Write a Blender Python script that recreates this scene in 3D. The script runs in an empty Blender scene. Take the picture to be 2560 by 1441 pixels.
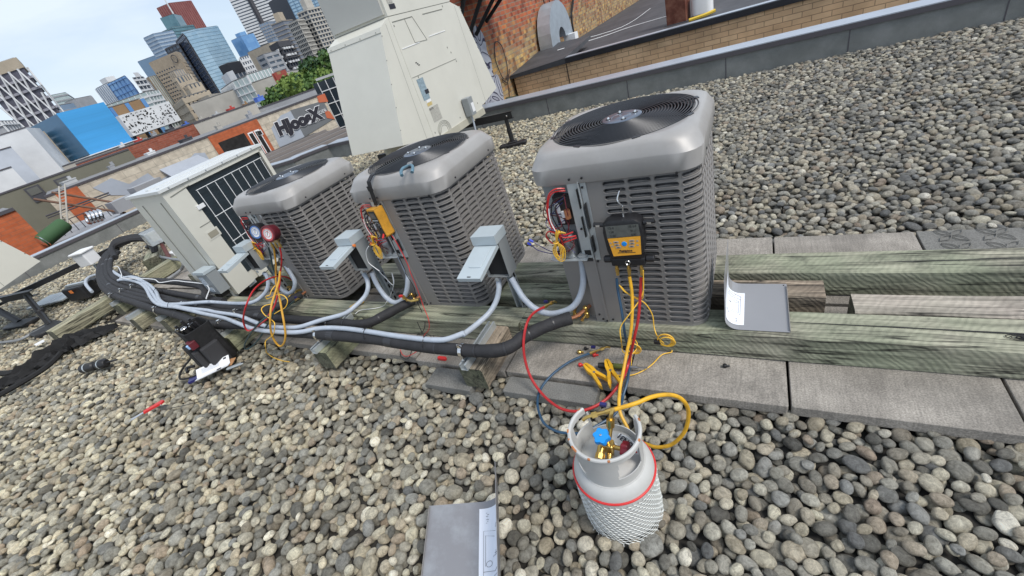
import bpy, bmesh, math, random
import numpy as np
from mathutils import Vector, Matrix, Euler
random.seed(7); RNG=np.random.default_rng(11)
R=math.radians
S=bpy.context.scene
COL=S.collection
# ---------------------------------------------------------------- camera
cam=bpy.data.cameras.new('camera'); camo=bpy.data.objects.new('camera',cam); COL.objects.link(camo)
CX=(0.87110445,0.01218032,-0.49094671); CY=(0.40151476,-0.59329335,0.69770259); CZ=(-0.28277717,-0.80489418,-0.52171105)
right=Vector((CX[0],CY[0],CZ[0])); down=Vector((CX[1],CY[1],CZ[1])); fwd=Vector((CX[2],CY[2],CZ[2]))
m=Matrix((( right.x,-down.x,-fwd.x,0),(right.y,-down.y,-fwd.y,0),(right.z,-down.z,-fwd.z,1.6),(0,0,0,1)))
camo.matrix_world=m
cam.sensor_width=36; cam.lens=1061.713/2560*36; cam.clip_start=.05; cam.clip_end=6000
S.camera=camo
# ---------------------------------------------------------------- world and sun
SUN_EL,SUN_AZ=R(52),R(102)   # azimuth clockwise from +Y
W=bpy.data.worlds.new('World'); S.world=W; W.use_nodes=True
nt=W.node_tree; nt.nodes.clear()
def N(nt,t,**k):
    n=nt.nodes.new(t)
    for a,b in k.items(): setattr(n,a,b)
    return n
out=N(nt,'ShaderNodeOutputWorld'); bg=N(nt,'ShaderNodeBackground'); sky=N(nt,'ShaderNodeTexSky',sky_type='NISHITA',sun_disc=False)
sky.sun_elevation=SUN_EL; sky.sun_rotation=SUN_AZ; sky.air_density=1.0; sky.dust_density=1.2; sky.ozone_density=1.5
tc=N(nt,'ShaderNodeTexCoord'); mp=N(nt,'ShaderNodeMapping'); mp.inputs['Scale'].default_value=(1.6,1.6,5.5); mp.inputs['Rotation'].default_value=(.12,.2,.6)
nz=N(nt,'ShaderNodeTexNoise'); nz.inputs['Scale'].default_value=1.7; nz.inputs['Detail'].default_value=7; nz.inputs['Roughness'].default_value=.52; nz.inputs['Distortion'].default_value=.35
cr=N(nt,'ShaderNodeValToRGB'); cr.color_ramp.elements[0].position=.40; cr.color_ramp.elements[0].color=(.55,.55,.55,1); cr.color_ramp.elements[1].position=.66; cr.color_ramp.elements[1].color=(.97,.97,.97,1)
mx=N(nt,'ShaderNodeMix',data_type='RGBA'); mx.inputs['B'].default_value=(6.1,6.9,7.9,1)
L=nt.links.new
L(tc.outputs['Generated'],mp.inputs['Vector']); L(mp.outputs['Vector'],nz.inputs['Vector']); L(nz.outputs['Fac'],cr.inputs['Fac'])
L(cr.outputs['Color'],mx.inputs['Factor']); L(sky.outputs['Color'],mx.inputs['A']); L(mx.outputs['Result'],bg.inputs['Color']); bg.inputs['Strength'].default_value=.115
L(bg.outputs['Background'],out.inputs['Surface'])
sun=bpy.data.lights.new('sun','SUN'); sun.energy=2.3; sun.angle=R(20); sun.color=(1,.95,.88)
suno=bpy.data.objects.new('sun',sun); COL.objects.link(suno)
d=Vector((math.sin(SUN_AZ)*math.cos(SUN_EL),math.cos(SUN_AZ)*math.cos(SUN_EL),math.sin(SUN_EL)))
suno.rotation_euler=d.to_track_quat('Z','Y').to_euler(); suno.location=(0,0,30)
vs=S.view_settings; vs.view_transform='Standard'; vs.look='None'; vs.gamma=1; vs.exposure=.27
S.render.film_transparent=False
try:
    S.cycles.max_bounces=6; S.cycles.diffuse_bounces=3; S.cycles.glossy_bounces=3; S.cycles.transmission_bounces=4
except Exception: pass
# ---------------------------------------------------------------- helpers
def mat(name,rgb,rough=.6,metal=0.,var=0.,scale=6.,bump=0.,bscale=60.,spec=None,stretch=(1,1,1),dirt=None,dirt_amt=0.,dirt_scale=2.,coat=0.,alpha=None):
    m=bpy.data.materials.new(name); m.use_nodes=True; t=m.node_tree; p=t.nodes['Principled BSDF']
    p.inputs['Roughness'].default_value=rough; p.inputs['Metallic'].default_value=metal
    if spec is not None: p.inputs['Specular IOR Level'].default_value=spec
    if coat: p.inputs['Coat Weight'].default_value=coat
    c=(*rgb,1); p.inputs['Base Color'].default_value=c
    if alpha is not None: p.inputs['Alpha'].default_value=alpha
    if var or bump or dirt_amt:
        tc=N(t,'ShaderNodeTexCoord'); mp=N(t,'ShaderNodeMapping'); mp.inputs['Scale'].default_value=stretch
        t.links.new(tc.outputs['Object'],mp.inputs['Vector'])
        last=None
        if var:
            n=N(t,'ShaderNodeTexNoise'); n.inputs['Scale'].default_value=scale; n.inputs['Detail'].default_value=6; n.inputs['Roughness'].default_value=.6
            t.links.new(mp.outputs['Vector'],n.inputs['Vector'])
            r=N(t,'ShaderNodeValToRGB'); r.color_ramp.elements[0].position=.3; r.color_ramp.elements[1].position=.7
            r.color_ramp.elements[0].color=tuple(max(0,v*(1-var)) for v in rgb)+(1,); r.color_ramp.elements[1].color=tuple(min(1,v*(1+var)) for v in rgb)+(1,)
            t.links.new(n.outputs['Fac'],r.inputs['Fac']); last=r.outputs['Color']
        if dirt_amt:
            n=N(t,'ShaderNodeTexNoise'); n.inputs['Scale'].default_value=dirt_scale; n.inputs['Detail'].default_value=8; n.inputs['Roughness'].default_value=.65
            t.links.new(mp.outputs['Vector'],n.inputs['Vector'])
            r=N(t,'ShaderNodeValToRGB'); r.color_ramp.elements[0].position=.45; r.color_ramp.elements[1].position=.72; r.color_ramp.elements[0].color=(0,0,0,1); r.color_ramp.elements[1].color=(dirt_amt,)*3+(1,)
            t.links.new(n.outputs['Fac'],r.inputs['Fac'])
            x=N(t,'ShaderNodeMix',data_type='RGBA'); x.inputs['B'].default_value=(*dirt,1); x.inputs['A'].default_value=c
            if last: t.links.new(last,x.inputs['A'])
            t.links.new(r.outputs['Color'],x.inputs['Factor']); last=x.outputs['Result']
        if last: t.links.new(last,p.inputs['Base Color'])
        if bump:
            n=N(t,'ShaderNodeTexNoise'); n.inputs['Scale'].default_value=bscale; n.inputs['Detail'].default_value=4
            t.links.new(mp.outputs['Vector'],n.inputs['Vector'])
            b=N(t,'ShaderNodeBump'); b.inputs['Strength'].default_value=bump; b.inputs['Distance'].default_value=.01
            t.links.new(n.outputs['Fac'],b.inputs['Height']); t.links.new(b.outputs['Normal'],p.inputs['Normal'])
    return m
class MB:
    def __init__(s): s.v=[]; s.f=[]; s.m=[]
    def add(s,v,f,mi=0):
        o=len(s.v); s.v+= [tuple(x) for x in v]; s.f+=[tuple(i+o for i in a) for a in f]; s.m+=[mi]*len(f); return s
    def box(s,c,sz,M=None,mi=0):
        x,y,z=[a/2 for a in sz]; v=[Vector((i*x,j*y,k*z)) for i in(-1,1) for j in(-1,1) for k in(-1,1)]
        if M is not None: v=[M@a for a in v]
        v=[a+Vector(c) for a in v]
        return s.add(v,[(0,1,3,2),(4,6,7,5),(0,4,5,1),(2,3,7,6),(0,2,6,4),(1,5,7,3)],mi)
    def bx(s,x0,x1,y0,y1,z0,z1,mi=0): return s.box(((x0+x1)/2,(y0+y1)/2,(z0+z1)/2),(x1-x0,y1-y0,z1-z0),None,mi)
    def rbox(s,c,sz,r,M=None,mi=0,seg=3,axis=2):
        """box with rounded edges along one axis"""
        ax=[0,1,2]; ax.remove(axis); a,b=sz[ax[0]]/2,sz[ax[1]]/2; h=sz[axis]/2; pts=[]
        for cx,cy,a0 in((a-r,b-r,0),(-a+r,b-r,90),(-a+r,-b+r,180),(a-r,-b+r,270)):
            for k in range(seg+1):
                t=R(a0+90*k/seg); pts.append((cx+r*math.cos(t),cy+r*math.sin(t)))
        n=len(pts); v=[]
        ch=min(r*.35,h*.5)
        for zz,sc in((-h,1),(-h+ch,0),(h-ch,0),(h,1)):
            for p in pts:
                q=[0,0,0]; q[ax[0]]=p[0]*(1-sc*ch/max(a,1e-6)); q[ax[1]]=p[1]*(1-sc*ch/max(b,1e-6)); q[axis]=zz; v.append(Vector(q))
        if M is not None: v=[M@x for x in v]
        v=[x+Vector(c) for x in v]; f=[]
        for L_ in range(3):
            for i in range(n): j=(i+1)%n; f.append((L_*n+i,L_*n+j,(L_+1)*n+j,(L_+1)*n+i))
        f.append(tuple(range(n))[::-1]); f.append(tuple(range(3*n,4*n)))
        return s.add(v,f,mi)
    def prism(s,poly,z0,z1,mi=0,M=None):
        n=len(poly); v=[Vector((p[0],p[1],z0)) for p in poly]+[Vector((p[0],p[1],z1)) for p in poly]
        if M is not None: v=[M@a for a in v]
        return s.add(v,[(i,(i+1)%n,n+(i+1)%n,n+i) for i in range(n)]+[tuple(range(n))[::-1],tuple(range(n,2*n))],mi)
    def rings(s,rs,closed=True,cap0=False,cap1=False,mi=0):
        n=len(rs[0]); v=[p for r in rs for p in r]; f=[]
        for k in range(len(rs)-1):
            for i in range(n if closed else n-1):
                j=(i+1)%n; f.append((k*n+i,k*n+j,(k+1)*n+j,(k+1)*n+i))
        if cap0: f.append(tuple(range(n))[::-1])
        if cap1: f.append(tuple(range((len(rs)-1)*n,len(rs)*n)))
        return s.add(v,f,mi)
    def lathe(s,prof,c=(0,0,0),seg=24,M=None,cap0=True,cap1=True,mi=0,a0=0,a1=360):
        full=abs(a1-a0-360)<1e-6; k=seg if full else seg+1; rs=[]
        for r,z in prof:
            ring=[Vector((r*math.cos(R(a0+(a1-a0)*i/seg)),r*math.sin(R(a0+(a1-a0)*i/seg)),z)) for i in range(k)]
            if M is not None: ring=[M@x for x in ring]
            rs.append([x+Vector(c) for x in ring])
        return s.rings(rs,full,cap0 and full,cap1 and full,mi)
    def cyl(s,p0,p1,r,seg=12,mi=0,r1=None):
        p0=Vector(p0);p1=Vector(p1);d=p1-p0;q=d.to_track_quat('Z','Y').to_matrix()
        return s.lathe([(r,0),(r if r1 is None else r1,d.length)],p0,seg,q,mi=mi)
    def tube(s,pts,r,seg=8,closed=False,res=5,mi=0,smooth=True):
        P_=[Vector(p) for p in pts]
        if smooth and len(P_)>2: P_=catmull(P_,res,closed)
        n=len(P_); rr=r if callable(r) else (lambda t:r)
        rs=[]; up=None
        for i,p in enumerate(P_):
            a=P_[(i-1)%n] if (closed or i>0) else p; b=P_[(i+1)%n] if (closed or i<n-1) else p
            t=(b-a)
            if t.length<1e-9: t=Vector((0,0,1))
            t.normalize()
            if up is None: up=t.orthogonal().normalized()
            up=(up-t*up.dot(t))
            if up.length<1e-6: up=t.orthogonal()
            up.normalize(); w=t.cross(up); q=rr(i/max(1,n-1))
            rs.append([p+q*(math.cos(2*math.pi*k/seg)*up+math.sin(2*math.pi*k/seg)*w) for k in range(seg)])
        if closed: rs.append(rs[0])
        return s.rings(rs,True,not closed,not closed,mi)
    def torus(s,c,Rr,r,seg=32,tseg=6,M=None,mi=0):
        rs=[]
        for k in range(tseg+1):
            a=2*math.pi*k/tseg; rs.append((Rr+r*math.cos(a),r*math.sin(a)))
        return s.lathe(rs,c,seg,M,False,False,mi)
    def build(s,name,m,parent=None,smooth=False,loc=None,auto=None):
        me=bpy.data.meshes.new(name); me.from_pydata([tuple(v) for v in s.v],[],s.f); 
        for x in (m if isinstance(m,(list,tuple)) else [m]): me.materials.append(x)
        if any(s.m): me.polygons.foreach_set('material_index',s.m)
        bm=bmesh.new(); bm.from_mesh(me); bmesh.ops.recalc_face_normals(bm,faces=bm.faces); bm.to_mesh(me); bm.free()
        if smooth:
            me.polygons.foreach_set('use_smooth',[True]*len(me.polygons))
            try: me.set_sharp_from_angle(angle=R(auto or 38))
            except Exception: pass
        me.update()
        o=bpy.data.objects.new(name,me); COL.objects.link(o)
        if parent is not None: o.parent=parent
        if loc is not None: o.location=loc
        return o
def catmull(P,res=5,closed=False):
    o=[]; n=len(P); rng=range(n if closed else n-1)
    for i in rng:
        g=lambda k:P[k%n] if closed else P[min(max(k,0),n-1)]
        a,b,c,d=g(i-1),g(i),g(i+1),g(i+2)
        for k in range(res):
            t=k/res; o.append(.5*((2*b)+(c-a)*t+(2*a-5*b+4*c-d)*t*t+(3*b-a-3*c+d)*t**3))
    if not closed: o.append(P[-1])
    return o
def tag(o,label=None,cat=None,group=None,kind=None):
    if label: o['label']=label
    if cat: o['category']=cat
    if group: o['group']=group
    if kind: o['kind']=kind
    return o
def empty(name,loc=(0,0,0),rz=0,label=None,cat=None,group=None):
    o=bpy.data.objects.new(name,None); COL.objects.link(o); o.location=loc; o.rotation_euler=(0,0,rz); o.empty_display_size=.1
    return tag(o,label,cat,group)
def copy_tree(o,parent=None):
    c=o.copy(); COL.objects.link(c); c.parent=parent
    for ch in list(o.children): copy_tree(ch,c)
    return c
def text(name,s,size,m,M,parent=None,ext=.0008,off=0.,align='CENTER',shear=0):
    cu=bpy.data.curves.new(name,'FONT'); cu.body=s; cu.size=size; cu.extrude=ext; cu.offset=off; cu.align_x=align; cu.align_y='CENTER'; cu.shear=shear; cu.resolution_u=4
    o=bpy.data.objects.new(name,cu); me=bpy.data.meshes.new_from_object(o); bpy.data.objects.remove(o); bpy.data.curves.remove(cu)
    me.name=name; me.materials.clear(); me.materials.append(m); me.transform(M)
    o=bpy.data.objects.new(name,me); COL.objects.link(o)
    if parent is not None: o.parent=parent
    return o
def frame(o,x,y):
    """matrix with given local x axis, y axis, origin"""
    x=Vector(x).normalized(); y=Vector(y); y=(y-x*y.dot(x)).normalized(); z=x.cross(y)
    return Matrix(((x.x,y.x,z.x,o[0]),(x.y,y.y,z.y,o[1]),(x.z,y.z,z.z,o[2]),(0,0,0,1)))
def rotz(a): return Matrix.Rotation(a,3,'Z')

# ---------------------------------------------------------------- materials
def srgb(h):
    h=h.lstrip('#'); v=[int(h[i:i+2],16)/255 for i in (0,2,4)]
    return tuple((x/12.92 if x<=.04045 else ((x+.055)/1.055)**2.4) for x in v)
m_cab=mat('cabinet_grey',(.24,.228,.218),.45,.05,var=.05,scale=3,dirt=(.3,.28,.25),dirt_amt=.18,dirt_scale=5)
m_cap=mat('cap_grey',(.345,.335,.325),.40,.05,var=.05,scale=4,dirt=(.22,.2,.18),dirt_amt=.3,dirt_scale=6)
m_galv=mat('galvanised',(.50,.54,.56),.38,.5,var=.1,scale=14)
m_dark=mat('dark_inside',(.012,.012,.013),.8)
m_fin=mat('coil_fins',(.11,.11,.115),.55,.3,var=.3,scale=30,stretch=(12,12,.6))
m_black=mat('black_plastic',(.014,.014,.016),.45,var=.2,scale=20)
m_rubber=mat('black_foam',(.022,.022,.025),.75,var=.25,scale=18,bump=.25,bscale=90)
m_tape=mat('black_tape',(.03,.03,.034),.4)
m_wire=mat('guard_wire',(.045,.048,.055),.38,.3)
m_hub=mat('hub_plate',(.16,.19,.24),.3,.6,var=.1,scale=20)
m_chrome=mat('bright_steel',(.75,.75,.75),.18,1)
m_brass=mat('brass',(.62,.42,.13),.28,.9,var=.15,scale=40)
m_copper=mat('copper',(.6,.26,.14),.35,.8,var=.3,scale=40)
m_cond=mat('conduit_grey',(.42,.47,.54),.42,var=.06,scale=25,dirt=(.25,.25,.26),dirt_amt=.3,dirt_scale=14)
m_condd=mat('old_conduit',(.22,.23,.24),.5,var=.1,scale=20)
m_box=mat('switchbox_grey',(.27,.29,.30),.42,.05,var=.05,scale=8)
m_boxl=mat('switchbox_lid',(.46,.52,.55),.35,.1,var=.04,scale=8)
m_beige=mat('beige_panel',(.62,.61,.545),.42,var=.03,scale=2,dirt=(.42,.41,.36),dirt_amt=.15,dirt_scale=3)
m_beiged=mat('beige_seam',(.22,.22,.19),.6)
m_white=mat('white_plastic',(.78,.79,.80),.4,var=.03,scale=9)
m_paper=mat('paper',(.78,.81,.88),.6)
m_ink=mat('ink',(.02,.02,.03),.6)
m_yell=mat('yellow_rubber',(.78,.42,.02),.45,var=.12,scale=60,dirt=(.2,.12,.02),dirt_amt=.6,dirt_scale=30)
m_yell2=mat('yellow_insulation',(.85,.50,.05),.4)
m_amber=mat('orange_holster',(.62,.30,.03),.5,var=.15,scale=30,dirt=(.2,.1,.02),dirt_amt=.5,dirt_scale=25)
m_amberface=mat('orange_face',(.90,.42,.04),.4)
m_red=mat('red_hose_rubber',(.42,.02,.022),.35,var=.1,scale=30)
m_redp=mat('red_plastic',(.60,.03,.03),.35)
m_wine=mat('dark_red_rubber',(.11,.012,.02),.5,var=.15,scale=30)
m_blue=mat('blue_hose_rubber',(.025,.07,.13),.4,var=.1,scale=30)
m_bluek=mat('blue_knob',(.01,.27,.75),.3)
m_navy=mat('navy_handle',(.02,.02,.12),.35)
m_teal=mat('dark_green_hose',(.02,.05,.055),.45)
m_lcd=mat('lcd',(.12,.125,.115),.12,var=.15,scale=40)
m_lcdseg=mat('lcd_segments',(.03,.032,.03),.3)
m_orangep=mat('orange_plastic',(.75,.22,.05),.4)
m_tank=mat('cylinder_paint',(.50,.50,.485),.42,var=.04,scale=12,dirt=(.33,.32,.30),dirt_amt=.3,dirt_scale=8)
m_rust=mat('rust',(.42,.16,.06),.8,var=.4,scale=60)
m_mesh=mat('net_sleeve',(.66,.68,.66),.5)
m_cloth=mat('black_cloth',(.012,.012,.013),.85,var=.3,scale=15,bump=.6,bscale=25)
m_glass=mat('clear_cover',(.55,.60,.63),.15,alpha=.55)
m_brown=mat('brown_pole',(.10,.035,.03),.5,var=.2,scale=20)
m_card=mat('cardboard',(.42,.22,.10),.8)
m_greytex=mat('grey_fabric',(.035,.035,.038),.9)
m_pliers=mat('plier_grip',(.10,.19,.25),.45,var=.15,scale=60)
m_steel=mat('worn_steel',(.35,.36,.37),.35,.8,var=.2,scale=40)
def wood(name,base,green,dark,blotch=.5):
    m=bpy.data.materials.new(name); m.use_nodes=True; t=m.node_tree; p=t.nodes['Principled BSDF']; p.inputs['Roughness'].default_value=.85
    L=t.links.new; tc=N(t,'ShaderNodeTexCoord'); oi=N(t,'ShaderNodeObjectInfo'); ad=N(t,'ShaderNodeVectorMath',operation='ADD')
    ml=N(t,'ShaderNodeMath',operation='MULTIPLY'); ml.inputs[1].default_value=37; L(oi.outputs['Random'],ml.inputs[0])
    L(tc.outputs['Object'],ad.inputs[0]); L(ml.outputs[0],ad.inputs[1])
    mp=N(t,'ShaderNodeMapping'); mp.inputs['Scale'].default_value=(1.2,16,16); L(ad.outputs[0],mp.inputs['Vector'])
    n=N(t,'ShaderNodeTexNoise'); n.inputs['Scale'].default_value=2.2; n.inputs['Detail'].default_value=8; n.inputs['Roughness'].default_value=.62; n.inputs['Distortion'].default_value=.5; L(mp.outputs['Vector'],n.inputs['Vector'])
    r=N(t,'ShaderNodeValToRGB'); e=r.color_ramp.elements; e[0].position=.28; e[0].color=(*[x*.45 for x in base],1); e[1].position=.72; e[1].color=(*[x*1.35 for x in base],1)
    q=e.new(.5); q.color=(*base,1); L(n.outputs['Fac'],r.inputs['Fac'])
    # green copper tint, broad
    n2=N(t,'ShaderNodeTexNoise'); n2.inputs['Scale'].default_value=3; n2.inputs['Detail'].default_value=5; L(ad.outputs[0],n2.inputs['Vector'])
    r2=N(t,'ShaderNodeValToRGB'); r2.color_ramp.elements[0].position=.38; r2.color_ramp.elements[1].position=.62; r2.color_ramp.elements[1].color=(.8,.8,.8,1); L(n2.outputs['Fac'],r2.inputs['Fac'])
    x=N(t,'ShaderNodeMix',data_type='RGBA',blend_type='MIX'); x.inputs['B'].default_value=(*green,1); L(r2.outputs['Color'],x.inputs['Factor']); L(r.outputs['Color'],x.inputs['A'])
    mu=N(t,'ShaderNodeMix',data_type='RGBA',blend_type='MULTIPLY'); mu.inputs['Factor'].default_value=.75
    r3=N(t,'ShaderNodeValToRGB'); r3.color_ramp.elements[0].position=.3; r3.color_ramp.elements[0].color=(.45,.45,.45,1); r3.color_ramp.elements[1].position=.62; r3.color_ramp.elements[1].color=(1.15,1.15,1.15,1); L(n.outputs['Fac'],r3.inputs['Fac'])
    L(x.outputs['Result'],mu.inputs['A']); L(r3.outputs['Color'],mu.inputs['B'])
    # saw marks: diagonal waves
    mp2=N(t,'ShaderNodeMapping'); mp2.inputs['Rotation'].default_value=(.5,.5,.75); mp2.inputs['Scale'].default_value=(1,1,1); L(ad.outputs[0],mp2.inputs['Vector'])
    w=N(t,'ShaderNodeTexWave',bands_direction='X'); w.inputs['Scale'].default_value=17; w.inputs['Distortion'].default_value=7.5; w.inputs['Detail'].default_value=3; w.inputs['Detail Scale'].default_value=.8; L(mp2.outputs['Vector'],w.inputs['Vector'])
    r4=N(t,'ShaderNodeValToRGB'); r4.color_ramp.elements[0].color=(.72,.72,.72,1); r4.color_ramp.elements[1].color=(1.1,1.1,1.1,1); L(w.outputs['Fac'],r4.inputs['Fac'])
    mu2=N(t,'ShaderNodeMix',data_type='RGBA',blend_type='MULTIPLY'); mu2.inputs['Factor'].default_value=.30; L(mu.outputs['Result'],mu2.inputs['A']); L(r4.outputs['Color'],mu2.inputs['B'])
    # dark mould blotches
    n4=N(t,'ShaderNodeTexNoise'); n4.inputs['Scale'].default_value=5; n4.inputs['Detail'].default_value=9; n4.inputs['Roughness'].default_value=.7; L(ad.outputs[0],n4.inputs['Vector'])
    r5=N(t,'ShaderNodeValToRGB'); r5.color_ramp.elements[0].position=.52; r5.color_ramp.elements[1].position=.74; r5.color_ramp.elements[1].color=(blotch,)*3+(1,); L(n4.outputs['Fac'],r5.inputs['Fac'])
    x2=N(t,'ShaderNodeMix',data_type='RGBA'); x2.inputs['B'].default_value=(*dark,1); L(r5.outputs['Color'],x2.inputs['Factor']); L(mu2.outputs['Result'],x2.inputs['A'])
    # long cracks
    mp3=N(t,'ShaderNodeMapping'); mp3.inputs['Scale'].default_value=(.5,9,9); L(ad.outputs[0],mp3.inputs['Vector'])
    n5=N(t,'ShaderNodeTexNoise'); n5.inputs['Scale'].default_value=1.3; n5.inputs['Detail'].default_value=3; L(mp3.outputs['Vector'],n5.inputs['Vector'])
    ab=N(t,'ShaderNodeMath',operation='SUBTRACT'); ab.inputs[1].default_value=.5; L(n5.outputs['Fac'],ab.inputs[0]); ab2=N(t,'ShaderNodeMath',operation='ABSOLUTE'); L(ab.outputs[0],ab2.inputs[0])
    ck=N(t,'ShaderNodeMapRange'); ck.inputs['From Min'].default_value=0; ck.inputs['From Max'].default_value=.016; ck.inputs['To Min'].default_value=.12; ck.inputs['To Max'].default_value=1; L(ab2.outputs[0],ck.inputs['Value'])
    x3=N(t,'ShaderNodeMix',data_type='RGBA',blend_type='MULTIPLY'); x3.inputs['Factor'].default_value=1; L(x2.outputs['Result'],x3.inputs['A']); L(ck.outputs['Result'],x3.inputs['B'])
    L(x3.outputs['Result'],p.inputs['Base Color'])
    b=N(t,'ShaderNodeBump'); b.inputs['Strength'].default_value=.5; b.inputs['Distance'].default_value=.006; mm=N(t,'ShaderNodeMath',operation='ADD'); L(n.outputs['Fac'],mm.inputs[0]); mw=N(t,'ShaderNodeMath',operation='MULTIPLY'); mw.inputs[1].default_value=.35; L(w.outputs['Fac'],mw.inputs[0]); L(mw.outputs[0],mm.inputs[1])
    L(mm.outputs[0],b.inputs['Height']); L(b.outputs['Normal'],p.inputs['Normal'])
    return m
m_wood=wood('treated_timber',(.34,.325,.25),(.265,.29,.20),(.03,.035,.025),.75)
m_woodb=wood('brown_timber',(.30,.24,.18),(.24,.21,.16),(.04,.03,.02),.5)
m_woodw=wood('grey_timber',(.40,.35,.30),(.37,.34,.28),(.07,.05,.04),.35)
m_woods=wood('sleeper_timber',(.32,.30,.21),(.27,.285,.18),(.03,.03,.02),.7)
m_endg=wood('end_grain',(.13,.125,.09),(.10,.11,.07),(.02,.02,.015),.8)
def concrete(name,c1,c2,speck=.5,stain=(.09,.09,.09),sa=.5,lines=False):
    m=bpy.data.materials.new(name); m.use_nodes=True; t=m.node_tree; p=t.nodes['Principled BSDF']; p.inputs['Roughness'].default_value=.9
    L=t.links.new; tc=N(t,'ShaderNodeTexCoord'); ge=N(t,'ShaderNodeNewGeometry')
    n=N(t,'ShaderNodeTexNoise'); n.inputs['Scale'].default_value=4; n.inputs['Detail'].default_value=8; n.inputs['Roughness'].default_value=.6; L(ge.outputs['Position'],n.inputs['Vector'])
    r=N(t,'ShaderNodeValToRGB'); r.color_ramp.elements[0].position=.35; r.color_ramp.elements[0].color=(*c1,1); r.color_ramp.elements[1].position=.68; r.color_ramp.elements[1].color=(*c2,1); L(n.outputs['Fac'],r.inputs['Fac'])
    n2=N(t,'ShaderNodeTexNoise'); n2.inputs['Scale'].default_value=170; n2.inputs['Detail'].default_value=3; L(ge.outputs['Position'],n2.inputs['Vector'])
    r2=N(t,'ShaderNodeValToRGB'); r2.color_ramp.elements[0].position=.35; r2.color_ramp.elements[0].color=(1-speck,)*3+(1,); r2.color_ramp.elements[1].position=.65; r2.color_ramp.elements[1].color=(1+speck*.5,)*3+(1,); L(n2.outputs['Fac'],r2.inputs['Fac'])
    mu=N(t,'ShaderNodeMix',data_type='RGBA',blend_type='MULTIPLY'); mu.inputs['Factor'].default_value=1; L(r.outputs['Color'],mu.inputs['A']); L(r2.outputs['Color'],mu.inputs['B']); last=mu.outputs['Result']; hgt=n2.outputs['Fac']
    n3=N(t,'ShaderNodeTexNoise'); n3.inputs['Scale'].default_value=2.1; n3.inputs['Detail'].default_value=9; n3.inputs['Roughness'].default_value=.7; L(ge.outputs['Position'],n3.inputs['Vector'])
    r3=N(t,'ShaderNodeValToRGB'); r3.color_ramp.elements[0].position=.48; r3.color_ramp.elements[1].position=.75; r3.color_ramp.elements[1].color=(sa,)*3+(1,); L(n3.outputs['Fac'],r3.inputs['Fac'])
    x=N(t,'ShaderNodeMix',data_type='RGBA'); x.inputs['B'].default_value=(*stain,1); L(r3.outputs['Color'],x.inputs['Factor']); L(last,x.inputs['A']); last=x.outputs['Result']
    if lines:
        mp=N(t,'ShaderNodeMapping'); mp.inputs['Scale'].default_value=(90,6,6); L(ge.outputs['Position'],mp.inputs['Vector'])
        n5=N(t,'ShaderNodeTexNoise'); n5.inputs['Scale'].default_value=1.5; n5.inputs['Detail'].default_value=4; L(mp.outputs['Vector'],n5.inputs['Vector'])
        r5=N(t,'ShaderNodeValToRGB'); r5.color_ramp.elements[0].position=.3; r5.color_ramp.elements[0].color=(.8,.8,.8,1); r5.color_ramp.elements[1].position=.7; r5.color_ramp.elements[1].color=(1.12,1.12,1.12,1); L(n5.outputs['Fac'],r5.inputs['Fac'])
        x2=N(t,'ShaderNodeMix',data_type='RGBA',blend_type='MULTIPLY'); x2.inputs['Factor'].default_value=.8; L(last,x2.inputs['A']); L(r5.outputs['Color'],x2.inputs['B']); last=x2.outputs['Result']
    L(last,p.inputs['Base Color'])
    b=N(t,'ShaderNodeBump'); b.inputs['Strength'].default_value=.45; b.inputs['Distance'].default_value=.004; L(hgt,b.inputs['Height']); L(b.outputs['Normal'],p.inputs['Normal'])
    return m
m_paver=concrete('paver_concrete',(.23,.21,.185),(.42,.385,.34),.30,(.10,.095,.085),.6,True)
m_paver2=concrete('paver_dark',(.15,.15,.14),(.24,.235,.22),.3,(.08,.08,.075),.6)
m_parap=concrete('parapet_concrete',(.16,.17,.165),(.235,.245,.24),.2,(.11,.115,.115),.5)
m_capl=mat('parapet_flashing',(.42,.46,.52),.35,.3,var=.06,scale=3)
m_capd=mat('flashing_fascia',(.075,.07,.08),.5)
m_roofm=mat('roof_membrane',(.05,.052,.058),.7,var=.25,scale=2,dirt=(.12,.12,.13),dirt_amt=.5,dirt_scale=1.2)
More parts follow.
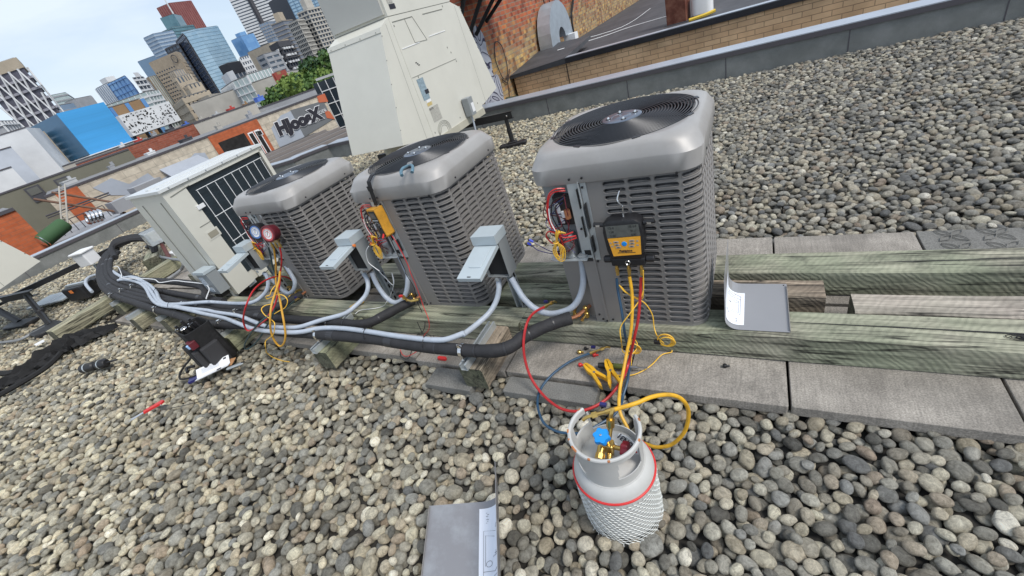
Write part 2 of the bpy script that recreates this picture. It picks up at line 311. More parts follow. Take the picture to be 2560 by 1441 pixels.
def brick(name,c1,c2,mortar,axes,scale,w=.5,h=.25,msize=.02,off=.5,extra=None,bump=.4,rough=.9):
    """axes: which world axes feed brick u,v e.g. 'xz' or 'yz'"""
    m=bpy.data.materials.new(name); m.use_nodes=True; t=m.node_tree; p=t.nodes['Principled BSDF']; p.inputs['Roughness'].default_value=rough
    L=t.links.new; ge=N(t,'ShaderNodeNewGeometry'); sp=N(t,'ShaderNodeSeparateXYZ'); cb=N(t,'ShaderNodeCombineXYZ'); L(ge.outputs['Position'],sp.inputs[0])
    L(sp.outputs[axes[0].upper()],cb.inputs[0]); L(sp.outputs[axes[1].upper()],cb.inputs[1])
    b=N(t,'ShaderNodeTexBrick'); b.inputs['Scale'].default_value=scale; b.inputs['Brick Width'].default_value=w; b.inputs['Row Height'].default_value=h; b.inputs['Mortar Size'].default_value=msize; b.offset=off
    b.inputs['Color1'].default_value=(*c1,1); b.inputs['Color2'].default_value=(*c2,1); b.inputs['Mortar'].default_value=(*mortar,1); L(cb.outputs[0],b.inputs['Vector'])
    n=N(t,'ShaderNodeTexNoise'); n.inputs['Scale'].default_value=3; n.inputs['Detail'].default_value=8; L(ge.outputs['Position'],n.inputs['Vector'])
    r=N(t,'ShaderNodeValToRGB'); r.color_ramp.elements[0].position=.3; r.color_ramp.elements[0].color=(.78,.78,.78,1); r.color_ramp.elements[1].position=.7; r.color_ramp.elements[1].color=(1.15,1.15,1.15,1); L(n.outputs['Fac'],r.inputs['Fac'])
    x=N(t,'ShaderNodeMix',data_type='RGBA',blend_type='MULTIPLY'); x.inputs['Factor'].default_value=1; L(b.outputs['Color'],x.inputs['A']); L(r.outputs['Color'],x.inputs['B'])
    last=x.outputs['Result']
    if extra: last=extra(t,ge,sp,b,last)
    L(last,p.inputs['Base Color'])
    bu=N(t,'ShaderNodeBump'); bu.inputs['Strength'].default_value=bump; bu.inputs['Distance'].default_value=.01; bu.invert=True; L(b.outputs['Fac'],bu.inputs['Height']); L(bu.outputs['Normal'],p.inputs['Normal'])
    return m
m_tan=brick('tan_brick',(.64,.41,.23),(.74,.50,.29),(.34,.22,.13),'xz',1,.27,.088,.006,.5)
m_cind=brick('cinder_block',(.50,.44,.35),(.58,.52,.42),(.42,.38,.31),'yz',1,.9,.42,.025,.5,bump=.2)
m_obr=brick('orange_brick',(.42,.10,.035),(.50,.13,.05),(.35,.12,.06),'yz',1,.4,.13,.012,.5,bump=.2)
m_rbr=brick('red_brick',(.26,.07,.04),(.32,.10,.06),(.28,.13,.1),'yz',1,.6,.2,.02,.5,bump=.2)
def mural_extra(t,ge,sp,b,last):
    L=t.links.new
    # third brick colour: red patches high up, via big noise + height
    b2=N(t,'ShaderNodeTexBrick'); b2.inputs['Scale'].default_value=1; b2.inputs['Brick Width'].default_value=.24; b2.inputs['Row Height'].default_value=.085; b2.inputs['Mortar Size'].default_value=.01
    b2.inputs['Color1'].default_value=(.40,.11,.05,1); b2.inputs['Color2'].default_value=(.30,.085,.05,1); b2.inputs['Mortar'].default_value=(.24,.19,.14,1)
    cb=N(t,'ShaderNodeCombineXYZ'); L(sp.outputs['Y'],cb.inputs[0]); L(sp.outputs['Z'],cb.inputs[1]); L(cb.outputs[0],b2.inputs['Vector'])
    n=N(t,'ShaderNodeTexNoise'); n.inputs['Scale'].default_value=1.1; n.inputs['Detail'].default_value=5; L(ge.outputs['Position'],n.inputs['Vector'])
    a=N(t,'ShaderNodeMath',operation='MULTIPLY_ADD'); a.inputs[1].default_value=.55; a.inputs[2].default_value=-.45; L(sp.outputs['Z'],a.inputs[0])
    a2=N(t,'ShaderNodeMath',operation='ADD'); L(a.outputs[0],a2.inputs[0]); L(n.outputs['Fac'],a2.inputs[1])
    mr=N(t,'ShaderNodeMapRange'); mr.inputs['From Min'].default_value=.62; mr.inputs['From Max'].default_value=.85; L(a2.outputs[0],mr.inputs['Value'])
    x=N(t,'ShaderNodeMix',data_type='RGBA'); L(mr.outputs[0],x.inputs['Factor']); L(last,x.inputs['A']); L(b2.outputs['Color'],x.inputs['B'])
    # odd bricks of other tones
    vo=N(t,'ShaderNodeTexWhiteNoise',noise_dimensions='2D'); sn=N(t,'ShaderNodeVectorMath',operation='SNAP'); sn.inputs[1].default_value=(.12,.085,1); L(cb.outputs[0],sn.inputs[0]); L(sn.outputs[0],vo.inputs['Vector'])
    rr=N(t,'ShaderNodeValToRGB'); rr.color_ramp.interpolation='CONSTANT'; e=rr.color_ramp.elements; e[0].color=(.55,.45,.4,1); e[1].position=.12; e[1].color=(1,1,1,1); q=e.new(.7); q.color=(1.35,1.2,.85,1); q=e.new(.9); q.color=(.75,.5,.4,1)
    L(vo.outputs['Value'],rr.inputs['Fac']); x1=N(t,'ShaderNodeMix',data_type='RGBA',blend_type='MULTIPLY'); x1.inputs['Factor'].default_value=.85; L(x.outputs['Result'],x1.inputs['A']); L(rr.outputs['Color'],x1.inputs['B'])
    return x1.outputs['Result']
m_mural=brick('old_brick',(.42,.30,.14),(.30,.17,.09),(.26,.21,.15),'yz',1,.24,.085,.01,.5,extra=mural_extra)
# sprayed paint with swirling dark line work
def spray(name,c1,c2,line,scale,lw):
    m=bpy.data.materials.new(name); m.use_nodes=True; t=m.node_tree; p=t.nodes['Principled BSDF']; p.inputs['Roughness'].default_value=.7; L=t.links.new
    ge=N(t,'ShaderNodeNewGeometry'); n=N(t,'ShaderNodeTexNoise'); n.inputs['Scale'].default_value=scale; n.inputs['Detail'].default_value=1.2; n.inputs['Distortion'].default_value=2.2; L(ge.outputs['Position'],n.inputs['Vector'])
    w=N(t,'ShaderNodeMath',operation='MULTIPLY'); w.inputs[1].default_value=9; L(n.outputs['Fac'],w.inputs[0]); f=N(t,'ShaderNodeMath',operation='FRACT'); L(w.outputs[0],f.inputs[0])
    r=N(t,'ShaderNodeValToRGB'); e=r.color_ramp.elements; e[0].color=(*line,1); e[1].position=1; e[1].color=(*c2,1); q=e.new(lw); q.color=(*line,1); q=e.new(lw+.05); q.color=(*c1,1); L(f.outputs[0],r.inputs['Fac'])
    L(r.outputs['Color'],p.inputs['Base Color']); return m
m_spray=spray('mural_paint',(.45,.47,.52),(.30,.31,.37),(.03,.025,.06),1.1,.22)
def glassmat(name,c1,c2,cell,rough=.12,metal=.25):
    m=bpy.data.materials.new(name); m.use_nodes=True; t=m.node_tree; p=t.nodes['Principled BSDF']; p.inputs['Roughness'].default_value=rough; p.inputs['Metallic'].default_value=metal; L=t.links.new
    ge=N(t,'ShaderNodeNewGeometry'); sn=N(t,'ShaderNodeVectorMath',operation='SNAP'); sn.inputs[1].default_value=cell; L(ge.outputs['Position'],sn.inputs[0])
    wn=N(t,'ShaderNodeTexWhiteNoise'); L(sn.outputs[0],wn.inputs['Vector']); n=N(t,'ShaderNodeTexNoise'); n.inputs['Scale'].default_value=.02/max(.01,cell[2]/4); n.inputs['Detail'].default_value=3; L(ge.outputs['Position'],n.inputs['Vector'])
    ad=N(t,'ShaderNodeMath',operation='MULTIPLY_ADD'); ad.inputs[1].default_value=.45; L(wn.outputs['Value'],ad.inputs[0]); mr=N(t,'ShaderNodeMapRange'); mr.inputs['From Min'].default_value=.35; mr.inputs['From Max'].default_value=.65; mr.inputs['To Max'].default_value=.6; L(n.outputs['Fac'],mr.inputs['Value']); L(mr.outputs[0],ad.inputs[2])
    x=N(t,'ShaderNodeMix',data_type='RGBA'); x.inputs['A'].default_value=(*c1,1); x.inputs['B'].default_value=(*c2,1); L(ad.outputs[0],x.inputs['Factor']); L(x.outputs['Result'],p.inputs['Base Color']); return m
G_dark=glassmat('dark_glass',(.03,.04,.06),(.10,.13,.17),(3,3,3.6))
G_blue=glassmat('blue_glass',(.07,.20,.45),(.20,.38,.62),(4,4,4))
G_lblue=glassmat('pale_blue_glass',(.22,.36,.48),(.38,.52,.62),(4,4,4),.2)
G_teal=glassmat('teal_glass',(.06,.14,.18),(.14,.26,.30),(4,4,4))
G_steel=glassmat('steel_blue_glass',(.16,.23,.33),(.25,.34,.45),(4,4,4),.3)
G_red=glassmat('red_granite',(.20,.075,.07),(.30,.13,.115),(4,4,5),.4,.05)
G_pale=glassmat('pale_green_glass',(.30,.38,.38),(.50,.56,.55),(3,3,3),.2)
def flat(name,c,rough=.8): return mat(name,c,rough,var=.12,scale=.4)
F_white=flat('white_cladding',(.62,.63,.64)); F_beige=flat('beige_stone',(.40,.34,.26)); F_conc=flat('beige_concrete',(.42,.40,.36)); F_grey=flat('grey_concrete',(.30,.31,.33)); F_dgrey=flat('charcoal_panel',(.06,.06,.07))
F_brown=flat('brown_panel',(.27,.17,.09)); F_olive=flat('olive_stucco',(.15,.145,.11)); F_cube=mat('blue_cladding',(.05,.30,.62),.45,var=.14,scale=.3,stretch=(.05,.05,3)); F_cubes=mat('blue_metal',(.045,.15,.27),.35,.3,var=.12,scale=.3)
F_roof=flat('flat_roof',(.20,.20,.205)); F_lroof=flat('pale_roof',(.42,.43,.44)); F_greenr=flat('tank_green',(.045,.11,.045)); F_or=flat('orange_cladding',(.5,.13,.06)); F_yel=flat('yellow_paint',(.65,.45,.05)); F_redp=flat('red_paint',(.45,.06,.05)); F_bluep=flat('blue_paint',(.08,.16,.5))

# ---------------------------------------------------------------- ground, roof
def struct(o): return tag(o,kind='structure')
g=MB(); n=40; 
g.add([(-3000,-3000,-14),(3000,-3000,-14),(3000,3000,-14),(-3000,3000,-14)],[(0,1,2,3)]); struct(g.build('city_ground',flat('city_ground_mat',(.12,.12,.12))))
bed=mat('roof_bed',(.035,.033,.03),.95,var=.3,scale=30)
PL=[(-14.2,-6.0),(-13.05,2.6),(-12.9,4.9),(-9.785,6.24),(-9.12,6.47),(-9.10,6.72),(-8.70,7.2)]   # inner foot of the left parapet
roofpoly=[(-14.2,-6),(6.2,-6),(6.2,7.2)]+PL[::-1][:-1]
r=MB(); r.prism(roofpoly,-14,-.045); struct(r.build('roof_deck',bed))
# parapets: concrete upstand + flashing
def parapet(name,path,out,h,label):
    """path inner foot line, out = outward offset vectors per vertex"""
    t=empty(name,(0,0,0),0,label,'parapet')
    c=MB();f=MB();fd=MB()
    for i in range(len(path)-1):
        a,b=Vector((*path[i],0)),Vector((*path[i+1],0)); oa,ob=Vector((*out[i],0)),Vector((*out[i+1],0))
        q=[a,b,b+ob*.30,a+oa*.30]; c.prism(q,-.3,h-.004)
        q=[a-oa*.02,b-ob*.02,b+ob*.36,a+oa*.36]; f.prism(q,h,h+.012)
        q=[a-oa*.024,b-ob*.024,b-ob*.002,a-oa*.002]; fd.prism(q,h-.06,h-.001)
        q=[a+oa*.345,b+ob*.345,b+ob*.362,a+oa*.362]; fd.prism(q,h-.12,h-.001)
    c.build('upstand',m_parap,t); f.build('flashing',m_capl,t); fd.build('fascia',m_capd,t)
    for i in range(len(path)-1):
        a,b=Vector((*path[i],0)),Vector((*path[i+1],0)); L_=(b-a).length
        k=1.5
        while k<L_:
            p=a+(b-a)*k/L_; dirv=(b-a).normalized(); nn=Vector((*out[i],0)).normalized()
            j=MB(); j.box(p+Vector((0,0,.12))-nn*.0,(.012,.006,.27),Matrix((dirv,nn,Vector((0,0,1)))).transposed()); j.build('joint',m_capd,t); k+=1.37
    return t
parapet('roof_parapet',[(-8.7,7.2),(6.2,7.2)],[(0,1),(0,1)],.325,'long grey concrete parapet with flashing cap in front of the tan brick wall')
nrm=[(-1,.12),(-1,.05),(-.75,.6),(-.45,.8),(-.9,.4),(-.95,.2),(-.9,.35)]
parapet('roof_parapet',PL,nrm,.325,'angled grey concrete parapet at the left edge of the gravel roof')
# ---------------------------------------------------------------- gravel
def pebble_mesh(k):
    bm=bmesh.new(); bmesh.ops.create_icosphere(bm,subdivisions=3,radius=1); rg=np.random.default_rng(100+k)
    dirs=rg.normal(size=(7,3)); dirs/=np.linalg.norm(dirs,axis=1)[:,None]; amp=rg.uniform(-.22,.20,7); sh=rg.uniform(1.2,3.0,7)
    flat_=rg.normal(size=(3,3)); flat_/=np.linalg.norm(flat_,axis=1)[:,None]; cut=rg.uniform(.72,.93,3)
    for v in bm.verts:
        p=np.array(v.co); r=1+sum(a*np.exp(s*(p@d_-1)*2) for a,s,d_ in zip(amp,sh,dirs)); p=p*r
        for d_,c in zip(flat_,cut):
            t=p@d_
            if t>c: p=p-d_*(t-c)*.75
        v.co=p*np.array((1,rg_y[k],rg_z[k]))
    me=bpy.data.meshes.new('pebble'); bm.to_mesh(me); bm.free(); me.polygons.foreach_set('use_smooth',[True]*len(me.polygons)); me.materials.append(m_peb); return me
rg_y=[.78,.66,.84,.7,.9,.6,.74,.82,.68,.88,.72,.8]; rg_z=[.55,.5,.6,.45,.66,.52,.42,.58,.62,.5,.56,.48]
m_peb=bpy.data.materials.new('river_pebble'); m_peb.use_nodes=True
def _peb():
    t=m_peb.node_tree; p=t.nodes['Principled BSDF']; p.inputs['Roughness'].default_value=.62; p.inputs['Specular IOR Level'].default_value=.35; L=t.links.new
    at=N(t,'ShaderNodeAttribute',attribute_type='INSTANCER',attribute_name='tone'); aw=N(t,'ShaderNodeAttribute',attribute_type='INSTANCER',attribute_name='side_tint')
    r=N(t,'ShaderNodeValToRGB'); r.color_ramp.interpolation='LINEAR'; e=r.color_ramp.elements
    st=[(0,'#605f5c'),(.07,'#85827c'),(.15,'#a19e96'),(.23,'#767779'),(.31,'#b3afa5'),(.39,'#90887d'),(.47,'#c4beb1'),(.55,'#9a9b9c'),(.63,'#d5cfbf'),(.70,'#aa9f8d'),(.78,'#e0dac8'),(.85,'#a59587'),(.93,'#d0c6b3'),(1,'#f6f1e6')]
    e[0].position=0; e[0].color=(*srgb(st[0][1]),1); e[1].position=1; e[1].color=(*srgb(st[-1][1]),1)
    for po,c in st[1:-1]: q=e.new(po); q.color=(*srgb(c),1)
    L(at.outputs['Fac'],r.inputs['Fac'])
    tc=N(t,'ShaderNodeTexCoord'); oi=N(t,'ShaderNodeObjectInfo'); v=N(t,'ShaderNodeVectorMath',operation='ADD'); s=N(t,'ShaderNodeMath',operation='MULTIPLY'); s.inputs[1].default_value=53; L(oi.outputs['Random'],s.inputs[0]); L(tc.outputs['Object'],v.inputs[0]); L(s.outputs[0],v.inputs[1])
    n=N(t,'ShaderNodeTexNoise'); n.inputs['Scale'].default_value=1.7; n.inputs['Detail'].default_value=9; n.inputs['Roughness'].default_value=.78; n.inputs['Distortion'].default_value=.6; L(v.outputs[0],n.inputs['Vector'])
    r2=N(t,'ShaderNodeValToRGB'); r2.color_ramp.elements[0].position=.3; r2.color_ramp.elements[0].color=(.34,.33,.32,1); r2.color_ramp.elements[1].position=.64; r2.color_ramp.elements[1].color=(1.36,1.35,1.33,1); L(n.outputs['Fac'],r2.inputs['Fac'])
    x=N(t,'ShaderNodeMix',data_type='RGBA',blend_type='MULTIPLY'); x.inputs['Factor'].default_value=1.0; L(r.outputs['Color'],x.inputs['A']); L(r2.outputs['Color'],x.inputs['B'])
    # pale lichen / lime spots
    n3=N(t,'ShaderNodeTexNoise'); n3.inputs['Scale'].default_value=7; n3.inputs['Detail'].default_value=6; n3.inputs['Roughness'].default_value=.8; L(v.outputs[0],n3.inputs['Vector'])
    r3=N(t,'ShaderNodeValToRGB'); r3.color_ramp.elements[0].position=.58; r3.color_ramp.elements[1].position=.68; r3.color_ramp.elements[1].color=(.65,.65,.65,1); L(n3.outputs['Fac'],r3.inputs['Fac'])
    x3=N(t,'ShaderNodeMix',data_type='RGBA'); x3.inputs['B'].default_value=(.42,.40,.36,1); L(r3.outputs['Color'],x3.inputs['Factor']); L(x.outputs['Result'],x3.inputs['A'])
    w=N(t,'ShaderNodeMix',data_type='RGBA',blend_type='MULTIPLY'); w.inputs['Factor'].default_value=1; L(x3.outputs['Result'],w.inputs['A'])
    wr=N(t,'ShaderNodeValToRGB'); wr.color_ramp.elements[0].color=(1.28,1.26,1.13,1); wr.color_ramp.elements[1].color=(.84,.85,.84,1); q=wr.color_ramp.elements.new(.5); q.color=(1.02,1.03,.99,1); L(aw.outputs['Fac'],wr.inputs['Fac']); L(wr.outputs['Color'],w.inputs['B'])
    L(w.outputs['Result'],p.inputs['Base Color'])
    b=N(t,'ShaderNodeBump'); b.inputs['Strength'].default_value=.6; b.inputs['Distance'].default_value=.2; L(n3.outputs['Fac'],b.inputs['Height']); L(b.outputs['Normal'],p.inputs['Normal'])
_peb()
pc=bpy.data.collections.new('pebble_kinds')
for k in range(12): pc.objects.link(bpy.data.objects.new('pebble_kind_%02d'%k,pebble_mesh(k)))
def pebble_tile(T=1.6,n=1950):
    res=.005; G=int(T/res); H=np.zeros((G,G)); out=[]; rg=np.random.default_rng(5)
    sizes=np.sort(np.exp(rg.normal(np.log(.0262),.21,n)).clip(.016,.041))[::-1]
    sizes=np.concatenate([sizes[::2],sizes[1::2]])  # two passes large to small
    for a in sizes:
        k=rg.integers(12); b=a*rg_y[k]; c=a*rg_z[k]; yaw=rg.uniform(0,math.pi); w=int(a/res)+1
        jj,ii=np.meshgrid(np.arange(-w,w+1),np.arange(-w,w+1)); X=jj*res; Y=ii*res
        u=(X*math.cos(yaw)+Y*math.sin(yaw))/a; v_=(-X*math.sin(yaw)+Y*math.cos(yaw))/b; q=u*u+v_*v_; msk=q<.92; dz=c*np.sqrt(np.clip(1-q,0,1)); jm,im,dm=jj[msk],ii[msk],dz[msk]
        best=None
        for _ in range(14):
            ci,cj=rg.integers(G,size=2); h=H[(im+ci)%G,(jm+cj)%G]; z=np.max(h+dm*.82)
            if best is None or z<best[0]: best=(z,ci,cj)
        z,ci,cj=best; I=(im+ci)%G; J=(jm+cj)%G; H[I,J]=np.maximum(H[I,J],z+dm)
        out.append((cj*res,ci*res,z,a,k,yaw))
    o=np.array(out); o[:,2]-=np.percentile(H,60); return o
tile=pebble_tile(); T=1.6
Hm=Matrix(((CX[0],CX[1],CX[2]),(CY[0],CY[1],CY[2]),(CZ[0],CZ[1],CZ[2]))) # world->cam rows
def inroof(x,y):
    return y<7.17 and (x>-8.7 or (y<6.4+(x+9.1)*.45-.0 and x>-13.1))
pts=[];
CAMP=np.array([0,0,1.6]); Rr=np.array([CX,CY,CZ]).T
for ix in range(-9,5):
    for iy in range(-1,5):
        x=tile[:,0]+ix*T; y=tile[:,1]+iy*T
        P3=np.stack([x,y,tile[:,2]],1); q=(P3-CAMP)@Rr.T; ok=(q[:,2]>.25)&(np.abs(q[:,0]/q[:,2])<1.35+1.2/np.maximum(q[:,2],.3))&(np.abs(q[:,1]/q[:,2])<.8+1.2/np.maximum(q[:,2],.3))
        ok&=(y<7.16)&((x>-8.68)|((x>-13.0)&(y<6.35+(x+9.1)*.42)))
        ok&=~((x>-6.85)&(y>1.345)&(y<2.60)); ok&=x<6.1
        for i in np.nonzero(ok)[0]: pts.append((x[i],y[i],tile[i,2],tile[i,3],tile[i,4],tile[i,5]))
A_=np.array(pts); print('pebbles',len(A_))
me=bpy.data.meshes.new('gravel'); me.vertices.add(len(A_)); me.vertices.foreach_set('co',A_[:,:3].astype(np.float32).ravel())
def attr(n,t,arr):
    a=me.attributes.new(n,t,'POINT'); a.data.foreach_set({'FLOAT':'value','INT':'value','FLOAT_VECTOR':'vector'}[t],arr.ravel())
nn=len(A_); rg=np.random.default_rng(3)
attr('rot','FLOAT_VECTOR',np.stack([rg.normal(0,.26,nn),rg.normal(0,.26,nn),A_[:,5]+np.pi*rg.integers(0,2,nn)],1).astype(np.float32))
attr('scl','FLOAT_VECTOR',np.repeat(A_[:,3:4],3,1).astype(np.float32)*1.04)
attr('idx','INT',A_[:,4].astype(np.int32))
attr('tone','FLOAT',np.clip(rg.beta(1.05,1.15,nn),0,1).astype(np.float32))
side_tint=np.clip((A_[:,0]+3.6)/3.6,0,1)*.5+np.clip((A_[:,0]+1.2)/2.4,0,1)*.28+np.where(A_[:,1]>2.6,np.clip((A_[:,0]+3)/4,0,1)*.28,0)+rg.normal(0,.07,nn)  # position tint: paler and warmer at left, darker to the right and rear
attr('side_tint','FLOAT',np.clip(side_tint,0,1).astype(np.float32))
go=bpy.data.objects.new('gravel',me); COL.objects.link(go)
ng=bpy.data.node_groups.new('scatter','GeometryNodeTree'); ng.interface.new_socket('Geometry',in_out='INPUT',socket_type='NodeSocketGeometry'); ng.interface.new_socket('Geometry',in_out='OUTPUT',socket_type='NodeSocketGeometry')
gi=N(ng,'NodeGroupInput'); gout=N(ng,'NodeGroupOutput'); iop=N(ng,'GeometryNodeInstanceOnPoints'); ci=N(ng,'GeometryNodeCollectionInfo'); ci.inputs['Collection'].default_value=pc; ci.inputs['Separate Children'].default_value=True; ci.inputs['Reset Children'].default_value=True
def na(n,t): a=N(ng,'GeometryNodeInputNamedAttribute',data_type=t); a.inputs['Name'].default_value=n; return a
ar,as_,ai=na('rot','FLOAT_VECTOR'),na('scl','FLOAT_VECTOR'),na('idx','INT'); er=N(ng,'FunctionNodeEulerToRotation')
ng.links.new(gi.outputs[0],iop.inputs['Points']); ng.links.new(ci.outputs[0],iop.inputs['Instance']); iop.inputs['Pick Instance'].default_value=True
ng.links.new(ai.outputs['Attribute'],iop.inputs['Instance Index']); ng.links.new(ar.outputs['Attribute'],er.inputs[0]); ng.links.new(er.outputs[0],iop.inputs['Rotation']); ng.links.new(as_.outputs['Attribute'],iop.inputs['Scale']); ng.links.new(iop.outputs[0],gout.inputs[0])
md=go.modifiers.new('scatter','NODES'); md.node_group=ng
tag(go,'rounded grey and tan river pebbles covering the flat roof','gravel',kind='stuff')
# ---------------------------------------------------------------- pavers
k=0; pg='concrete paving slabs under the timbers'
def paver(x0,x1,y0,y1,m,label,z=.05):
    b=MB(); zj=z+random.uniform(-.003,.003); b.rbox(((x0+x1)/2,(y0+y1)/2,zj-.025),(x1-x0-.010,y1-y0-.010,.05),.006,seg=1); o=b.build('paving_slab',m); tag(o,label,'paving slab',pg); return o
xs=[.138+.647*i for i in range(-11,7)]
for i,x0 in enumerate(xs):
    x1=x0+.647
    if x1<-6.3: continue
    x0_=max(x0,-6.9)
    pos='right end of the row' if x0>.7 else 'at the right of the rightmost condenser' if x0>0 else 'in front of the rightmost condenser' if x0>-.6 else 'beside the copper pipe end' if x0>-1.2 else 'at the splintered sleeper near the bend of the black pipe' if x0>-1.8 else 'before the middle condenser' if x0>-3 else 'behind the black tool bag' if x0>-4 else 'below the bundle of black pipes' if x0>-5.5 else 'at the far left end by the log'
    n_=len([1 for q in xs[:i] if q+.647>=-6.3])
    paver(x0_,x1,1.315+.02*(x0<-2)-.0*n_,1.965,m_paver,'front row concrete slab %s, slab number %d from the left'%(pos,n_+1))
    if x0>-6.9:
        dk=x0>.75
        o=paver(x0_-.027,x1-.027,1.985,2.635,m_paver2 if dk else m_paver,('dark rear slab with pressed leaf pattern, number %d from the left' if dk else 'rear row concrete slab behind the timbers, slab number %d from the left')%(n_+1))
        if dk:
            l=MB()
            for a in range(4):
                for c in range(3):
                    for q in range(4):
                        an=R(45+90*q); cx,cy=x0+.1+a*.16,2.31+c*.13
                        pts_=[(cx+.075*t*math.cos(an)+.016*math.sin(math.pi*t)*s_*-math.sin(an),cy+.075*t*math.sin(an)+.016*math.sin(math.pi*t)*s_*math.cos(an),.0545) for s_ in (1,-1) for t in ([0,.25,.5,.75,1] if s_==1 else [1,.75,.5,.25,0])]
                        l.tube(pts_,.0022,5,True,2)
            l.build('leaf_pattern',m_paver2,o)
# second row of slabs under the left end, and a ribbon slab
for (x0,x1,y0,y1,lb) in [(-6.9,-6.25,1.985,2.6,'pale slab under the looping grey conduit at the far left'),(-1.62,-1.3,1.16,1.305,'small dark slab half buried in pebbles before the splintered sleeper'),(-1.12,-.62,1.19,1.305,'thin dark slab strip beside the red hose')]:
    paver(x0,x1,y0,y1,m_paver2 if y1<1.4 else m_paver,lb,.04)
# ---------------------------------------------------------------- timbers
def timber(name,c,L_,w,h,yaw,m,label,group=None,taper=0,kn=True,cat='timber'):
    b=MB(); nseg=14; rs=[]; rg=random.Random(hash(label)%1000 if False else len(label)*7+int(abs(c[0])*10))
    r_=.008
    for i in range(nseg+1):
        x=-L_/2+L_*i/nseg; jy,jz=rg.uniform(-.0025,.0025),rg.uniform(-.002,.002); a,bb=w/2+jy,h/2+jz
        rs.append([Vector((x,p,q)) for p,q in [(-a+r_,-bb),(a-r_,-bb),(a,-bb+r_),(a,bb-r_),(a-r_,bb),(-a+r_,bb),(-a,bb-r_),(-a,-bb+r_)]])
    b.rings(rs); n=8; o0=len(b.v)
    b.f.append(tuple(range(8))[::-1]); b.m.append(1); b.f.append(tuple(range(nseg*8,nseg*8+8))); b.m.append(1)
    o=b.build(name,[m,m_endg]); o.location=c; o.rotation_euler=(0,0,yaw); tag(o,label,cat,group); return o
tz=.05+.0705
TG='long treated timbers carrying the condensers'
timber('timber_beam',(1.16,1.656,tz),4.58,.178,.141,0,m_wood,'front beam from the copper pipe end rightward, under the curved grey panel',TG)
timber('timber_beam',(-3.42,1.622,tz),4.58,.165,.141,0,m_wood,'front beam on the left, under the left and middle condensers',TG)
timber('timber_beam',(1.55,2.137,tz),4.6,.178,.141,0,m_wood,'bright green rear beam running right beyond the rightmost condenser',TG)
timber('timber_beam',(-.93,2.10,tz),1.2,.17,.141,0,m_wood,'rear beam between the middle and rightmost condensers',TG)
timber('timber_beam',(-3.7,2.13,tz),4.2,.17,.141,0,m_wood,'rear beam under the left and middle condensers',TG)
timber('timber_block',(-.22,1.918,tz),1.02,.137,.141,0,m_woodb,'short brown timber whose sawn end shows behind the curved grey panel',TG)
timber('timber_beam',(1.55,1.822,tz-.002),2.34,.133,.139,0,m_woodw,'pale weathered beam with knots laid against the front beam at right',TG)
timber('timber_beam',(-1.05,1.93,tz-.02),1.0,.15,.10,0,m_wood,'lower middle beam seen through the gap between middle and rightmost condensers',TG)
timber('timber_beam',(-2.55,2.38,tz+.0),1.2,.14,.141,0,m_wood,'hindmost beam behind the middle condenser',TG)
# splits and knots in the right hand beams
def split(parent,pts_,w,name='split'):
    b=MB(); P_=catmull([Vector(p) for p in pts_],8); rg=random.Random(len(P_)); v=[]; n=len(P_)
    up_=[];dn_=[]
    for i,p in enumerate(P_): k=w*(.25+.75*math.sin(math.pi*i/(n-1)))*rg.uniform(.6,1.1); up_.append(p+Vector((0,k,0))); dn_.append(p-Vector((0,k*rg.uniform(.4,1),0)))
    b.rings([up_,dn_],closed=False); return b.build(name,m_dark,parent)
def knot(parent,x,y,z,r):
    b=MB(); rg=random.Random(3)
    for k in range(4): b.tube([(x+r*(k+1)/4*1.7*math.cos(a)*rg.uniform(.9,1.1),y+r*(k+1)/4*.62*math.sin(a),z) for a in [i*.7 for i in range(9)]],.0014+.001*(k<2),4,True,3)
    b.lathe([(r*.3,.0),(r*.3,.0008)],(x,y,z),10); b.build('knot',m_dark,parent)
bs=[o for o in COL.objects if o.name.startswith('timber_beam') or o.name.startswith('timber_block')]
fr_=bpy.data.objects['timber_beam']; split(fr_,[(-1.05,.010,.0732),(-.6,.004,.0732),(-.2,-.004,.0732),(.1,-.010,.0732),(.4,-.004,.0732)],.0045); split(fr_,[(-2.2,-.03,.0732),(-1.9,-.028,.0732),(-1.5,-.036,.0732)],.003); knot(fr_,-.33,-.02,.0732,.028)
rr_=bpy.data.objects['timber_beam.002']; split(rr_,[(-1.2,-.02,.0732),(-.9,-.012,.0732),(-.5,.0,.0732),(-.1,.004,.0732)],.0032); split(rr_,[(-2.2,.02,.0732),(-1.7,.03,.0732)],.002)
SG='sleepers holding up the pipes'
def sleeper(x,y0,y1,label,m=None,yaw=0,w=.14,z0=.04,strut=True):
    L_=y1-y0; timber('sleeper',(x,(y0+y1)/2,z0+.07),L_,w,.14,R(90)+yaw,m or m_woods,label,SG)
    if strut:
        s=MB(); zz=z0+.1405
        s.bx(-L_/2-.015,L_/2-.01,-.0205,.0205,0,.0025); s.bx(-L_/2-.015,L_/2-.01,-.0205,-.018,.0025,.041); s.bx(-L_/2-.015,L_/2-.01,.018,.0205,.0025,.041); s.bx(-L_/2-.015,L_/2-.01,-.018,-.010,.0385,.041); s.bx(-L_/2-.015,L_/2-.01,.010,.018,.0385,.041)
        o=s.build('strut_channel',m_galv); o.location=(x-.02,(y0+y1)/2,zz); o.rotation_euler=(0,0,R(90)+yaw); tag(o,'galvanised strut channel on the '+label.split(' sleeper')[0]+' sleeper','strut channel','strut channels on the sleepers')
sleeper(-1.265,1.195,1.535,'splintered brown sleeper with a dark knot nearest the rightmost condenser',m_woodb)
sleeper(-2.44,1.17,1.53,'pale green sleeper before the left front of the middle condenser')
sleeper(-3.62,1.19,1.53,'mossy sleeper touching the black tool bag')
sleeper(-4.90,1.30,1.53,'stained sleeper under the bend of the three conduits')
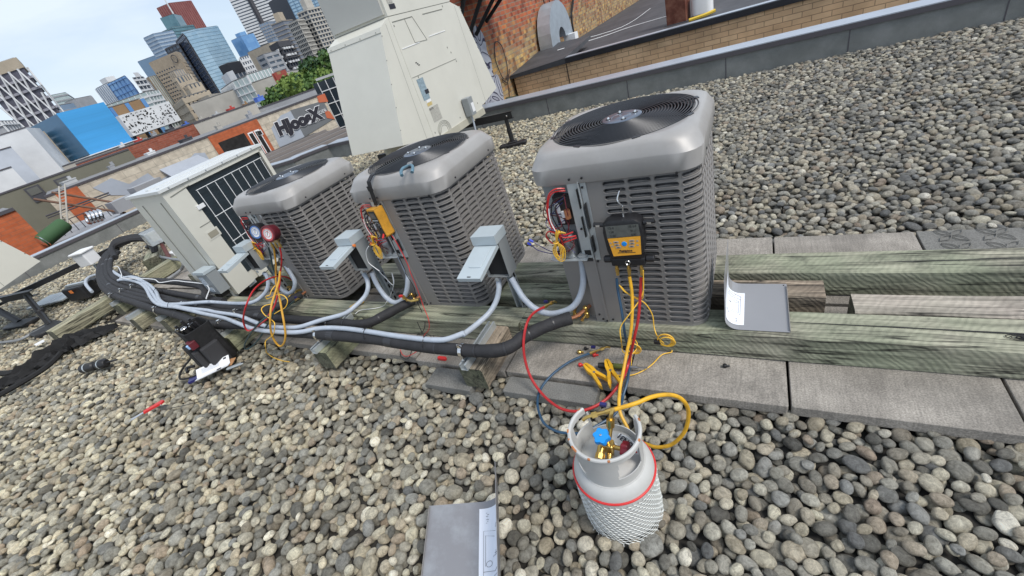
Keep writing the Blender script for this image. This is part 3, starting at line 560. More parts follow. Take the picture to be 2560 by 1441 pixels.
sleeper(-5.51,1.27,1.56,'broad green sleeper between the leftmost sleeper and the stained one')
sleeper(-6.40,1.45,1.80,'leftmost small sleeper just under the black pipe bundle',yaw=R(10))
timber('log_beam',(-6.93,1.74,.12),1.60,.165,.15,R(96),m_woods,'long rounded post lying across the left end of the pipe bundle',None)
timber('timber_block',(-8.25,2.72,.08),.75,.2,.16,R(150),m_wood,'grey green block lying on the pebbles beside the coiled pipe ends',None)
# ---------------------------------------------------------------- neighbour: tan building right behind
t=empty('tan_brick_building',(0,9.5,0),0,'low tan brick building with a black membrane roof right behind the parapet','building')
b=MB(); b.bx(-4.72,14,0,.25,-14,.42); b.build('brick_wall',m_tan,t)
b=MB(); b.bx(-4.70,14,.26,20,-1,.40); b.build('roof_surface',m_roofm,t)
b=MB(); b.bx(-3.45,14,-.05,.24,.424,.52); b.build('coping',mat('black_coping',(.018,.018,.022),.35,var=.2,scale=5),t)
b=MB(); b.bx(-3.45,14,.0,.20,.524,.530); b.build('coping_edge',m_capl,t)
b=MB(); b.add([(-4.78,-.05,.40),(-3.45,-.05,.424),(-3.45,2.0,.56),(-4.78,2.4,.60),(-4.78,-.05,.47),(-3.45,-.05,.53),(-3.45,2.0,.63),(-4.78,2.4,.66)],[(0,3,2,1),(4,5,6,7),(0,1,5,4),(1,2,6,5),(2,3,7,6),(3,0,4,7)]); b.build('membrane_hip',m_roofm,t)
b=MB(); b.box((-3.455,-.004,-.2),(.014,.012,1.22)); b.build('control_joint',m_dark,t); b=MB(); b.box((2.6,-.004,-.2),(.014,.012,1.22)); b.build('control_joint',m_dark,t)
t=empty('old_brick_building',(-4.8,8,0),0,'old red and yellow brick building with a painted mural and an iron balcony','building')
b=MB(); b.bx(-2.6,0,.3,22,-14,7.5); b.build('brick_wall',m_mural,t)
def blob(mbk,cy,cz,ry,rz,seed,n=46,x=.012,wob=.25):
    rg=random.Random(seed); ph=[rg.uniform(0,6.28) for _ in range(4)]
    pl=[]
    for i in range(n):
        a=2*math.pi*i/n; k=1+wob*(.5*math.sin(2*a+ph[0])+.35*math.sin(3*a+ph[1])+.3*math.sin(5*a+ph[2])+.2*math.sin(9*a+ph[3]))
        pl.append((cy+ry*k*math.cos(a),cz+rz*k*math.sin(a)))
    mbk.add([(x,p[0],p[1]) for p in pl]+[(0.001,p[0],p[1]) for p in pl],[tuple(range(n))]+[(i,(i+1)%n,n+(i+1)%n,n+i) for i in range(n)])
b=MB(); 
for i,(cy,cz,ry,rz) in enumerate([(.45,.95,.42,.55),(.55,.2,.38,.5),(.75,-.5,.30,.5),(.9,-1.1,.28,.3),(-.1,1.3,.35,.4)]): blob(b,cy,cz,ry,rz,i,x=.012+.003*i)
b.build('mural',m_spray,t)
b=MB(); b.tube([(.03,1.0,.95),(.03,1.18,1.2),(.03,1.42,1.1),(.03,1.45,.75),(.03,1.32,.5),(.03,1.1,.5),(.03,1.0,.75)],.009,4,True); b.tube([(.03,1.3,.5),(.03,1.2,.2),(.03,1.05,-.1)],.008,4); b.tube([(.03,1.5,.6),(.03,1.25,.38),(.03,1.05,.5)],.008,4); b.build('mural_outline',m_ink,t)
gp_=mat('dark_green_paint',(.07,.09,.06),.8,var=.5,scale=6); MB().tube([(.028,1.0,.1),(.028,1.5,.0),(.028,2.0,-.12)],.04,4).build('green_paint',gp_,t); b=MB(); b.tube([(.028,1.05,-.1),(.028,1.12,-.6),(.028,1.3,-1.1)],.04,4); b.build('green_paint',gp_,t)
b=MB(); b.bx(.0,.9,-1.4,1.3,2.1,2.2)
for p,q in [((.05,-.2,1.25),(.85,-.2,2.1)),((.05,.45,1.45),(.85,.45,2.1)),((.05,1.0,1.6),(.85,1.0,2.1)),((.85,-1.4,2.15),(.85,1.3,2.15)),((.05,-.9,.9),(.85,-.9,2.1))]: b.cyl(p,q,.035,6)
for i in range(12): b.cyl((.88,-1.3+i*.22,2.15),(.88,-1.3+i*.22,3.1),.015,5)
b.cyl((.88,-1.4,3.1),(.88,1.3,3.1),.025,6); b.build('iron_balcony',m_dark,t)
for i in range(5): MB().cyl((.06,.7+i*.22,-1.9),(.05,.66+i*.22,-.55),.012,5).build('wall_cable',m_dark,t)
for i in range(3): MB().cyl((.05,4.6+i*.35,.55),(.05,4.2+i*.42,2.2),.014,5).build('wall_cable',m_dark,t)
b=MB(); b.tube([(.08,5.2,.62),(.3,5.0,.9),(.1,6.5,1.3),(.08,7.5,2.6)],.02,5); b.build('wall_cable',m_dark,t); b=MB(); b.tube([(.08,7.8,2.9),(.1,7.2,1.9),(.1,6.2,1.1),(.12,6.0,.6)],.03,5); b.build('wall_cable',m_dark,t)
b=MB(); b.bx(0,.08,4.6,5.5,1.9,3.4); b.build('shutter',mat('rust_shutter',(.35,.10,.04),.8,var=.3,scale=4),t)
b=MB(); b.bx(0,.06,3.9,4.5,1.75,3.0); b.build('window_frame',mat('peeling_paint',(.40,.38,.38),.8,var=.5,scale=9),t)
b=MB(); b.bx(0.0,.16,3.95,4.12,.55,1.35); b.build('downpipe',mat('orange_stain',(.45,.22,.08),.7,var=.3,scale=9),t)
# galvanised goose neck vent
t=empty('gooseneck_duct',(-4.55,11.65,.45),0,'large galvanised gooseneck duct rising from the black roof by the old brick wall','duct')
pth=[]; 
w=MB(); outer=[];inner=[]
cs=[((-.0,0,.0),0),((.0,0,.55),0)]
rs=[]
def sect(c,ang,h=.30,d=.17):
    # rectangular section, tangent at angle ang in the yz plane
    ty,tz_=math.cos(ang),math.sin(ang); ny,nz_=-tz_,ty
    return [Vector((sx*d,c[0]+ny*h*s,c[1]+nz_*h*s)) for s,sx in ((1,-1),(1,1),(-1,1),(-1,-1))]
rs.append(sect((0,0),R(90))); rs.append(sect((0,.25),R(90)))
for a in range(0,181,15): rs.append(sect((.55-.55*math.cos(R(a)),.25+.55*math.sin(R(a))),R(90-a)))
w.rings(rs,True,False,False); w.build('duct_shell',mat('duct_steel',(.42,.47,.52),.4,.5,var=.1,scale=5),t)
w=MB(); w.bx(-.02,.3,.62,.9,-.02,.14); w.build('lamp_box',m_white,tag(empty('junction_box',(-4.5,12.0,.56)),'white box beside the gooseneck duct on the black roof','junction box'))
t=empty('roof_chimney',(-1.45,11.4,.40),R(-8),'rusty brown square chimney at the top edge on the black roof','chimney'); b=MB(); b.bx(-.2,.2,-.2,.2,0,.9); b.build('stack',mat('rusty_steel',(.16,.05,.03),.6,.2,var=.4,scale=5,dirt=(.3,.18,.12),dirt_amt=.5,dirt_scale=5),t); b=MB(); b.bx(-.24,.24,-.24,.24,0,.015); b.build('flange',m_roofm,t)
b=MB(); b.rbox((-.98,11.45,.62),(.42,.36,.42),.12,axis=2,seg=4); tag(b.build('plastic_bucket',m_white,smooth=True),'white bag of scrap beside the rusty brown chimney','bag')
b=MB(); b.tube([(-1.2,10.95,.43),(-.9,11.05,.44),(-.72,11.15,.46)],.035,6); tag(b.build('yellow_bar',F_yel),'yellow tube lying on the black roof by the rusty chimney','tube')
b=MB(); b.tube([(-4.0,10.6,.6),(-3.4,12.4,.45),(-2.9,13.0,.43),(-2.2,13.2,.42),(-1.7,13.1,.42)],.007,5); b.tube([(-4.3,11.6,.6),(-3.2,13.6,.43),(-3.0,17,.43)],.006,5); tag(b.build('roof_cable',m_white),'loose pale cable lying across the black membrane roof','cable')

# ---------------------------------------------------------------- city
exec_city=None
def facade(mbk,poly,z0,z1,fh,bh,cw,mw,dep=.25,skip=0,mi=1,zoff=0):
    """relief bands and mullions on the faces turned to the roof"""
    n=len(poly); cx=sum(p[0] for p in poly)/n; cy=sum(p[1] for p in poly)/n
    for i in range(n):
        a=Vector(poly[i]+(0,)); b=Vector(poly[(i+1)%n]+(0,)); d=(b-a); L_=d.length
        if L_<.5: continue
        d/=L_; nn=Vector((d.y,-d.x,0))
        if nn.dot(Vector((cx,cy,0))-a)>0: nn=-nn
        if nn.dot(a)>0: continue   # faces away
        M=Matrix((d,nn,Vector((0,0,1)))).transposed()
        if bh:
            k=z0+zoff
            while k<z1-bh*.5: mbk.box(a+d*L_/2+nn*dep/2+Vector((0,0,min(k,z1)+bh/2)),(L_+dep*2*(i%2),dep,bh),M,mi); k+=fh
        if cw:
            c=max(1,round(L_/cw))
            for j in range(c+1): mbk.box(a+d*(L_*j/c)+nn*(dep*.6/2+.01)+Vector((0,0,(z0+z1)/2)),(mw,dep*.6+.02,z1-z0),M,mi)
def bld(name,label,poly,z1,body,trim=None,fh=3.6,bh=1.4,cw=0,mw=.5,dep=.3,z0=-14,roof=F_roof,roofh=0,cat='building',group=None,par=1.2,roofbox=None,top=0,topm=None):
    if max(abs(poly[0][0]),abs(poly[0][1]))>120: fh*=.68; bh*=.68; cw*=.68; mw*=.68
    t=empty(name,(0,0,0),0,label,cat,group); b=MB(); b.prism(poly,z0,z1); zr=z1
    zlow=max(z0,-14) if z1>40 else z0
    if trim: facade(b,poly,zlow,z1-top,fh,bh,cw,mw,dep)
    b.build('wall',[body,trim or body],t)
    if top: q=MB(); q.prism(grow(poly,dep+.05),z1-top,z1+.1); q.build('crown',topm or trim,t)
    q=MB(); q.prism(grow(poly,-.4),z1+.12,z1+.3); q.build('roof',roof,t)
    if roofbox:
        cx=sum(p[0] for p in poly)/4; cy=sum(p[1] for p in poly)/4; q=MB(); q.prism([((p[0]-cx)*.45+cx,(p[1]-cy)*.45+cy) for p in poly],z1+.3,z1+roofbox); q.build('plant_room',trim or body,t)
    return t
def grow(poly,g):
    cx=sum(p[0] for p in poly)/len(poly); cy=sum(p[1] for p in poly)/len(poly); o=[]
    for p in poly:
        v=Vector((p[0]-cx,p[1]-cy)); v=v*(1+g/max(v.length,.1)); o.append((cx+v.x,cy+v.y))
    return o
CITY=[ ('lattice',[(-168.0,51.1),(-159.8,57.9),(-168.3,61.0),(-176.5,54.2)],27.4), ('grey_mid',[(-388.4,142.4),(-391.4,152.2),(-439.1,173.2),(-436.0,163.4)],42.1), ('cube',[(-96.8,29.7),(-84.8,30.2),(-86.3,36.9),(-98.4,36.4)],8.2), ('pixel',[(-105.5,45.8),(-105.9,55.9),(-119.9,55.4),(-119.5,45.2)],7.0), ('brownblk',[(-124.0,53.4),(-123.2,60.0),(-139.0,62.0),(-139.9,55.4)],9.8), ('blueglass',[(-285.7,129.3),(-269.8,131.3),(-312.7,153.0),(-328.7,151.0)],30.5), ('lightgrey_left',[(-303.1,130.4),(-289.3,131.2),(-289.8,140.8),(-303.7,140.1)],31.3), ('balcony_white',[(-234.8,116.3),(-240.1,123.5),(-272.8,141.2),(-267.6,134.0)],25.3), ('balcony_white2',[(-196.7,98.5),(-202.2,105.8),(-218.2,93.8),(-212.7,86.5)],16.3), ('greenblock',[(-336.9,175.7),(-336.8,181.0),(-340.6,181.1),(-340.7,175.8)],34.1), ('bluegrey_back',[(-532.1,277.2),(-515.4,287.0),(-522.3,298.7),(-539.0,288.9)],67.3), ('kp',[(-497.5,276.8),(-484.9,280.1),(-484.3,298.6),(-496.9,295.4)],79.8), ('hotel',[(-334.5,180.3),(-312.3,186.8),(-321.0,194.0),(-343.3,187.5)],41.0), ('darkslab',[(-397.7,231.2),(-383.3,234.3),(-402.2,247.1),(-416.6,244.0)],55.0), ('red',[(-735.1,450.8),(-715.3,459.2),(-717.6,493.0),(-737.4,484.6)],148.4), ('teal',[(-590.3,376.2),(-605.1,393.6),(-617.3,383.3),(-602.5,365.9)],112.0), ('teal2',[(-544.2,336.8),(-550.8,365.5),(-570.9,360.8),(-564.3,332.2)],92.1), ('glassD',[(-440.0,277.2),(-436.2,289.0),(-440.3,313.8),(-444.1,302.0)],70.0), ('glassDsh',[(-391.8,238.8),(-363.4,229.8),(-379.2,240.7),(-407.6,249.7)],57.5), ('white',[(-607.5,468.7),(-587.1,482.7),(-562.9,500.3),(-583.4,486.4)],148.2), ('blueunder',[(-494.5,357.7),(-479.5,360.6),(-474.9,373.6),(-489.9,370.7)],63.3), ('darkTD',[(-512.5,443.5),(-468.9,435.5),(-444.4,444.3),(-487.9,452.3)],94.3), ('glasslight',[(-411.0,380.3),(-372.8,394.9),(-382.9,421.7),(-421.2,407.1)],81.0), ('tower_a',[(-247.6,218.2),(-251.6,229.4),(-259.4,226.5),(-255.4,215.4)],36.8), ('tower_b',[(-213.8,190.7),(-205.5,190.2),(-208.0,196.7),(-216.3,197.2)],30.1), ('tower_c',[(-214.4,200.6),(-208.2,201.9),(-207.0,212.0),(-213.2,210.7)],33.9), ('greysmall',[(-398.4,334.2),(-403.9,346.7),(-412.7,342.9),(-407.2,330.3)],59.7), ('darkbalc',[(-207.8,169.0),(-199.3,166.9),(-203.2,176.5),(-211.7,178.6)],22.1), ('beigesign',[(-264.6,197.2),(-243.6,198.1),(-244.3,212.9),(-265.3,211.9)],27.0), ('greyband',[(-188.9,148.1),(-188.7,155.7),(-194.1,155.8),(-194.2,148.2)],17.8), ('stripe',[(-211.0,151.9),(-208.9,155.6),(-211.5,157.1),(-213.6,153.4)],20.6), ('darkround',[(-211.0,140.3),(-206.1,141.6),(-209.4,149.9),(-214.4,148.7)],19.4), ('condo',[(-157.9,100.8),(-132.7,89.5),(-127.2,90.7),(-152.4,102.0)],8.4), ('condo2',[(-134.2,96.0),(-132.2,103.3),(-151.4,108.7),(-153.5,101.4)],9.1), ('brickred',[(-118.0,92.5),(-116.7,94.7),(-118.2,95.6),(-119.5,93.5)],6.9), ('beigelow',[(-124.2,100.9),(-150.6,133.3),(-173.3,114.8),(-146.8,82.4)],6.6), ('midfill',[(-346.8,286.8),(-348.8,293.6),(-353.6,292.2),(-351.5,285.4)],39.5), ('insurance_base',[(-205.4,108.1),(-166.1,92.3),(-165.8,101.4),(-205.1,117.2)],9.8), ('insurance_mid',[(-183.2,103.1),(-173.0,100.3),(-172.7,104.6),(-182.8,107.4)],13.2), ('insurance_tow',[(-178.4,101.2),(-177.2,103.1),(-176.7,105.7),(-177.9,103.9)],16.6), ('insurance_cap',[(-180.6,103.1),(-181.2,106.9),(-183.9,106.5),(-183.3,102.7)],18.9), ('bandblk',[(-165.5,96.7),(-158.0,96.2),(-176.8,112.8),(-184.3,113.3)],7.9), ('fill1',[(-372.2,146.6),(-377.2,158.0),(-385.1,154.5),(-380.1,143.1)],35.7), ('fill2',[(-225.3,82.7),(-230.0,89.2),(-234.6,85.9),(-229.9,79.4)],21.5), ('lowwhite',[(-134.5,38.8),(-141.9,43.3),(-145.1,38.1),(-137.7,33.6)],13.3), ('gridglass',[(-33.1,29.0),(-31.8,30.5),(-31.4,30.8),(-32.8,29.3)],1.5),]
CD={c[0]:(c[1],c[2]) for c in CITY}
def B(key,name,label,body,trim=None,**k):
    p,z=CD[key]; return bld(name,label,p,z,body,trim,**k)
# diagonal lattice tower
t=B('lattice','lattice_tower','white office tower with a diagonal lattice facade at the left edge',mat('lattice_floor',(.10,.10,.13),.5,var=.2,scale=.3),flat('lattice_band',(.30,.30,.34)),fh=3.6,bh=.8,dep=.4,top=2.2,topm=F_beige,roof=F_lroof)
p,z=CD['lattice']; q=MB()
for i in (0,1):
    a=Vector(p[i]+(0,)); b_=Vector(p[i+1]+(0,)); d=(b_-a).normalized(); L_=(b_-a).length; nn=Vector((d.y,-d.x,0)); nn=nn if nn.dot(a)<0 else -nn
    k=-30
    while k<L_:
        for s_,h in ((1,30),(-1,30)):
            u0,u1=k,k+9; 
            if s_<0: u0,u1=u1,u0
            zs0,zs1=-14,z-2.2
            for cl in (0,):
                pa=a+d*min(max(u0,0),L_)+nn*.7; pb=a+d*min(max(u1,0),L_)+nn*.7
                if abs(u1-u0)<1e-3: continue
                za=zs0+(min(max(u0,0),L_)-u0)/(u1-u0)*(zs1-zs0); zb=zs0+(min(max(u1,0),L_)-u0)/(u1-u0)*(zs1-zs0)
                if (pb-pa).length>.3: q.cyl(pa+Vector((0,0,za)),pb+Vector((0,0,zb)),.21,5)
        k+=2.2
q.build('lattice',F_white,t)
B('grey_mid','office_tower','small grey green tower between the lattice tower and the blue cube',G_pale,F_grey,fh=4,bh=1.2)
# blue cube
p,z=CD['cube']; t=empty('gallery_cube',(0,0,0),0,'bright blue clad box with a metal spiral stair on its darker side','building')
b=MB(); b.prism(p,2.4,z); b.build('cladding',[F_cubes],t)
q=MB(); a,c=Vector(p[1]),Vector(p[2]); d=(c-a); nn=Vector((d.y,-d.x)); nn=nn.normalized()*(-.12 if nn.dot(a)>0 else .12)
pp=[tuple(a),tuple(c),tuple(c+nn),tuple(a+nn)]; q.prism(pp,2.2,z+.05); q.build('bright_face',F_cube,t)
a,c=Vector(p[0]),Vector(p[1]); 
q=MB(); mid=a.lerp(c,.42); nn=Vector((c-a).yx); nn.y*=-1; nn=nn.normalized(); nn=nn if nn.dot(mid)<0 else -nn
for k_ in range(5): q.lathe([(1.0,0),(1.15,.1),(1.05,.7),(.8,.75)],(mid.x+nn.x*1.2,mid.y+nn.y*1.2,2.3+k_*.95),14)
q.build('spiral_stair',mat('brushed_gold',(.6,.52,.4),.2,.9,var=.3,scale=2),t,smooth=True)
q=MB(); q.box((mid.x+nn.x*.8+(c-a).normalized().x*1.6,mid.y+nn.y*.8+(c-a).normalized().y*1.6,4.5),(.3,.3,5)); q.build('stair_frame',F_beige,t)
b=MB(); b.prism(grow(p,1.5),-14,2.3); b.build('podium',F_white,t)
# pixel slab
p,z=CD['pixel']; t=empty('pixel_slab',(0,0,0),0,'white raised slab building speckled with small black windows','building')
b=MB(); b.prism(p,z-3.9,z); b.build('white_skin',F_white,t); a,c=Vector(p[0]),Vector(p[1]); d=(c-a).normalized(); nn=Vector((d.y,-d.x)); nn=nn if nn.dot(a)<0 else -nn
rg=random.Random(4); q=MB(); M=Matrix((Vector((d.x,d.y,0)),Vector((nn.x,nn.y,0)),Vector((0,0,1)))).transposed(); L_=(c-a).length
for i in range(150):
    u=rg.uniform(.1,L_-.3); zz=z-rg.uniform(.25,3.6); pp=a+d*u+nn*.02; w_,h_=rg.choice([(.12,.12),(.3,.12),(.12,.3),(.28,.22)]); q.box((pp.x,pp.y,zz),(w_,.05,h_),M)
q.build('windows',m_dark,t)['kind']='stuff'
q=MB()
for u in (.15,.4,.65,.9): pp=a+d*L_*u-nn*3; q.cyl((pp.x-1,pp.y,-14),(pp.x,pp.y,z-3.8),.35,6)
q.build('stilts',F_dgrey,t)
B('brownblk','brown_block','brown and blue panelled block just above the white pixel building',F_brown,G_blue,fh=9,bh=.6,cw=5,mw=1.2)
B('blueglass','glass_block','blue glass block between a grey fin tower and balconies',G_blue,flat('blue_mullion',(.10,.2,.4)),fh=4,bh=.35,cw=5,mw=.5)
B('lightgrey_left','fin_tower','light grey tower with white vertical fins left of the blue glass block',G_steel,F_white,bh=0,cw=3,mw=.7,roofbox=3)
B('balcony_white','balcony_block','white balcony block right of the blue glass block',G_dark,F_white,fh=3.1,bh=1.1,cw=4,mw=.4,roofbox=3)
B('balcony_white2','balcony_block','low white balcony block below the green topped box',G_pale,F_white,fh=3,bh=1.0,cw=3.2,mw=.3)
B('greenblock','office_block','pale green topped box behind the white balconies',G_pale,F_brown,fh=3.4,bh=0,cw=2,mw=.5)
B('bluegrey_back','slate_tower','smooth slate blue tower left of the beige hotel',mat('slate_blue',(.16,.25,.36),.5),None)
t=B('kp','banded_tower','pale blue banded tower with small blue signs at its top',G_steel,flat('pale_band',(.33,.40,.48)),fh=4.2,bh=1.8)
B('hotel','hotel_tower','beige hotel tower with a grid of small windows and a round emblem',G_dark,flat('hotel_stone',(.36,.29,.21)),fh=3.0,bh=1.7,cw=3.0,mw=1.3,top=6,dep=.4)
p,z=CD['hotel']; a,c=Vector(p[0]),Vector(p[1]); d=(c-a).normalized(); nn=Vector((d.y,-d.x)); nn=nn if nn.dot(a)<0 else -nn
q=MB(); pc_=a.lerp(c,.86)+nn*.9; M=frame((pc_.x,pc_.y,z-3.0),(d.x,d.y,0),(0,0,1)); 
q.torus((0,0,0),2.1,.25,20,4); o=q.build('round_emblem',F_dgrey,bpy.data.objects['hotel_tower']); o.matrix_local=M
q=MB(); q.prism([tuple(a.lerp(c,.72)+nn*.42),tuple(c+nn*.42),tuple(c+nn*.65),tuple(a.lerp(c,.72)+nn*.65)],-14,z-5.9); q.build('blank_bay',flat('hotel_stone_blank',(.36,.29,.21)),bpy.data.objects['hotel_tower'])
B('darkslab','dark_slab','dark slab tower behind the beige hotel',G_dark,F_dgrey,fh=4,bh=1.2,cw=6,mw=1)
B('red','red_tower','tall dark red granite tower',G_red,flat('red_mullion',(.22,.05,.05)),bh=0,cw=5,mw=1.2,dep=.6,roof=F_dgrey)
B('teal','teal_tower','dark teal glass tower with a thin mast before the red tower',G_teal,None,roof=F_dgrey)
p,z=CD['teal']; q=MB(); q.cyl((p[0][0],p[0][1],z),(p[0][0],p[0][1],z+34),.8,6,r1=.2); q.build('mast',F_white,bpy.data.objects['teal_tower'])
B('teal2','teal_tower','stepped dark teal glass tower below the red tower',G_teal,flat('teal_mullion',(.08,.14,.16)),fh=4.4,bh=.7)
t=B('glassD','glass_tower','broad pale blue glass tower with a slanted shoulder',G_lblue,flat('glass_band',(.24,.36,.44)),fh=4.2,bh=.5,dep=.2)
B('glassDsh','shadow_tower','narrow dark blue glass tower in front of the broad pale glass tower',glassmat('navy_glass',(.012,.03,.08),(.05,.10,.20),(3,3,4)),F_dgrey,fh=4,bh=.5,cw=5,mw=.6)
B('white','white_tower','very tall white tower with thin dark horizontal window bands',G_dark,F_white,fh=5.0,bh=3.2,dep=.5)
p,z=CD['white']; q=MB(); a=Vector(p[1]); q.box((a.x*.998,a.y*.998,(z-14)/2),(4.5,4.5,z+14)); q.build('dark_corner',F_dgrey,bpy.data.objects['white_tower'])
B('blueunder','glass_block','blue glass block with a bright reflective face under the white tower',G_blue,None,roofbox=4)
B('darkTD','black_tower','black steel tower at the top edge beside the big cream unit',mat('black_steel',(.02,.022,.035),.4),None)
B('glasslight','glass_tower','light blue glass tower behind the apartment towers',G_lblue,flat('glass_band2',(.15,.25,.36)),fh=4,bh=.8,cw=8,mw=1)
B('tower_a','apartment_tower','grey apartment slab with a stepped plant room on top',mat('slate_face',(.17,.19,.23),.6),F_beige,fh=3.1,bh=.3,roofbox=5)
B('tower_b','apartment_tower','beige apartment tower with stacked balconies beside the stepped grey slab',G_dark,F_conc,fh=2.9,bh=.9,cw=2.2,mw=.55,dep=.5)
B('tower_c','apartment_tower','tallest beige apartment tower with balconies next to the big cream unit',G_dark,F_conc,fh=2.9,bh=1.0,cw=3,mw=.8,dep=.6,roofbox=5)
B('greysmall','office_tower','narrow grey tower right of the very tall white tower',G_steel,F_grey,fh=3.6,bh=1.4,cw=4,mw=.8)
B('darkbalc','dark_condo','charcoal condo with staggered pale balconies',G_dark,F_dgrey,fh=3.0,bh=.8,cw=3.4,mw=.8,dep=.8,top=2.2,topm=F_dgrey)
p,z=CD['darkbalc']; q=MB(); rg=random.Random(9)
for i in (0,1):
    a,c=Vector(p[i]),Vector(p[i+1]); d=(c-a).normalized(); nn=Vector((d.y,-d.x)); nn=nn if nn.dot(a)<0 else -nn; M=Matrix((Vector((d.x,d.y,0)),Vector((nn.x,nn.y,0)),Vector((0,0,1)))).transposed()
    for f_ in range(11):
        for j in range(4):
            pp=a.lerp(c,(j+rg.uniform(.2,.7))/4)+nn*.6; q.box((pp.x,pp.y,-12+3*f_+1.0),((c-a).length*.14,1.3,.9),M)
q.build('balconies',F_white,bpy.data.objects['dark_condo'])['kind']='stuff'
B('beigesign','beige_block','plain beige block with a faint blue sign',F_beige,None)
B('greyband','banded_block','grey mid rise with pale bands right of the striped block',G_dark,F_grey,fh=3,bh=1.6,cw=6,mw=1.5)
B('stripe','striped_block','white block with vertical stripes and punched windows',G_dark,F_white,fh=3.2,bh=1.5,cw=1.6,mw=.7)
B('darkround','drum_block','block with a black curved top storey over pale columns',G_dark,F_grey,fh=30,bh=1,cw=4,mw=.7,top=4.5,topm=mat('black_top',(.015,.016,.022),.5))
B('condo','glass_condo','pale glass condo with white fins in front of the trees',G_pale,F_white,fh=3,bh=.45,cw=2.6,mw=.3,roofbox=3)
B('condo2','glass_condo','white finned end block of the pale glass condo',G_pale,F_white,fh=6,bh=.4,cw=1.5,mw=.45)
B('brickred','brick_house','small dark red brick block above the trees',F_brown,flat('brick_red',(.28,.06,.045)),fh=3,bh=2.2,cw=2.2,mw=1.4)
B('beigelow','low_block','low beige block at the right end above the trees',F_conc,None)
B('midfill','office_tower','dim tower in the gap below the black tower',G_steel,F_grey,fh=4,bh=1)
t=B('insurance_base','stone_block','broad base of the stepped beige stone landmark',G_dark,F_beige,fh=3.6,bh=2.2,cw=2.2,mw=1.35,dep=.4)
t=B('insurance_mid','stone_block','middle tier of the stepped beige stone landmark',G_dark,F_beige,fh=3.6,bh=2.2,cw=2.2,mw=1.35,dep=.4)
t=B('insurance_tow','stone_tower','slender upper tier of the stepped beige stone landmark',G_dark,F_beige,fh=4,bh=2.4,cw=1.4,mw=.85)
B('insurance_cap','stone_tower','rounded crown behind the stepped stone landmark',F_grey,F_beige,fh=4,bh=1.4,cw=1.5,mw=.6)
B('bandblk','parking_block','beige block with long dark openings beside the stone landmark',mat('parking_dark',(.03,.03,.03),.8),flat('parking_band',(.40,.36,.30)),fh=2.6,bh=1.5)
B('fill1','low_block','distant grey block left of the brown and blue block',F_grey,None)
B('fill2','low_block','low grey block right of the blue cube',G_steel,F_grey,fh=4,bh=1.6)
B('lowwhite','white_frame_block','white framed block left of the blue cube',F_grey,F_white,fh=2.6,bh=.3,cw=2.4,mw=.3)
B('gridglass','grid_glass_box','black glass box with a white mullion grid behind the cream unit',mat('black_glass',(.02,.03,.04),.15),F_white,fh=1.05,bh=.07,cw=.8,mw=.06,dep=.06,roof=F_lroof)
# ------- middle distance rows, on planes facing the roof
def plane_block(name,label,p0,p1,ztop,dep,body,z0=-14,roof=F_roof,cat='building',cop=None):
    a,c=Vector(p0),Vector(p1); d=(c-a).normalized(); nn=Vector((-d.y,d.x)); nn=nn if nn.dot(a)>0 else -nn
    t=empty(name,(0,0,0),0,label,cat); b=MB(); poly=[p0,p1,tuple(c+nn*dep),tuple(a+nn*dep)]; b.prism(poly,z0,ztop); b.build('wall',body,t)
    b=MB(); b.prism([tuple(a+nn*.2-d*0),tuple(c+nn*.2),tuple(c+nn*(dep-.2)),tuple(a+nn*(dep-.2))],ztop+.005,ztop+.02); b.build('roof',roof,t)
    b=MB(); b.prism([tuple(a-nn*.06),tuple(c-nn*.06),tuple(c+nn*.18),tuple(a+nn*.18)],ztop-.02,ztop+.10); b.build('coping',cop or m_capd,t)
    return t,a,d,nn
WP0,WP1=(-37.90,10.0),(-32.3,28.8)   # painted wall line
wl,a,d,nn=plane_block('cinder_block_building','long cream cinder block building with grey paint patches and graffiti',WP0,WP1,.58,14,m_cind)
# s coordinate along wall measured from (-37.3,12)
O_=Vector((-37.3,12.0)); dw=(Vector((-32.3,28.8))-O_).normalized(); nw=Vector((dw.y,-dw.x))
def wpt(s,z,o=.0): q=O_+dw*s+nw*o; return (q.x,q.y,z)
def wpanel(s0,s1,z0,z1,o,name,m,parent,t_=.03):
    b=MB(); pts_=[wpt(s0,z0,o),wpt(s1,z0,o),wpt(s1,z1,o),wpt(s0,z1,o)]; pb=[wpt(s0,z0,o-t_),wpt(s1,z0,o-t_),wpt(s1,z1,o-t_),wpt(s0,z1,o-t_)]
    b.add(pts_+pb,[(0,1,2,3),(4,7,6,5),(0,4,5,1),(1,5,6,2),(2,6,7,3),(3,7,4,0)]); return b.build(name,m,parent)
m_gp=flat('grey_overpaint',(.38,.42,.48)); m_gp2=flat('dark_overpaint',(.15,.16,.17))
def wpoly(pts_,o,name,m,parent):
    b=MB(); n=len(pts_); b.add([wpt(s,z,o) for s,z in pts_]+[wpt(s,z,o-.02) for s,z in pts_],[tuple(range(n))]+[(i,(i+1)%n,n+(i+1)%n,n+i) for i in range(n)]); return b.build(name,m,parent)
wpanel(-1.6,-.45,-6,.56,.06,'orange_bay',m_obr,wl); wpanel(7.75,11.55,-6,.565,.06,'orange_bay',m_obr,wl)
wpoly([(.15,.15),(1.3,.3),(1.9,-.4),(3.2,-.2),(3.4,-.9),(5.2,-.6),(6.4,-.1),(7.0,-.3),(6.9,-6),(1.2,-6),(1.9,-1.2),(.6,-.6)],.03,'overpaint',m_gp,wl)
wpoly([(12.2,-.4),(13.4,.2),(14.4,.25),(14.4,-1.9),(12.0,-1.9)],.03,'overpaint',m_gp,wl)
wpoly([(14.3,.3),(17.3,.1),(17.3,-1.5),(14.3,-1.9)],.045,'overpaint',m_gp2,wl)
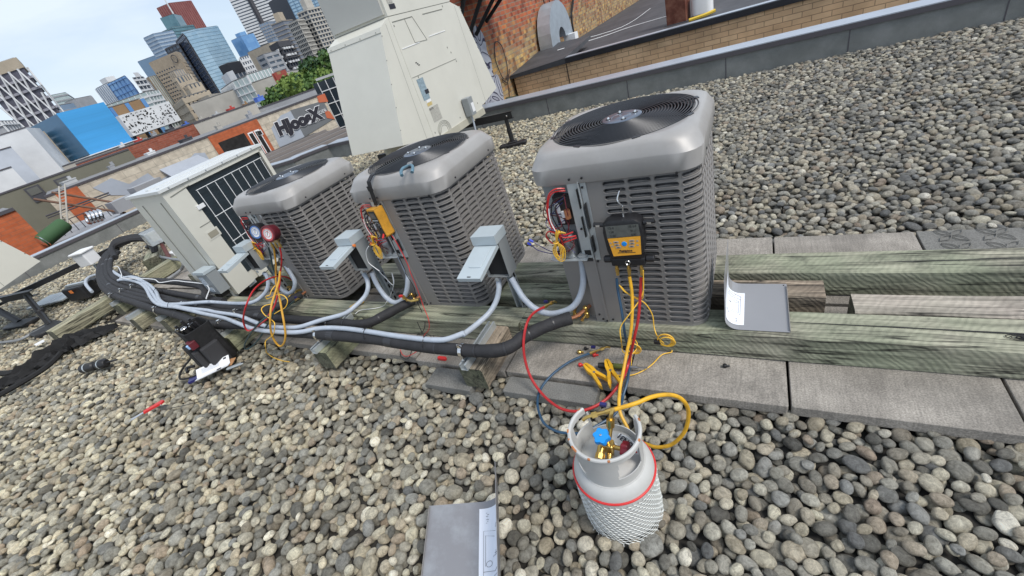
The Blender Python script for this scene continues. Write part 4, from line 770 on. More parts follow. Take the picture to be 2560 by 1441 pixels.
wpoly([(16.95,.57),(17.7,.57),(17.66,-.1),(16.85,.08)],.07,'orange_patch',F_or,wl); wpoly([(16.98,-.57),(17.4,-.85),(17.5,-1.56),(16.87,-1.22)],.07,'orange_patch',F_or,wl)
# graffiti lettering
m_gw=mat('white_spray',(.75,.76,.78),.7); Mg=frame(wpt(14.45,-.68,.10),(dw.x,dw.y,0),(0,0,1)); Mg2=frame(wpt(14.45,-.68,.13),(dw.x,dw.y,0),(0,0,1)) 
text('graffiti_outline','HJoosX',1.25,m_gw,Mg,wl,.01,.13,shear=.1); text('graffiti','HJoosX',1.25,m_ink,Mg2,wl,.01,.085,shear=.1)
text('graffiti_tag','IDER',.38,m_gw,frame(wpt(16.75,-.65,.1),(dw.x,dw.y,.05),(0,0,1)),wl,.01,.0); text('graffiti_tag','UTF',.35,m_gw,frame(wpt(15.95,-1.1,.12),(dw.x,dw.y,0),(0,0,1)),wl,.01,.0)
o=wpanel(8.15,10.15,-2.4,-.02,.075,'shop_window',mat('dark_window',(.03,.03,.03),.2,var=.4,scale=2),wl)
for s0 in (10.35,10.85): 
    o=wpanel(s0,s0+.42,-2.3,-.12,.08,'white_door',m_white,wl); wpanel(s0+.07,s0+.35,-2.2,-.22,.10,'door_pane',m_dark,o)
o=wpanel(11.0,11.4,-.6,-.2,.1,'small_window',m_white,wl); wpanel(11.06,11.34,-.54,-.26,.12,'pane',m_dark,o)
# angled bay hood on wall
b=MB(); b.add([wpt(3.9,-.25,.05),wpt(6.5,-.25,.05),wpt(6.9,-.9,1.0),wpt(4.2,-1.0,1.0),wpt(3.9,-.35,.05),wpt(6.5,-.35,.05),wpt(6.9,-1.0,1.0),wpt(4.2,-1.1,1.0)],[(0,1,2,3),(4,7,6,5),(0,3,7,4),(1,5,6,2),(2,6,7,3),(0,4,5,1)]); b.build('metal_hood',flat('hood_steel',(.33,.36,.41)),wl)
wpanel(4.3,6.6,-2.6,-.5,.07,'hood_opening',m_dark,wl)
# lower flat roofs in front of the painted wall (right part)
t,a_,d_,n_=plane_block('low_roof_building','low building with dark striped roofing below the graffiti wall',(-17.0,12.0),(-14.5,21.5),-1.9,19,flat('roof_dark',(.07,.065,.065)),roof=flat('roof_dark2',(.085,.08,.08)))
b=MB()
for i in range(7): 
    o_=n_*(2+i*2.3); p0=a_+d_*.2+o_; p1=a_+d_*9.6+o_; b.prism([tuple(p0),tuple(p1),tuple(p1+n_*.25),tuple(p0+n_*.25)],-1.88,-1.70)
b.build('roof_rib',flat('rib_grey',(.22,.20,.19)),t)
# near left: orange brick block, well with ladder and tank
t,a_,d_,n_=plane_block('orange_brick_block','near orange brick block with dark coping at the left edge',(-26.5,-6.0),(-24.35,5.42),.92,9,m_obr)
b=MB(); b.prism([(-24.35,5.42),(-26.4,5.95),(-38,12.2),(-40,3)],-14,.2) if 0 else None
t,a_,d_,n_=plane_block('olive_building','olive stucco building with small dark windows behind the ladder',(-51.0,8.0),(-46.5,19.2),1.47,12,F_olive,roof=F_lroof)
for (px,pz) in ((13.1,.72),(14.95,.62)):
    q=a_+d_*(px-8.0+.0); b=MB(); M=Matrix((Vector((d_.x,d_.y,0)),Vector((-n_.x,-n_.y,0)),Vector((0,0,1)))).transposed(); f_=b.box((q.x-n_.x*.02,q.y-n_.y*.02,pz),(.95,.12,1.15),M).build('window',F_dgrey,t); b=MB(); b.box((q.x-n_.x*.1,q.y-n_.y*.1,pz+.22),(.7,.04,.5),M); b.build('pane',m_lcd,f_)
lw=empty('extension_ladder',(0,0,0),0,'pale ladder leaning up out of the yard before the olive building','ladder'); b=MB(); A0,A1=Vector((-24.3,6.05,-.35)),Vector((-24.9,7.2,1.12)); sd=Vector((.1,.18,0))
b.cyl(A0,A1,.03,6); b.cyl(A0+sd,A1+sd,.03,6); b.build('rail',F_conc,lw); b=MB()
for i in range(14): q=A0.lerp(A1,(i+.5)/14); b.cyl(q,q+sd,.015,5)
b.build('rungs',F_conc,lw)
tk=empty('green_tank',(0,0,0),0,'dark green horizontal tank with a shiny end near the parapet','tank'); b=MB(); b.lathe([(.0,0),(.24,.02),(.28,.1),(.28,1.0),(.24,1.08),(0,1.1)],(-24.2,5.25,-.42),18,Matrix.Rotation(R(-75),3,'X')); b.build('shell',F_greenr,tk,smooth=True); b=MB(); b.lathe([(0,-.06),(.2,0),(.285,.09)],(-24.2,5.25,-.42),18,Matrix.Rotation(R(-75),3,'X')); b.build('end_cap',m_chrome,tk,smooth=True)
yd=empty('yard_deck',(0,0,0),0,'grey metal deck and railings in the yard left of the green tank','deck'); b=MB(); b.prism([(-25.5,5.6),(-24.0,7.9),(-29,9.8),(-31,7)],-14,-.75); b.build('deck',F_grey,yd); b=MB()
for i in range(9): q=Vector((-26.5,6.3,-.75)).lerp(Vector((-26.0,8.3,-.75)),i/8); b.cyl(q,q+Vector((0,0,.55)),.018,5)
b.cyl((-26.5,6.3,-.2),(-26,8.3,-.2),.02,5); b.cyl((-28,6.9,.15),(-27.3,9.3,.1),.04,6); b.cyl((-28,6.9,.05),(-27.3,9.3,0),.03,6); b.build('railing',F_dgrey,yd)
du=empty('silver_duct',(0,0,0),0,'shiny corrugated silver duct elbow in the yard under the orange bay','duct'); b=MB()
for i in range(4): b.torus((-24.0,6.95+i*.13,-.3-.02*i),.2,.07,18,6,Matrix.Rotation(R(70),3,'X'))
b.build('corrugation',m_chrome,du,smooth=True)
eq=empty('roof_housing',(0,0,0),0,'grey sheet metal housings beside the silver duct','roof housing'); b=MB(); b.box((-24.3,8.4,-.35),(.7,.9,.5)); b.box((-24.2,9.6,-.15),(.7,1.2,.5)); b.build('sheet_metal',F_grey,eq)
fr=empty('steel_scaffold',(0,0,0),0,'brown steel frame leaning over the orange brick bay','frame'); b=MB(); b.cyl((-25.5,6.4,1.0),(-24.1,8.2,-.7),.05,6); b.cyl((-25.4,7.0,1.0),(-24.0,8.8,-.7),.05,6); b.build('bars',flat('brown_steel',(.16,.09,.06)),fr)
# rows behind the painted wall
plane_block('brick_row_building','long red brown brick building with faded painted words behind the cream wall',(-58.9,19.4),(-53.6,31.2),1.72,8,m_rbr,roof=F_roof)
Vw=(Vector((-53.6,31.2))-Vector((-58.9,19.4))).normalized(); 
text('painted_words','DEAR',.75,m_gw,frame((-57.95+.12,21.5,1.0),(Vw.x,Vw.y,0),(0,0,1)),bpy.data.objects['brick_row_building'],.01,.02); text('painted_words','TAVERN',.3,m_gw,frame((-57.9+.12,21.6,.5),(Vw.x,Vw.y,0),(0,0,1)),bpy.data.objects['brick_row_building'],.01,.0)
plane_block('beige_row_building','plain beige wall building above the orange bay with shop door',(-50.9,27.7),(-47.6,33.2),1.65,6,F_conc,roof=F_roof)
plane_block('grey_row_building','grey flat roofed building behind the graffiti wall',(-49.3,34.0),(-44.0,41.0),.95,6,F_grey,roof=F_lroof)
plane_block('white_row_building','small white stucco block in front of the blue cube',(-82,24.5),(-76.5,33.5),2.05,8,F_conc,roof=F_lroof)
plane_block('white_shed','white block under the lattice tower at the left edge',(-82.8,19.5),(-80.2,24.8),7.3,8,F_white,roof=F_lroof)
plane_block('white_shed','tilted pale wall left of the blue cube stair',(-75.6,10),(-75.2,20.8),5.5,6,flat('pale_wall',(.45,.48,.53)),roof=F_lroof)
plane_block('white_shed','low white box at the left edge under the tilted pale wall',(-64.2,10),(-63.8,16.5),3.3,5,F_white,roof=F_lroof)
plane_block('white_row_building','long whitewashed parapet row below the blue cube',(-68,14.5),(-63.5,24.0),1.25,6,F_lroof,roof=F_lroof)
rg=random.Random(21)
cols=[F_redp,F_bluep,F_white,F_grey,F_conc,F_dgrey,F_lroof,F_brown]; nm=['red','blue','white','grey','beige','charcoal','pale grey','brown']
for i in range(16):
    u=i/15; base=Vector((-61.5,25)).lerp(Vector((-52,37)),i/9) if i<10 else Vector((-46,14)).lerp(Vector((-40,30)),(i-10)/6)
    zt=1.6 if i<10 else .57; b=MB(); s_=rg.uniform(.3,.7); h_=rg.uniform(.2,.5)*(1 if i<10 else .7); b.box((base.x,base.y,zt+h_/2),(s_,s_*1.3,h_)); b.box((base.x,base.y,zt+h_+.04),(s_*1.1,s_*1.4,.08)); b.cyl((base.x,base.y+.2,zt+h_),(base.x,base.y+.2,zt+h_+.3),.12,8)
    k_=[2,0,3,5,1,4,6,0,7,1,6,3,2,5,4,3][i]; tag(b.build('rooftop_unit',cols[k_]),('%s vent box on the far brick row, %s from the left' if i<10 else '%s vent box standing on the long cream wall, %s from the left')%(nm[k_],['first','second','third','fourth','fifth','sixth','seventh','eighth','ninth','tenth'][i if i<10 else i-10]),'rooftop unit','boxes on the far roofs')
# yellow painted stair
b=MB(); b.cyl((-58.5,20.2,1.25),(-57.5,21.4,.1),.1,6); b.cyl((-58.5,20.4,1.2),(-57.6,20.7,1.2),.09,6); b.cyl((-57.6,21.9,.35),(-57,23.2,.35),.09,6); tag(b.build('yellow_pipework',F_yel),'yellow painted pipework on the roofs behind the cream wall','pipework')
# trees
m_leaf=[mat('leaf_dark',(.035,.085,.03),.7),mat('leaf_mid',(.07,.14,.03),.7),mat('leaf_light',(.13,.20,.035),.7)]; m_bark=flat('bark',(.08,.06,.045))
def tree(c,h,w,label,mix,seed,group='trees by the glass condo'):
    t=empty('leafy_tree',c,0,label,'tree',group); rg=np.random.default_rng(seed)
    b=MB(); b.tube([(0,0,0),(w*.03,0,h*.35),(0,w*.02,h*.6)],lambda u:h*.03*(1-u*.6),7)
    for i in range(6): an=i*1.05; b.tube([(0,0,h*.4),(w*.2*math.cos(an),w*.2*math.sin(an),h*.6),(w*.36*math.cos(an),w*.36*math.sin(an),h*.75)],lambda u:h*.014*(1-u*.8),5)
    b.build('trunk',m_bark,t)
    b=MB(); lob=[(rg.normal(0,w*.25),rg.normal(0,w*.25),h*rg.uniform(.5,.95),w*rg.uniform(.12,.24)) for _ in range(16)]
    for lx,ly,lz,lr in lob:
        mi=int(rg.choice(3,p=mix)); n=150; v=rg.normal(size=(n,3)); v/=np.linalg.norm(v,axis=1)[:,None]; v*= (lr*rg.uniform(.55,1.12,n))[:,None]; v[:,2]*=.75
        for q in v:
            ce=Vector((lx+q[0],ly+q[1],lz+q[2])); u_=Vector(rg.normal(size=3)).normalized(); w_=u_.orthogonal().normalized(); s_=w*.022*rg.uniform(.7,1.5); b.add([ce+u_*s_,ce+w_*s_,ce-u_*s_,ce-w_*s_],[(0,1,2,3)],mi if rg.random()>.2 else int(rg.integers(3)))
    b.build('crown',m_leaf,t)
for i,(c,h,w,lb,mix) in enumerate([((-88,64,-12),15.6,9,'dark green tree left of the glass condo base',(.6,.3,.1)),((-82,64,-12),16.0,12,'bright yellow green tree in the middle of the clump',(.05,.35,.6)),((-79,67,-12),16.8,12,'fresh light green tree right of the brightest one',(.1,.4,.5)),((-76,71,-12),18.0,12,'mid green tree nearing the apartment towers',(.3,.5,.2)),((-84,88,-12),20.5,12,'tall dark tree against the apartment towers',(.7,.25,.05)),((-71,76,-12),17.5,11,'olive green tree beside the black grid glass box',(.35,.45,.2)),((-78,36.5,-12),14.2,4.5,'small round tree under the white pixel building',(.5,.4,.1)),((-66,17.5,-12),12.9,5,'sparse tree at the whitewashed row',(.3,.5,.2))]): tree(c,h,w,lb,mix,i+1)

# ---------------------------------------------------------------- condensing units (grey, top fan)
H_,RC=.335,.075; X0=-.035; ZB,ZT=.19,.965     # cabinet half width, corner radius, start of louvres, bottom, top (world z)
def rsq(s,h=H_,r=RC,x0=X0):
    """point and outward normal along the rounded square, s from (x0,-h) counterclockwise"""
    segs=[('l',(x0,-h),(1,0),h-r-x0),('a',(h-r,-h+r),-90),('l',(h,-h+r),(0,1),2*(h-r)),('a',(h-r,h-r),0),('l',(h-r,h),(-1,0),2*(h-r)),('a',(-h+r,h-r),90),('l',(-h,h-r),(0,-1),2*(h-r)),('a',(-h+r,-h+r),180),('l',(-h+r,-h),(1,0),h-r+x0)]
    al=r*math.pi/2
    for g_ in segs:
        L_=g_[3] if g_[0]=='l' else al
        if s<=L_+1e-9:
            if g_[0]=='l': p=(g_[1][0]+g_[2][0]*s,g_[1][1]+g_[2][1]*s); return p,(g_[2][1],-g_[2][0])
            t=R(g_[2])+s/r; return (g_[1][0]+r*math.cos(t),g_[1][1]+r*math.sin(t)),(math.cos(t),math.sin(t))
        s-=L_
    return (x0,-h),(0,-1)
S_front=H_-RC-X0; S_arc=RC*math.pi/2; S_side=2*(H_-RC)
S_left_end=S_front+3*S_arc+2*S_side+.44
def skin_mesh():
    b=MB(); rows=24; rz=(ZT-.018-(ZB+.018))/rows; ncol=21; pw=(S_left_end)/ncol
    outer=[];hole=[]
    hw,hh=pw*.435,rz*.28
    # outline parameters: 20 points
    ho=[];co=[]
    for k in range(5): ho.append((hw-hh-(2*(hw-hh))*k/4,hh)); co.append((.5-k/4,.5))
    for k in range(1,5): a=R(90+180*k/5); ho.append((-(hw-hh)+hh*math.cos(a),hh*math.sin(a))); co.append((-.5,.5-k/5))
    for k in range(5): ho.append((-(hw-hh)+2*(hw-hh)*k/4,-hh)); co.append((-.5+k/4,-.5))
    for k in range(1,5): a=R(-90+180*k/5); ho.append(((hw-hh)+hh*math.cos(a),hh*math.sin(a))); co.append((.5,-.5+k/5))
    n=len(ho)
    for c in range(ncol):
        for r in range(rows):
            sc=(c+.5)*pw; zc=ZB+.018+(r+.5)*rz
            def P(ds,dz,inn):
                p,nn=rsq(min(max(sc+ds,0),S_left_end)); return (p[0]-nn[0]*inn,p[1]-nn[1]*inn,zc+dz)
            o0=len(b.v)
            b.v+=[P(u*pw,v*rz,0) for u,v in co]+[P(u,v,0) for u,v in ho]+[P(u,v,-.0035) for u,v in [(x*1.035,y*1.18) for x,y in ho]]+[P(u,v-.003,.008) for u,v in ho]
            for i in range(n):
                j=(i+1)%n; b.f.append((o0+i,o0+j,o0+n+j,o0+n+i)); b.f.append((o0+2*n+i,o0+2*n+j,o0+3*n+j,o0+3*n+i)); b.f.append((o0+n+i,o0+n+j,o0+2*n+j,o0+2*n+i)); b.m+=[0,0,0]
    # pressed slat behind every slot
    for c in range(ncol):
        for r in range(rows):
            sc=(c+.5)*pw; zc=ZB+.018+(r+.5)*rz; ra=[];rb=[]
            for k in range(5):
                p,nn=rsq(min(max(sc+(-hw+2*hw*k/4),0),S_left_end)); ra.append((p[0]-nn[0]*.006,p[1]-nn[1]*.006,zc-hh*1.1)); rb.append((p[0]-nn[0]*.013,p[1]-nn[1]*.013,zc-hh*.80+.002*(1 if k in(1,2) else 0)))
            b.rings([ra,rb],closed=False)
    # top and bottom rails
    K=90
    for z0,z1 in((ZB,ZB+.018),(ZT-.018,ZT)):
        ra=[];rb=[]
        for k in range(K+1):
            p,nn=rsq(S_left_end*k/K); ra.append((p[0],p[1],z0)); rb.append((p[0],p[1],z1))
        b.rings([ra,rb],closed=False)
    return b
SK=skin_mesh()
def capring(h,r,z,n=96,f=None):
    o=[]
    for i in range(n):
        a=2*math.pi*i/n; c,s_=math.cos(a),math.sin(a)
        # superellipse-like rounded square: ray hit
        q=h-r; ax,ay=abs(c),abs(s_)
        # intersection of ray with rounded square
        t=h/max(ax,ay)
        if min(ax,ay)*t>q:
            # corner circle centre (q,q)
            bq=q*(ax+ay); cc=2*q*q-r*r; t=bq+math.sqrt(max(0,bq*bq-cc))
        zz=z+(f(a) if f else 0); o.append(Vector((c*t,s_*t,zz)))
    return o
def fan_unit(name,x,y,label,rz=0,var=0):
    t=empty(name,(x,y,0),rz,label,'air conditioner','grey top fan condensers on the timbers')
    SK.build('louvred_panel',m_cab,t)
    b=MB()
    # plain front post, lower access panel and edge folds
    b.bx(-.125,X0,-H_,-H_+.02,ZB,ZT); b.bx(-.185,-.127,-H_-.003,-H_+.02,ZB,.56); b.bx(-.135,-.125,-H_-.006,-H_+.05,ZB,ZT)
    b.build('front_post',m_cab,t)
    b=MB(); q=b
    # recess back wall, left return
    a0=Vector((-.185,-H_+.015,0)); a1=Vector((-H_,-H_+.085,0)); dv=(a1-a0); nn=Vector((dv.y,-dv.x,0)).normalized()
    b.prism([(a0.x,a0.y),(a1.x,a1.y),(a1.x+.006,a1.y+.012),(a0.x+.006,a0.y+.012)],.60,ZT-.002); b.bx(-H_-.001,-H_+.004,-H_+.085,-H_+.2,ZB,ZT)
    b.build('control_bay_wall',mat('bay_wall',(.22,.24,.25),.45,.2,var=.08,scale=5) if var==0 else bpy.data.materials['bay_wall'],t)
    b=MB(); b.prism([(a0.x,a0.y),(a1.x,a1.y),(a1.x+.006,a1.y+.012),(a0.x+.006,a0.y+.012)],ZB,.598); b.build('lower_corner',m_cab,t)
    b=MB(); b.bx(-.178,-.128,-H_-.012,-H_-.009,.585,ZT-.006); b.bx(-.128,-.125,-H_-.022,-H_-.009,.585,ZT-.006); b.bx(-.124,-.098,-H_-.004,-H_-.001,.57,ZT-.006)
    b.build('galvanised_strip',m_galv,t)
    b=MB()
    for sx,z0,z1 in ((-.140,.70,.80),(-.136,.84,.93),(-.113,.62,.70),(-.113,.74,.86)): b.bx(sx-.002,sx+.002,-H_-.0235,-H_-.003,z0,z1)
    b.bx(-.165,-.135,-H_-.0125,-H_-.003,.60,.628); b.build('strip_slots',m_dark,t)
    # screws
    b=MB()
    for sx,sz,oy in((-.16,.975,-.016),(-.105,.975,-.016),(-.115,.93,-.004),(-.155,.74,-.014),(-.115,.56,-.002),(-.15,ZB+.02,-.003),(-.13,ZB+.012,-.006),(-.1,ZB+.02,-.003),(-.165,ZB+.05,-.004),(.26,.95,-.014)): b.lathe([(.0055,0),(.005,.004),(0,.005)],(sx,-H_+oy,sz),8,Matrix.Rotation(R(90),3,'X'))
    for sy,sz in((-.2,.975),(.2,.975)): b.lathe([(.0055,0),(.005,.004),(0,.005)],(H_+.014,sy,sz),8,Matrix.Rotation(R(90),3,'Y'))
    b.build('screws',m_black,t)
    # coil inside
    b=MB(); ra=[];rb=[]
    for k in range(41):
        s=.0+(S_front+S_arc+S_side*.80)*k/40; p,nn=rsq(s); ra.append((p[0]-nn[0]*.028,p[1]-nn[1]*.028,ZB+.01)); rb.append((p[0]-nn[0]*.028,p[1]-nn[1]*.028,ZT-.02))
    b.rings([ra,rb],closed=False)
    ra=[];rb=[]
    for k in range(31):
        s=(S_front+2*S_arc+S_side+.10)+(S_left_end-(S_front+2*S_arc+S_side+.10))*k/30; p,nn=rsq(s); ra.append((p[0]-nn[0]*.028,p[1]-nn[1]*.028,ZB+.01)); rb.append((p[0]-nn[0]*.028,p[1]-nn[1]*.028,ZT-.02))
    b.rings([ra,rb],closed=False); b.build('coil',m_fin,t)
    b=MB(); b.prism([(p.x,p.y) for p in capring(H_-.002,RC,0,48)],ZB-.006,ZB+.006); b.build('base_pan',m_cab,t)
    b=MB(); b.lathe([(.10,ZB),(.10,.5),(.07,.56),(0,.58)],(-.0,0,0),20); b.build('compressor',m_dark,t,smooth=True)
    # cap
    hc=.350
    sc=lambda dep:(lambda a:-dep*math.exp(-((((math.degrees(a)+360)%90)-45)/9.5)**2))
    b=MB(); rs=[capring(hc-.004,RC+.01,.952),capring(hc,RC+.01,.956),capring(hc,RC+.01,1.022,f=sc(.0)),capring(hc-.001,RC+.012,1.030,f=sc(.010)),capring(hc-.020,RC+.02,1.068,f=sc(.014)),capring(hc-.028,RC+.03,1.079,f=sc(.008)),capring(hc-.04,RC+.04,1.084,f=sc(.003))]
    circ=lambda r,z:[Vector((r*math.cos(2*math.pi*i/96),r*math.sin(2*math.pi*i/96),z)) for i in range(96)]
    rs+=[[ (Vector((p.x*.94,p.y*.94,1.087)) if p.length>.345 else Vector((p.x*.98,p.y*.98,1.086))) for p in rs[-1]],circ(.316,1.087),circ(.311,1.083),circ(.306,1.066),circ(.306,.99)]
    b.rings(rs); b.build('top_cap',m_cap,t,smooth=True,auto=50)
    # brackets notches on the cap (dark recesses) where the guard is held
    b=MB()
    for an in (-112,-68,-22,22,68,112,158,-158): 
        a=R(an); b.box((.313*math.cos(a),.313*math.sin(a),1.0865),(.018,.03,.006),rotz(a))
    b.build('guard_bracket',m_wire,t)
    b=MB()
    for k in range(18): r=.092+k*.0128; b.torus((0,0,1.0885+.006*(1-((r-.092)/.22)**2)),r,.0023,72,5)
    for k in range(8):
        a=R(22.5+45*k); b.cyl((.07*math.cos(a),.07*math.sin(a),1.091),(.313*math.cos(a),.313*math.sin(a),1.0845),.0024,5)
    b.build('fan_guard',m_wire,t,smooth=True)
    h=MB(); h.lathe([(.086,1.093),(.086,1.096),(.080,1.0985),(.045,1.0985),(.043,1.0965),(.040,1.0985),(0,1.0985)],(0,0,0),40,cap0=True,cap1=False); h=h.build('hub_plate',m_hub,t,smooth=True)
    b=MB()
    for k in range(4):
        a=R(20+90*k); b.lathe([(.012,0),(.012,.0012)],(.058*math.cos(a),.058*math.sin(a),1.0982),12)
    b.build('bolt_recess',m_dark,h)
    for k in range(4):
        a=R(20+90*k); b=MB(); b.lathe([(.006,0),(.006,.005),(.004,.009),(0,.010)],(.058*math.cos(a),.058*math.sin(a),1.099),10); b.build('bolt',m_chrome,h,smooth=True)
    b=MB(); b.lathe([(.288,1.06),(.288,.93)],(0,0,0),48,cap0=False,cap1=False); b.build('fan_shroud',m_dark,t)
    for k in range(3):
        b=MB(); a=R(120*k+30+var*25); rs=[]
        for i in range(7):
            r=.06+.21*i/6; w=.10+.07*i/6; tw=R(24-8*i/6); rs.append([Vector((r*math.cos(a)-s*w*math.cos(tw)*math.sin(a),r*math.sin(a)+s*w*math.cos(tw)*math.cos(a),1.02+s*w*math.sin(tw)*.55)) for s in (-1,-.5,0,.5,1)])
        b.rings(rs,closed=False); b.build('fan_blade',mat('fan_blade',(.05,.055,.065),.35,.4) if 'fan_blade' not in bpy.data.materials else bpy.data.materials['fan_blade'],t,smooth=True)
    b=MB(); b.lathe([(.075,.93),(.075,1.05),(.06,1.06)],(0,0,0),24); b.build('fan_motor',m_dark,t,smooth=True)
    # control bay shelf
    b=MB(); b.prism([(-.335,-H_-.03),(-.30,-H_-.045),(-.150,-H_-.045),(-.150,-H_+.03),(-.335,-H_+.09)],.590,.594); b.build('bay_shelf',m_galv,t)
    e=MB(); e.bx(-.262,-.182,-H_-.004,-H_+.05,.76,.90); e=e.build('contactor',m_black,t)
    b=MB(); b.bx(-.258,-.236,-H_-.008,-H_-.004,.82,.87); b.bx(-.25,-.228,-H_-.008,-H_-.004,.77,.812); b.bx(-.232,-.212,-H_-.014,-H_-.004,.80,.83); b.build('contactor_label',m_white,e)
    b=MB(); b.cyl((-.200,-H_-.02,.80),(-.200,-H_-.02,.84),.014,10); b.build('contactor_coil',m_copper,e)
    b=MB(); b.lathe([(.042,.596),(.044,.60),(.044,.705),(.040,.712),(.030,.713)],(-.245,-H_+.012,0),24); b.build('capacitor',m_steel,t,smooth=True)
    b=MB(); b.lathe([(.024,.594),(.024,.604),(.016,.606),(.016,.61)],(-.178,-H_-.012,0),14); b.build('grommet',m_box,t)
    rg=random.Random(5+var)
    def wires(nm,col,n,z0,z1,r=.0022,xs=(-.31,-.19)):
        b=MB()
        for i in range(n):
            p=[(rg.uniform(*xs),-H_-rg.uniform(.0,.045),z0+(z1-z0)*k/5+rg.uniform(-.02,.02)) for k in range(6)]; b.tube(p,r,5,res=4)
        b.build(nm,col,t)
    b=MB(); rw=.0034 if var==0 else .0024; b.tube([(-.19,-H_-.01,.935),(-.225,-H_-.03,.945),(-.262,-H_-.03,.92),(-.285,-H_-.03,.86),(-.292,-H_-.03,.80),(-.28,-H_-.035,.75),(-.25,-H_-.04,.70),(-.26,-H_-.04,.64),(-.30,-H_-.04,.62)],rw,6); b.tube([(-.19,-H_-.01,.925),(-.24,-H_-.03,.93),(-.275,-H_-.03,.88),(-.285,-H_-.03,.80),(-.25,-H_-.04,.73),(-.19,-H_-.03,.735)],rw,6); b.tube([(-.18,-H_-.03,.715),(-.23,-H_-.05,.72),(-.26,-H_-.05,.74),(-.30,-H_-.04,.75),(-.325,-H_-.03,.72),(-.30,-H_-.03,.68),(-.24,-H_-.04,.69),(-.18,-H_-.03,.705)],rw,6); b.build('red_wire',m_redp,t)
    b=MB(); b.tube([(-.20,-H_-.01,.90),(-.25,-H_-.025,.89),(-.27,-H_-.03,.83),(-.262,-H_-.03,.78),(-.25,-H_-.03,.73),(-.27,-H_-.04,.66),(-.30,-H_-.035,.60)],.003,6); b.tube([(-.19,-H_-.02,.90),(-.245,-H_-.03,.86),(-.24,-H_-.03,.80),(-.225,-H_-.03,.74)],.003,6); b.build('black_wire',m_black,t)
    b=MB(); b.tube([(-.275,-H_-.035,.86),(-.28,-H_-.04,.80),(-.265,-H_-.045,.74),(-.28,-H_-.05,.69)],.0024,5); b.build('white_wire',m_white,t); 
    wires('wine_wire',m_wine,4,.62,.9,.0022)
    wires('violet_wire',m_navy,2,.64,.88,.002)
    # bundle of yellow wire
    b=MB()
    for k in range(6):
        w=.010+.004*k; h=.045+.006*(k%3); cx=-.272+.003*(k%2); b.tube([(cx,-H_-.052-.002*k,.70),(cx+w,-H_-.056-.002*k,.735+.004*k),(cx+w*1.8,-H_-.055,.765-.004*k),(cx+w*.6,-H_-.054,.74),(cx,-H_-.052,.70),(cx-w,-H_-.054,.66),(cx-w*.6,-H_-.056,.70-h*1.6),(cx+w*.5,-H_-.056,.70-h*1.7),(cx+w,-H_-.054,.665),(cx,-H_-.053,.70)],.0022,5,res=4)
    b.torus((-.272,-H_-.056,.70),.011,.003,12,5); b.build('yellow_wire_bundle',m_yell2,t)
    if var==0:
        b=MB(); b.tube([(-.30,-H_-.02,.62),(-.335,-H_-.03,.645),(-.37,-H_-.04,.68),(-.395,-H_-.04,.70)],.0022,5); b.tube([(-.30,-H_-.02,.615),(-.34,-H_-.03,.63),(-.385,-H_-.04,.655),(-.41,-H_-.04,.685)],.0022,5); b.build('loose_wire',m_navy,t)
        b=MB(); b.cyl((-.395,-H_-.04,.70),(-.412,-H_-.04,.712),.006,8); b.cyl((-.41,-H_-.04,.685),(-.426,-H_-.04,.695),.006,8); b.build('blue_connector',mat('blue_nylon',(.03,.06,.5),.4),t)
    # service valves
    for (vx,vz,s_) in ((-.235,.245,1.),(-.30,.235,.8)):
        v=MB(); v.lathe([(.011*s_,-.03),(.014*s_,-.02),(.014*s_,.0),(.010*s_,.004),(.010*s_,.018),(.013*s_,.02),(.013*s_,.036),(.009*s_,.04)],(vx,-H_+.0,vz),10); v.cyl((vx,-H_,vz-.01),(vx-.012,-H_-.035,vz-.016),.007*s_,10); v.cyl((vx-.012,-H_-.035,vz-.016),(vx-.013,-H_-.045,vz-.018),.009*s_,6); v.cyl((vx,-H_,vz),(vx-.01,-H_+.06,vz),.007*s_,8); v.build('service_valve',m_brass,t,smooth=True)
    return t
U3=(-.506,1.945); U2=(-1.742,2.02); U1=(-3.052,2.055)
fan_unit('condenser_unit',U3[0],U3[1],'rightmost grey condenser, nearest, with the orange digital gauge hung on it',0,0)
fan_unit('condenser_unit',U2[0],U2[1],'middle grey condenser with pliers on top and a multimeter strapped to its corner',0,1)
fan_unit('condenser_unit',U1[0],U1[1],'leftmost grey condenser with a blue and a red dial gauge hung on it',0,2)
# yellow energy label seen on left unit's corner
b=MB(); b.box((U1[0]-.262,U1[1]-H_+.04,.43),(.11,.004,.16),rotz(R(-25))); tag(b.build('rating_label',F_yel),'yellow printed label stuck low on the corner of the leftmost condenser','label')
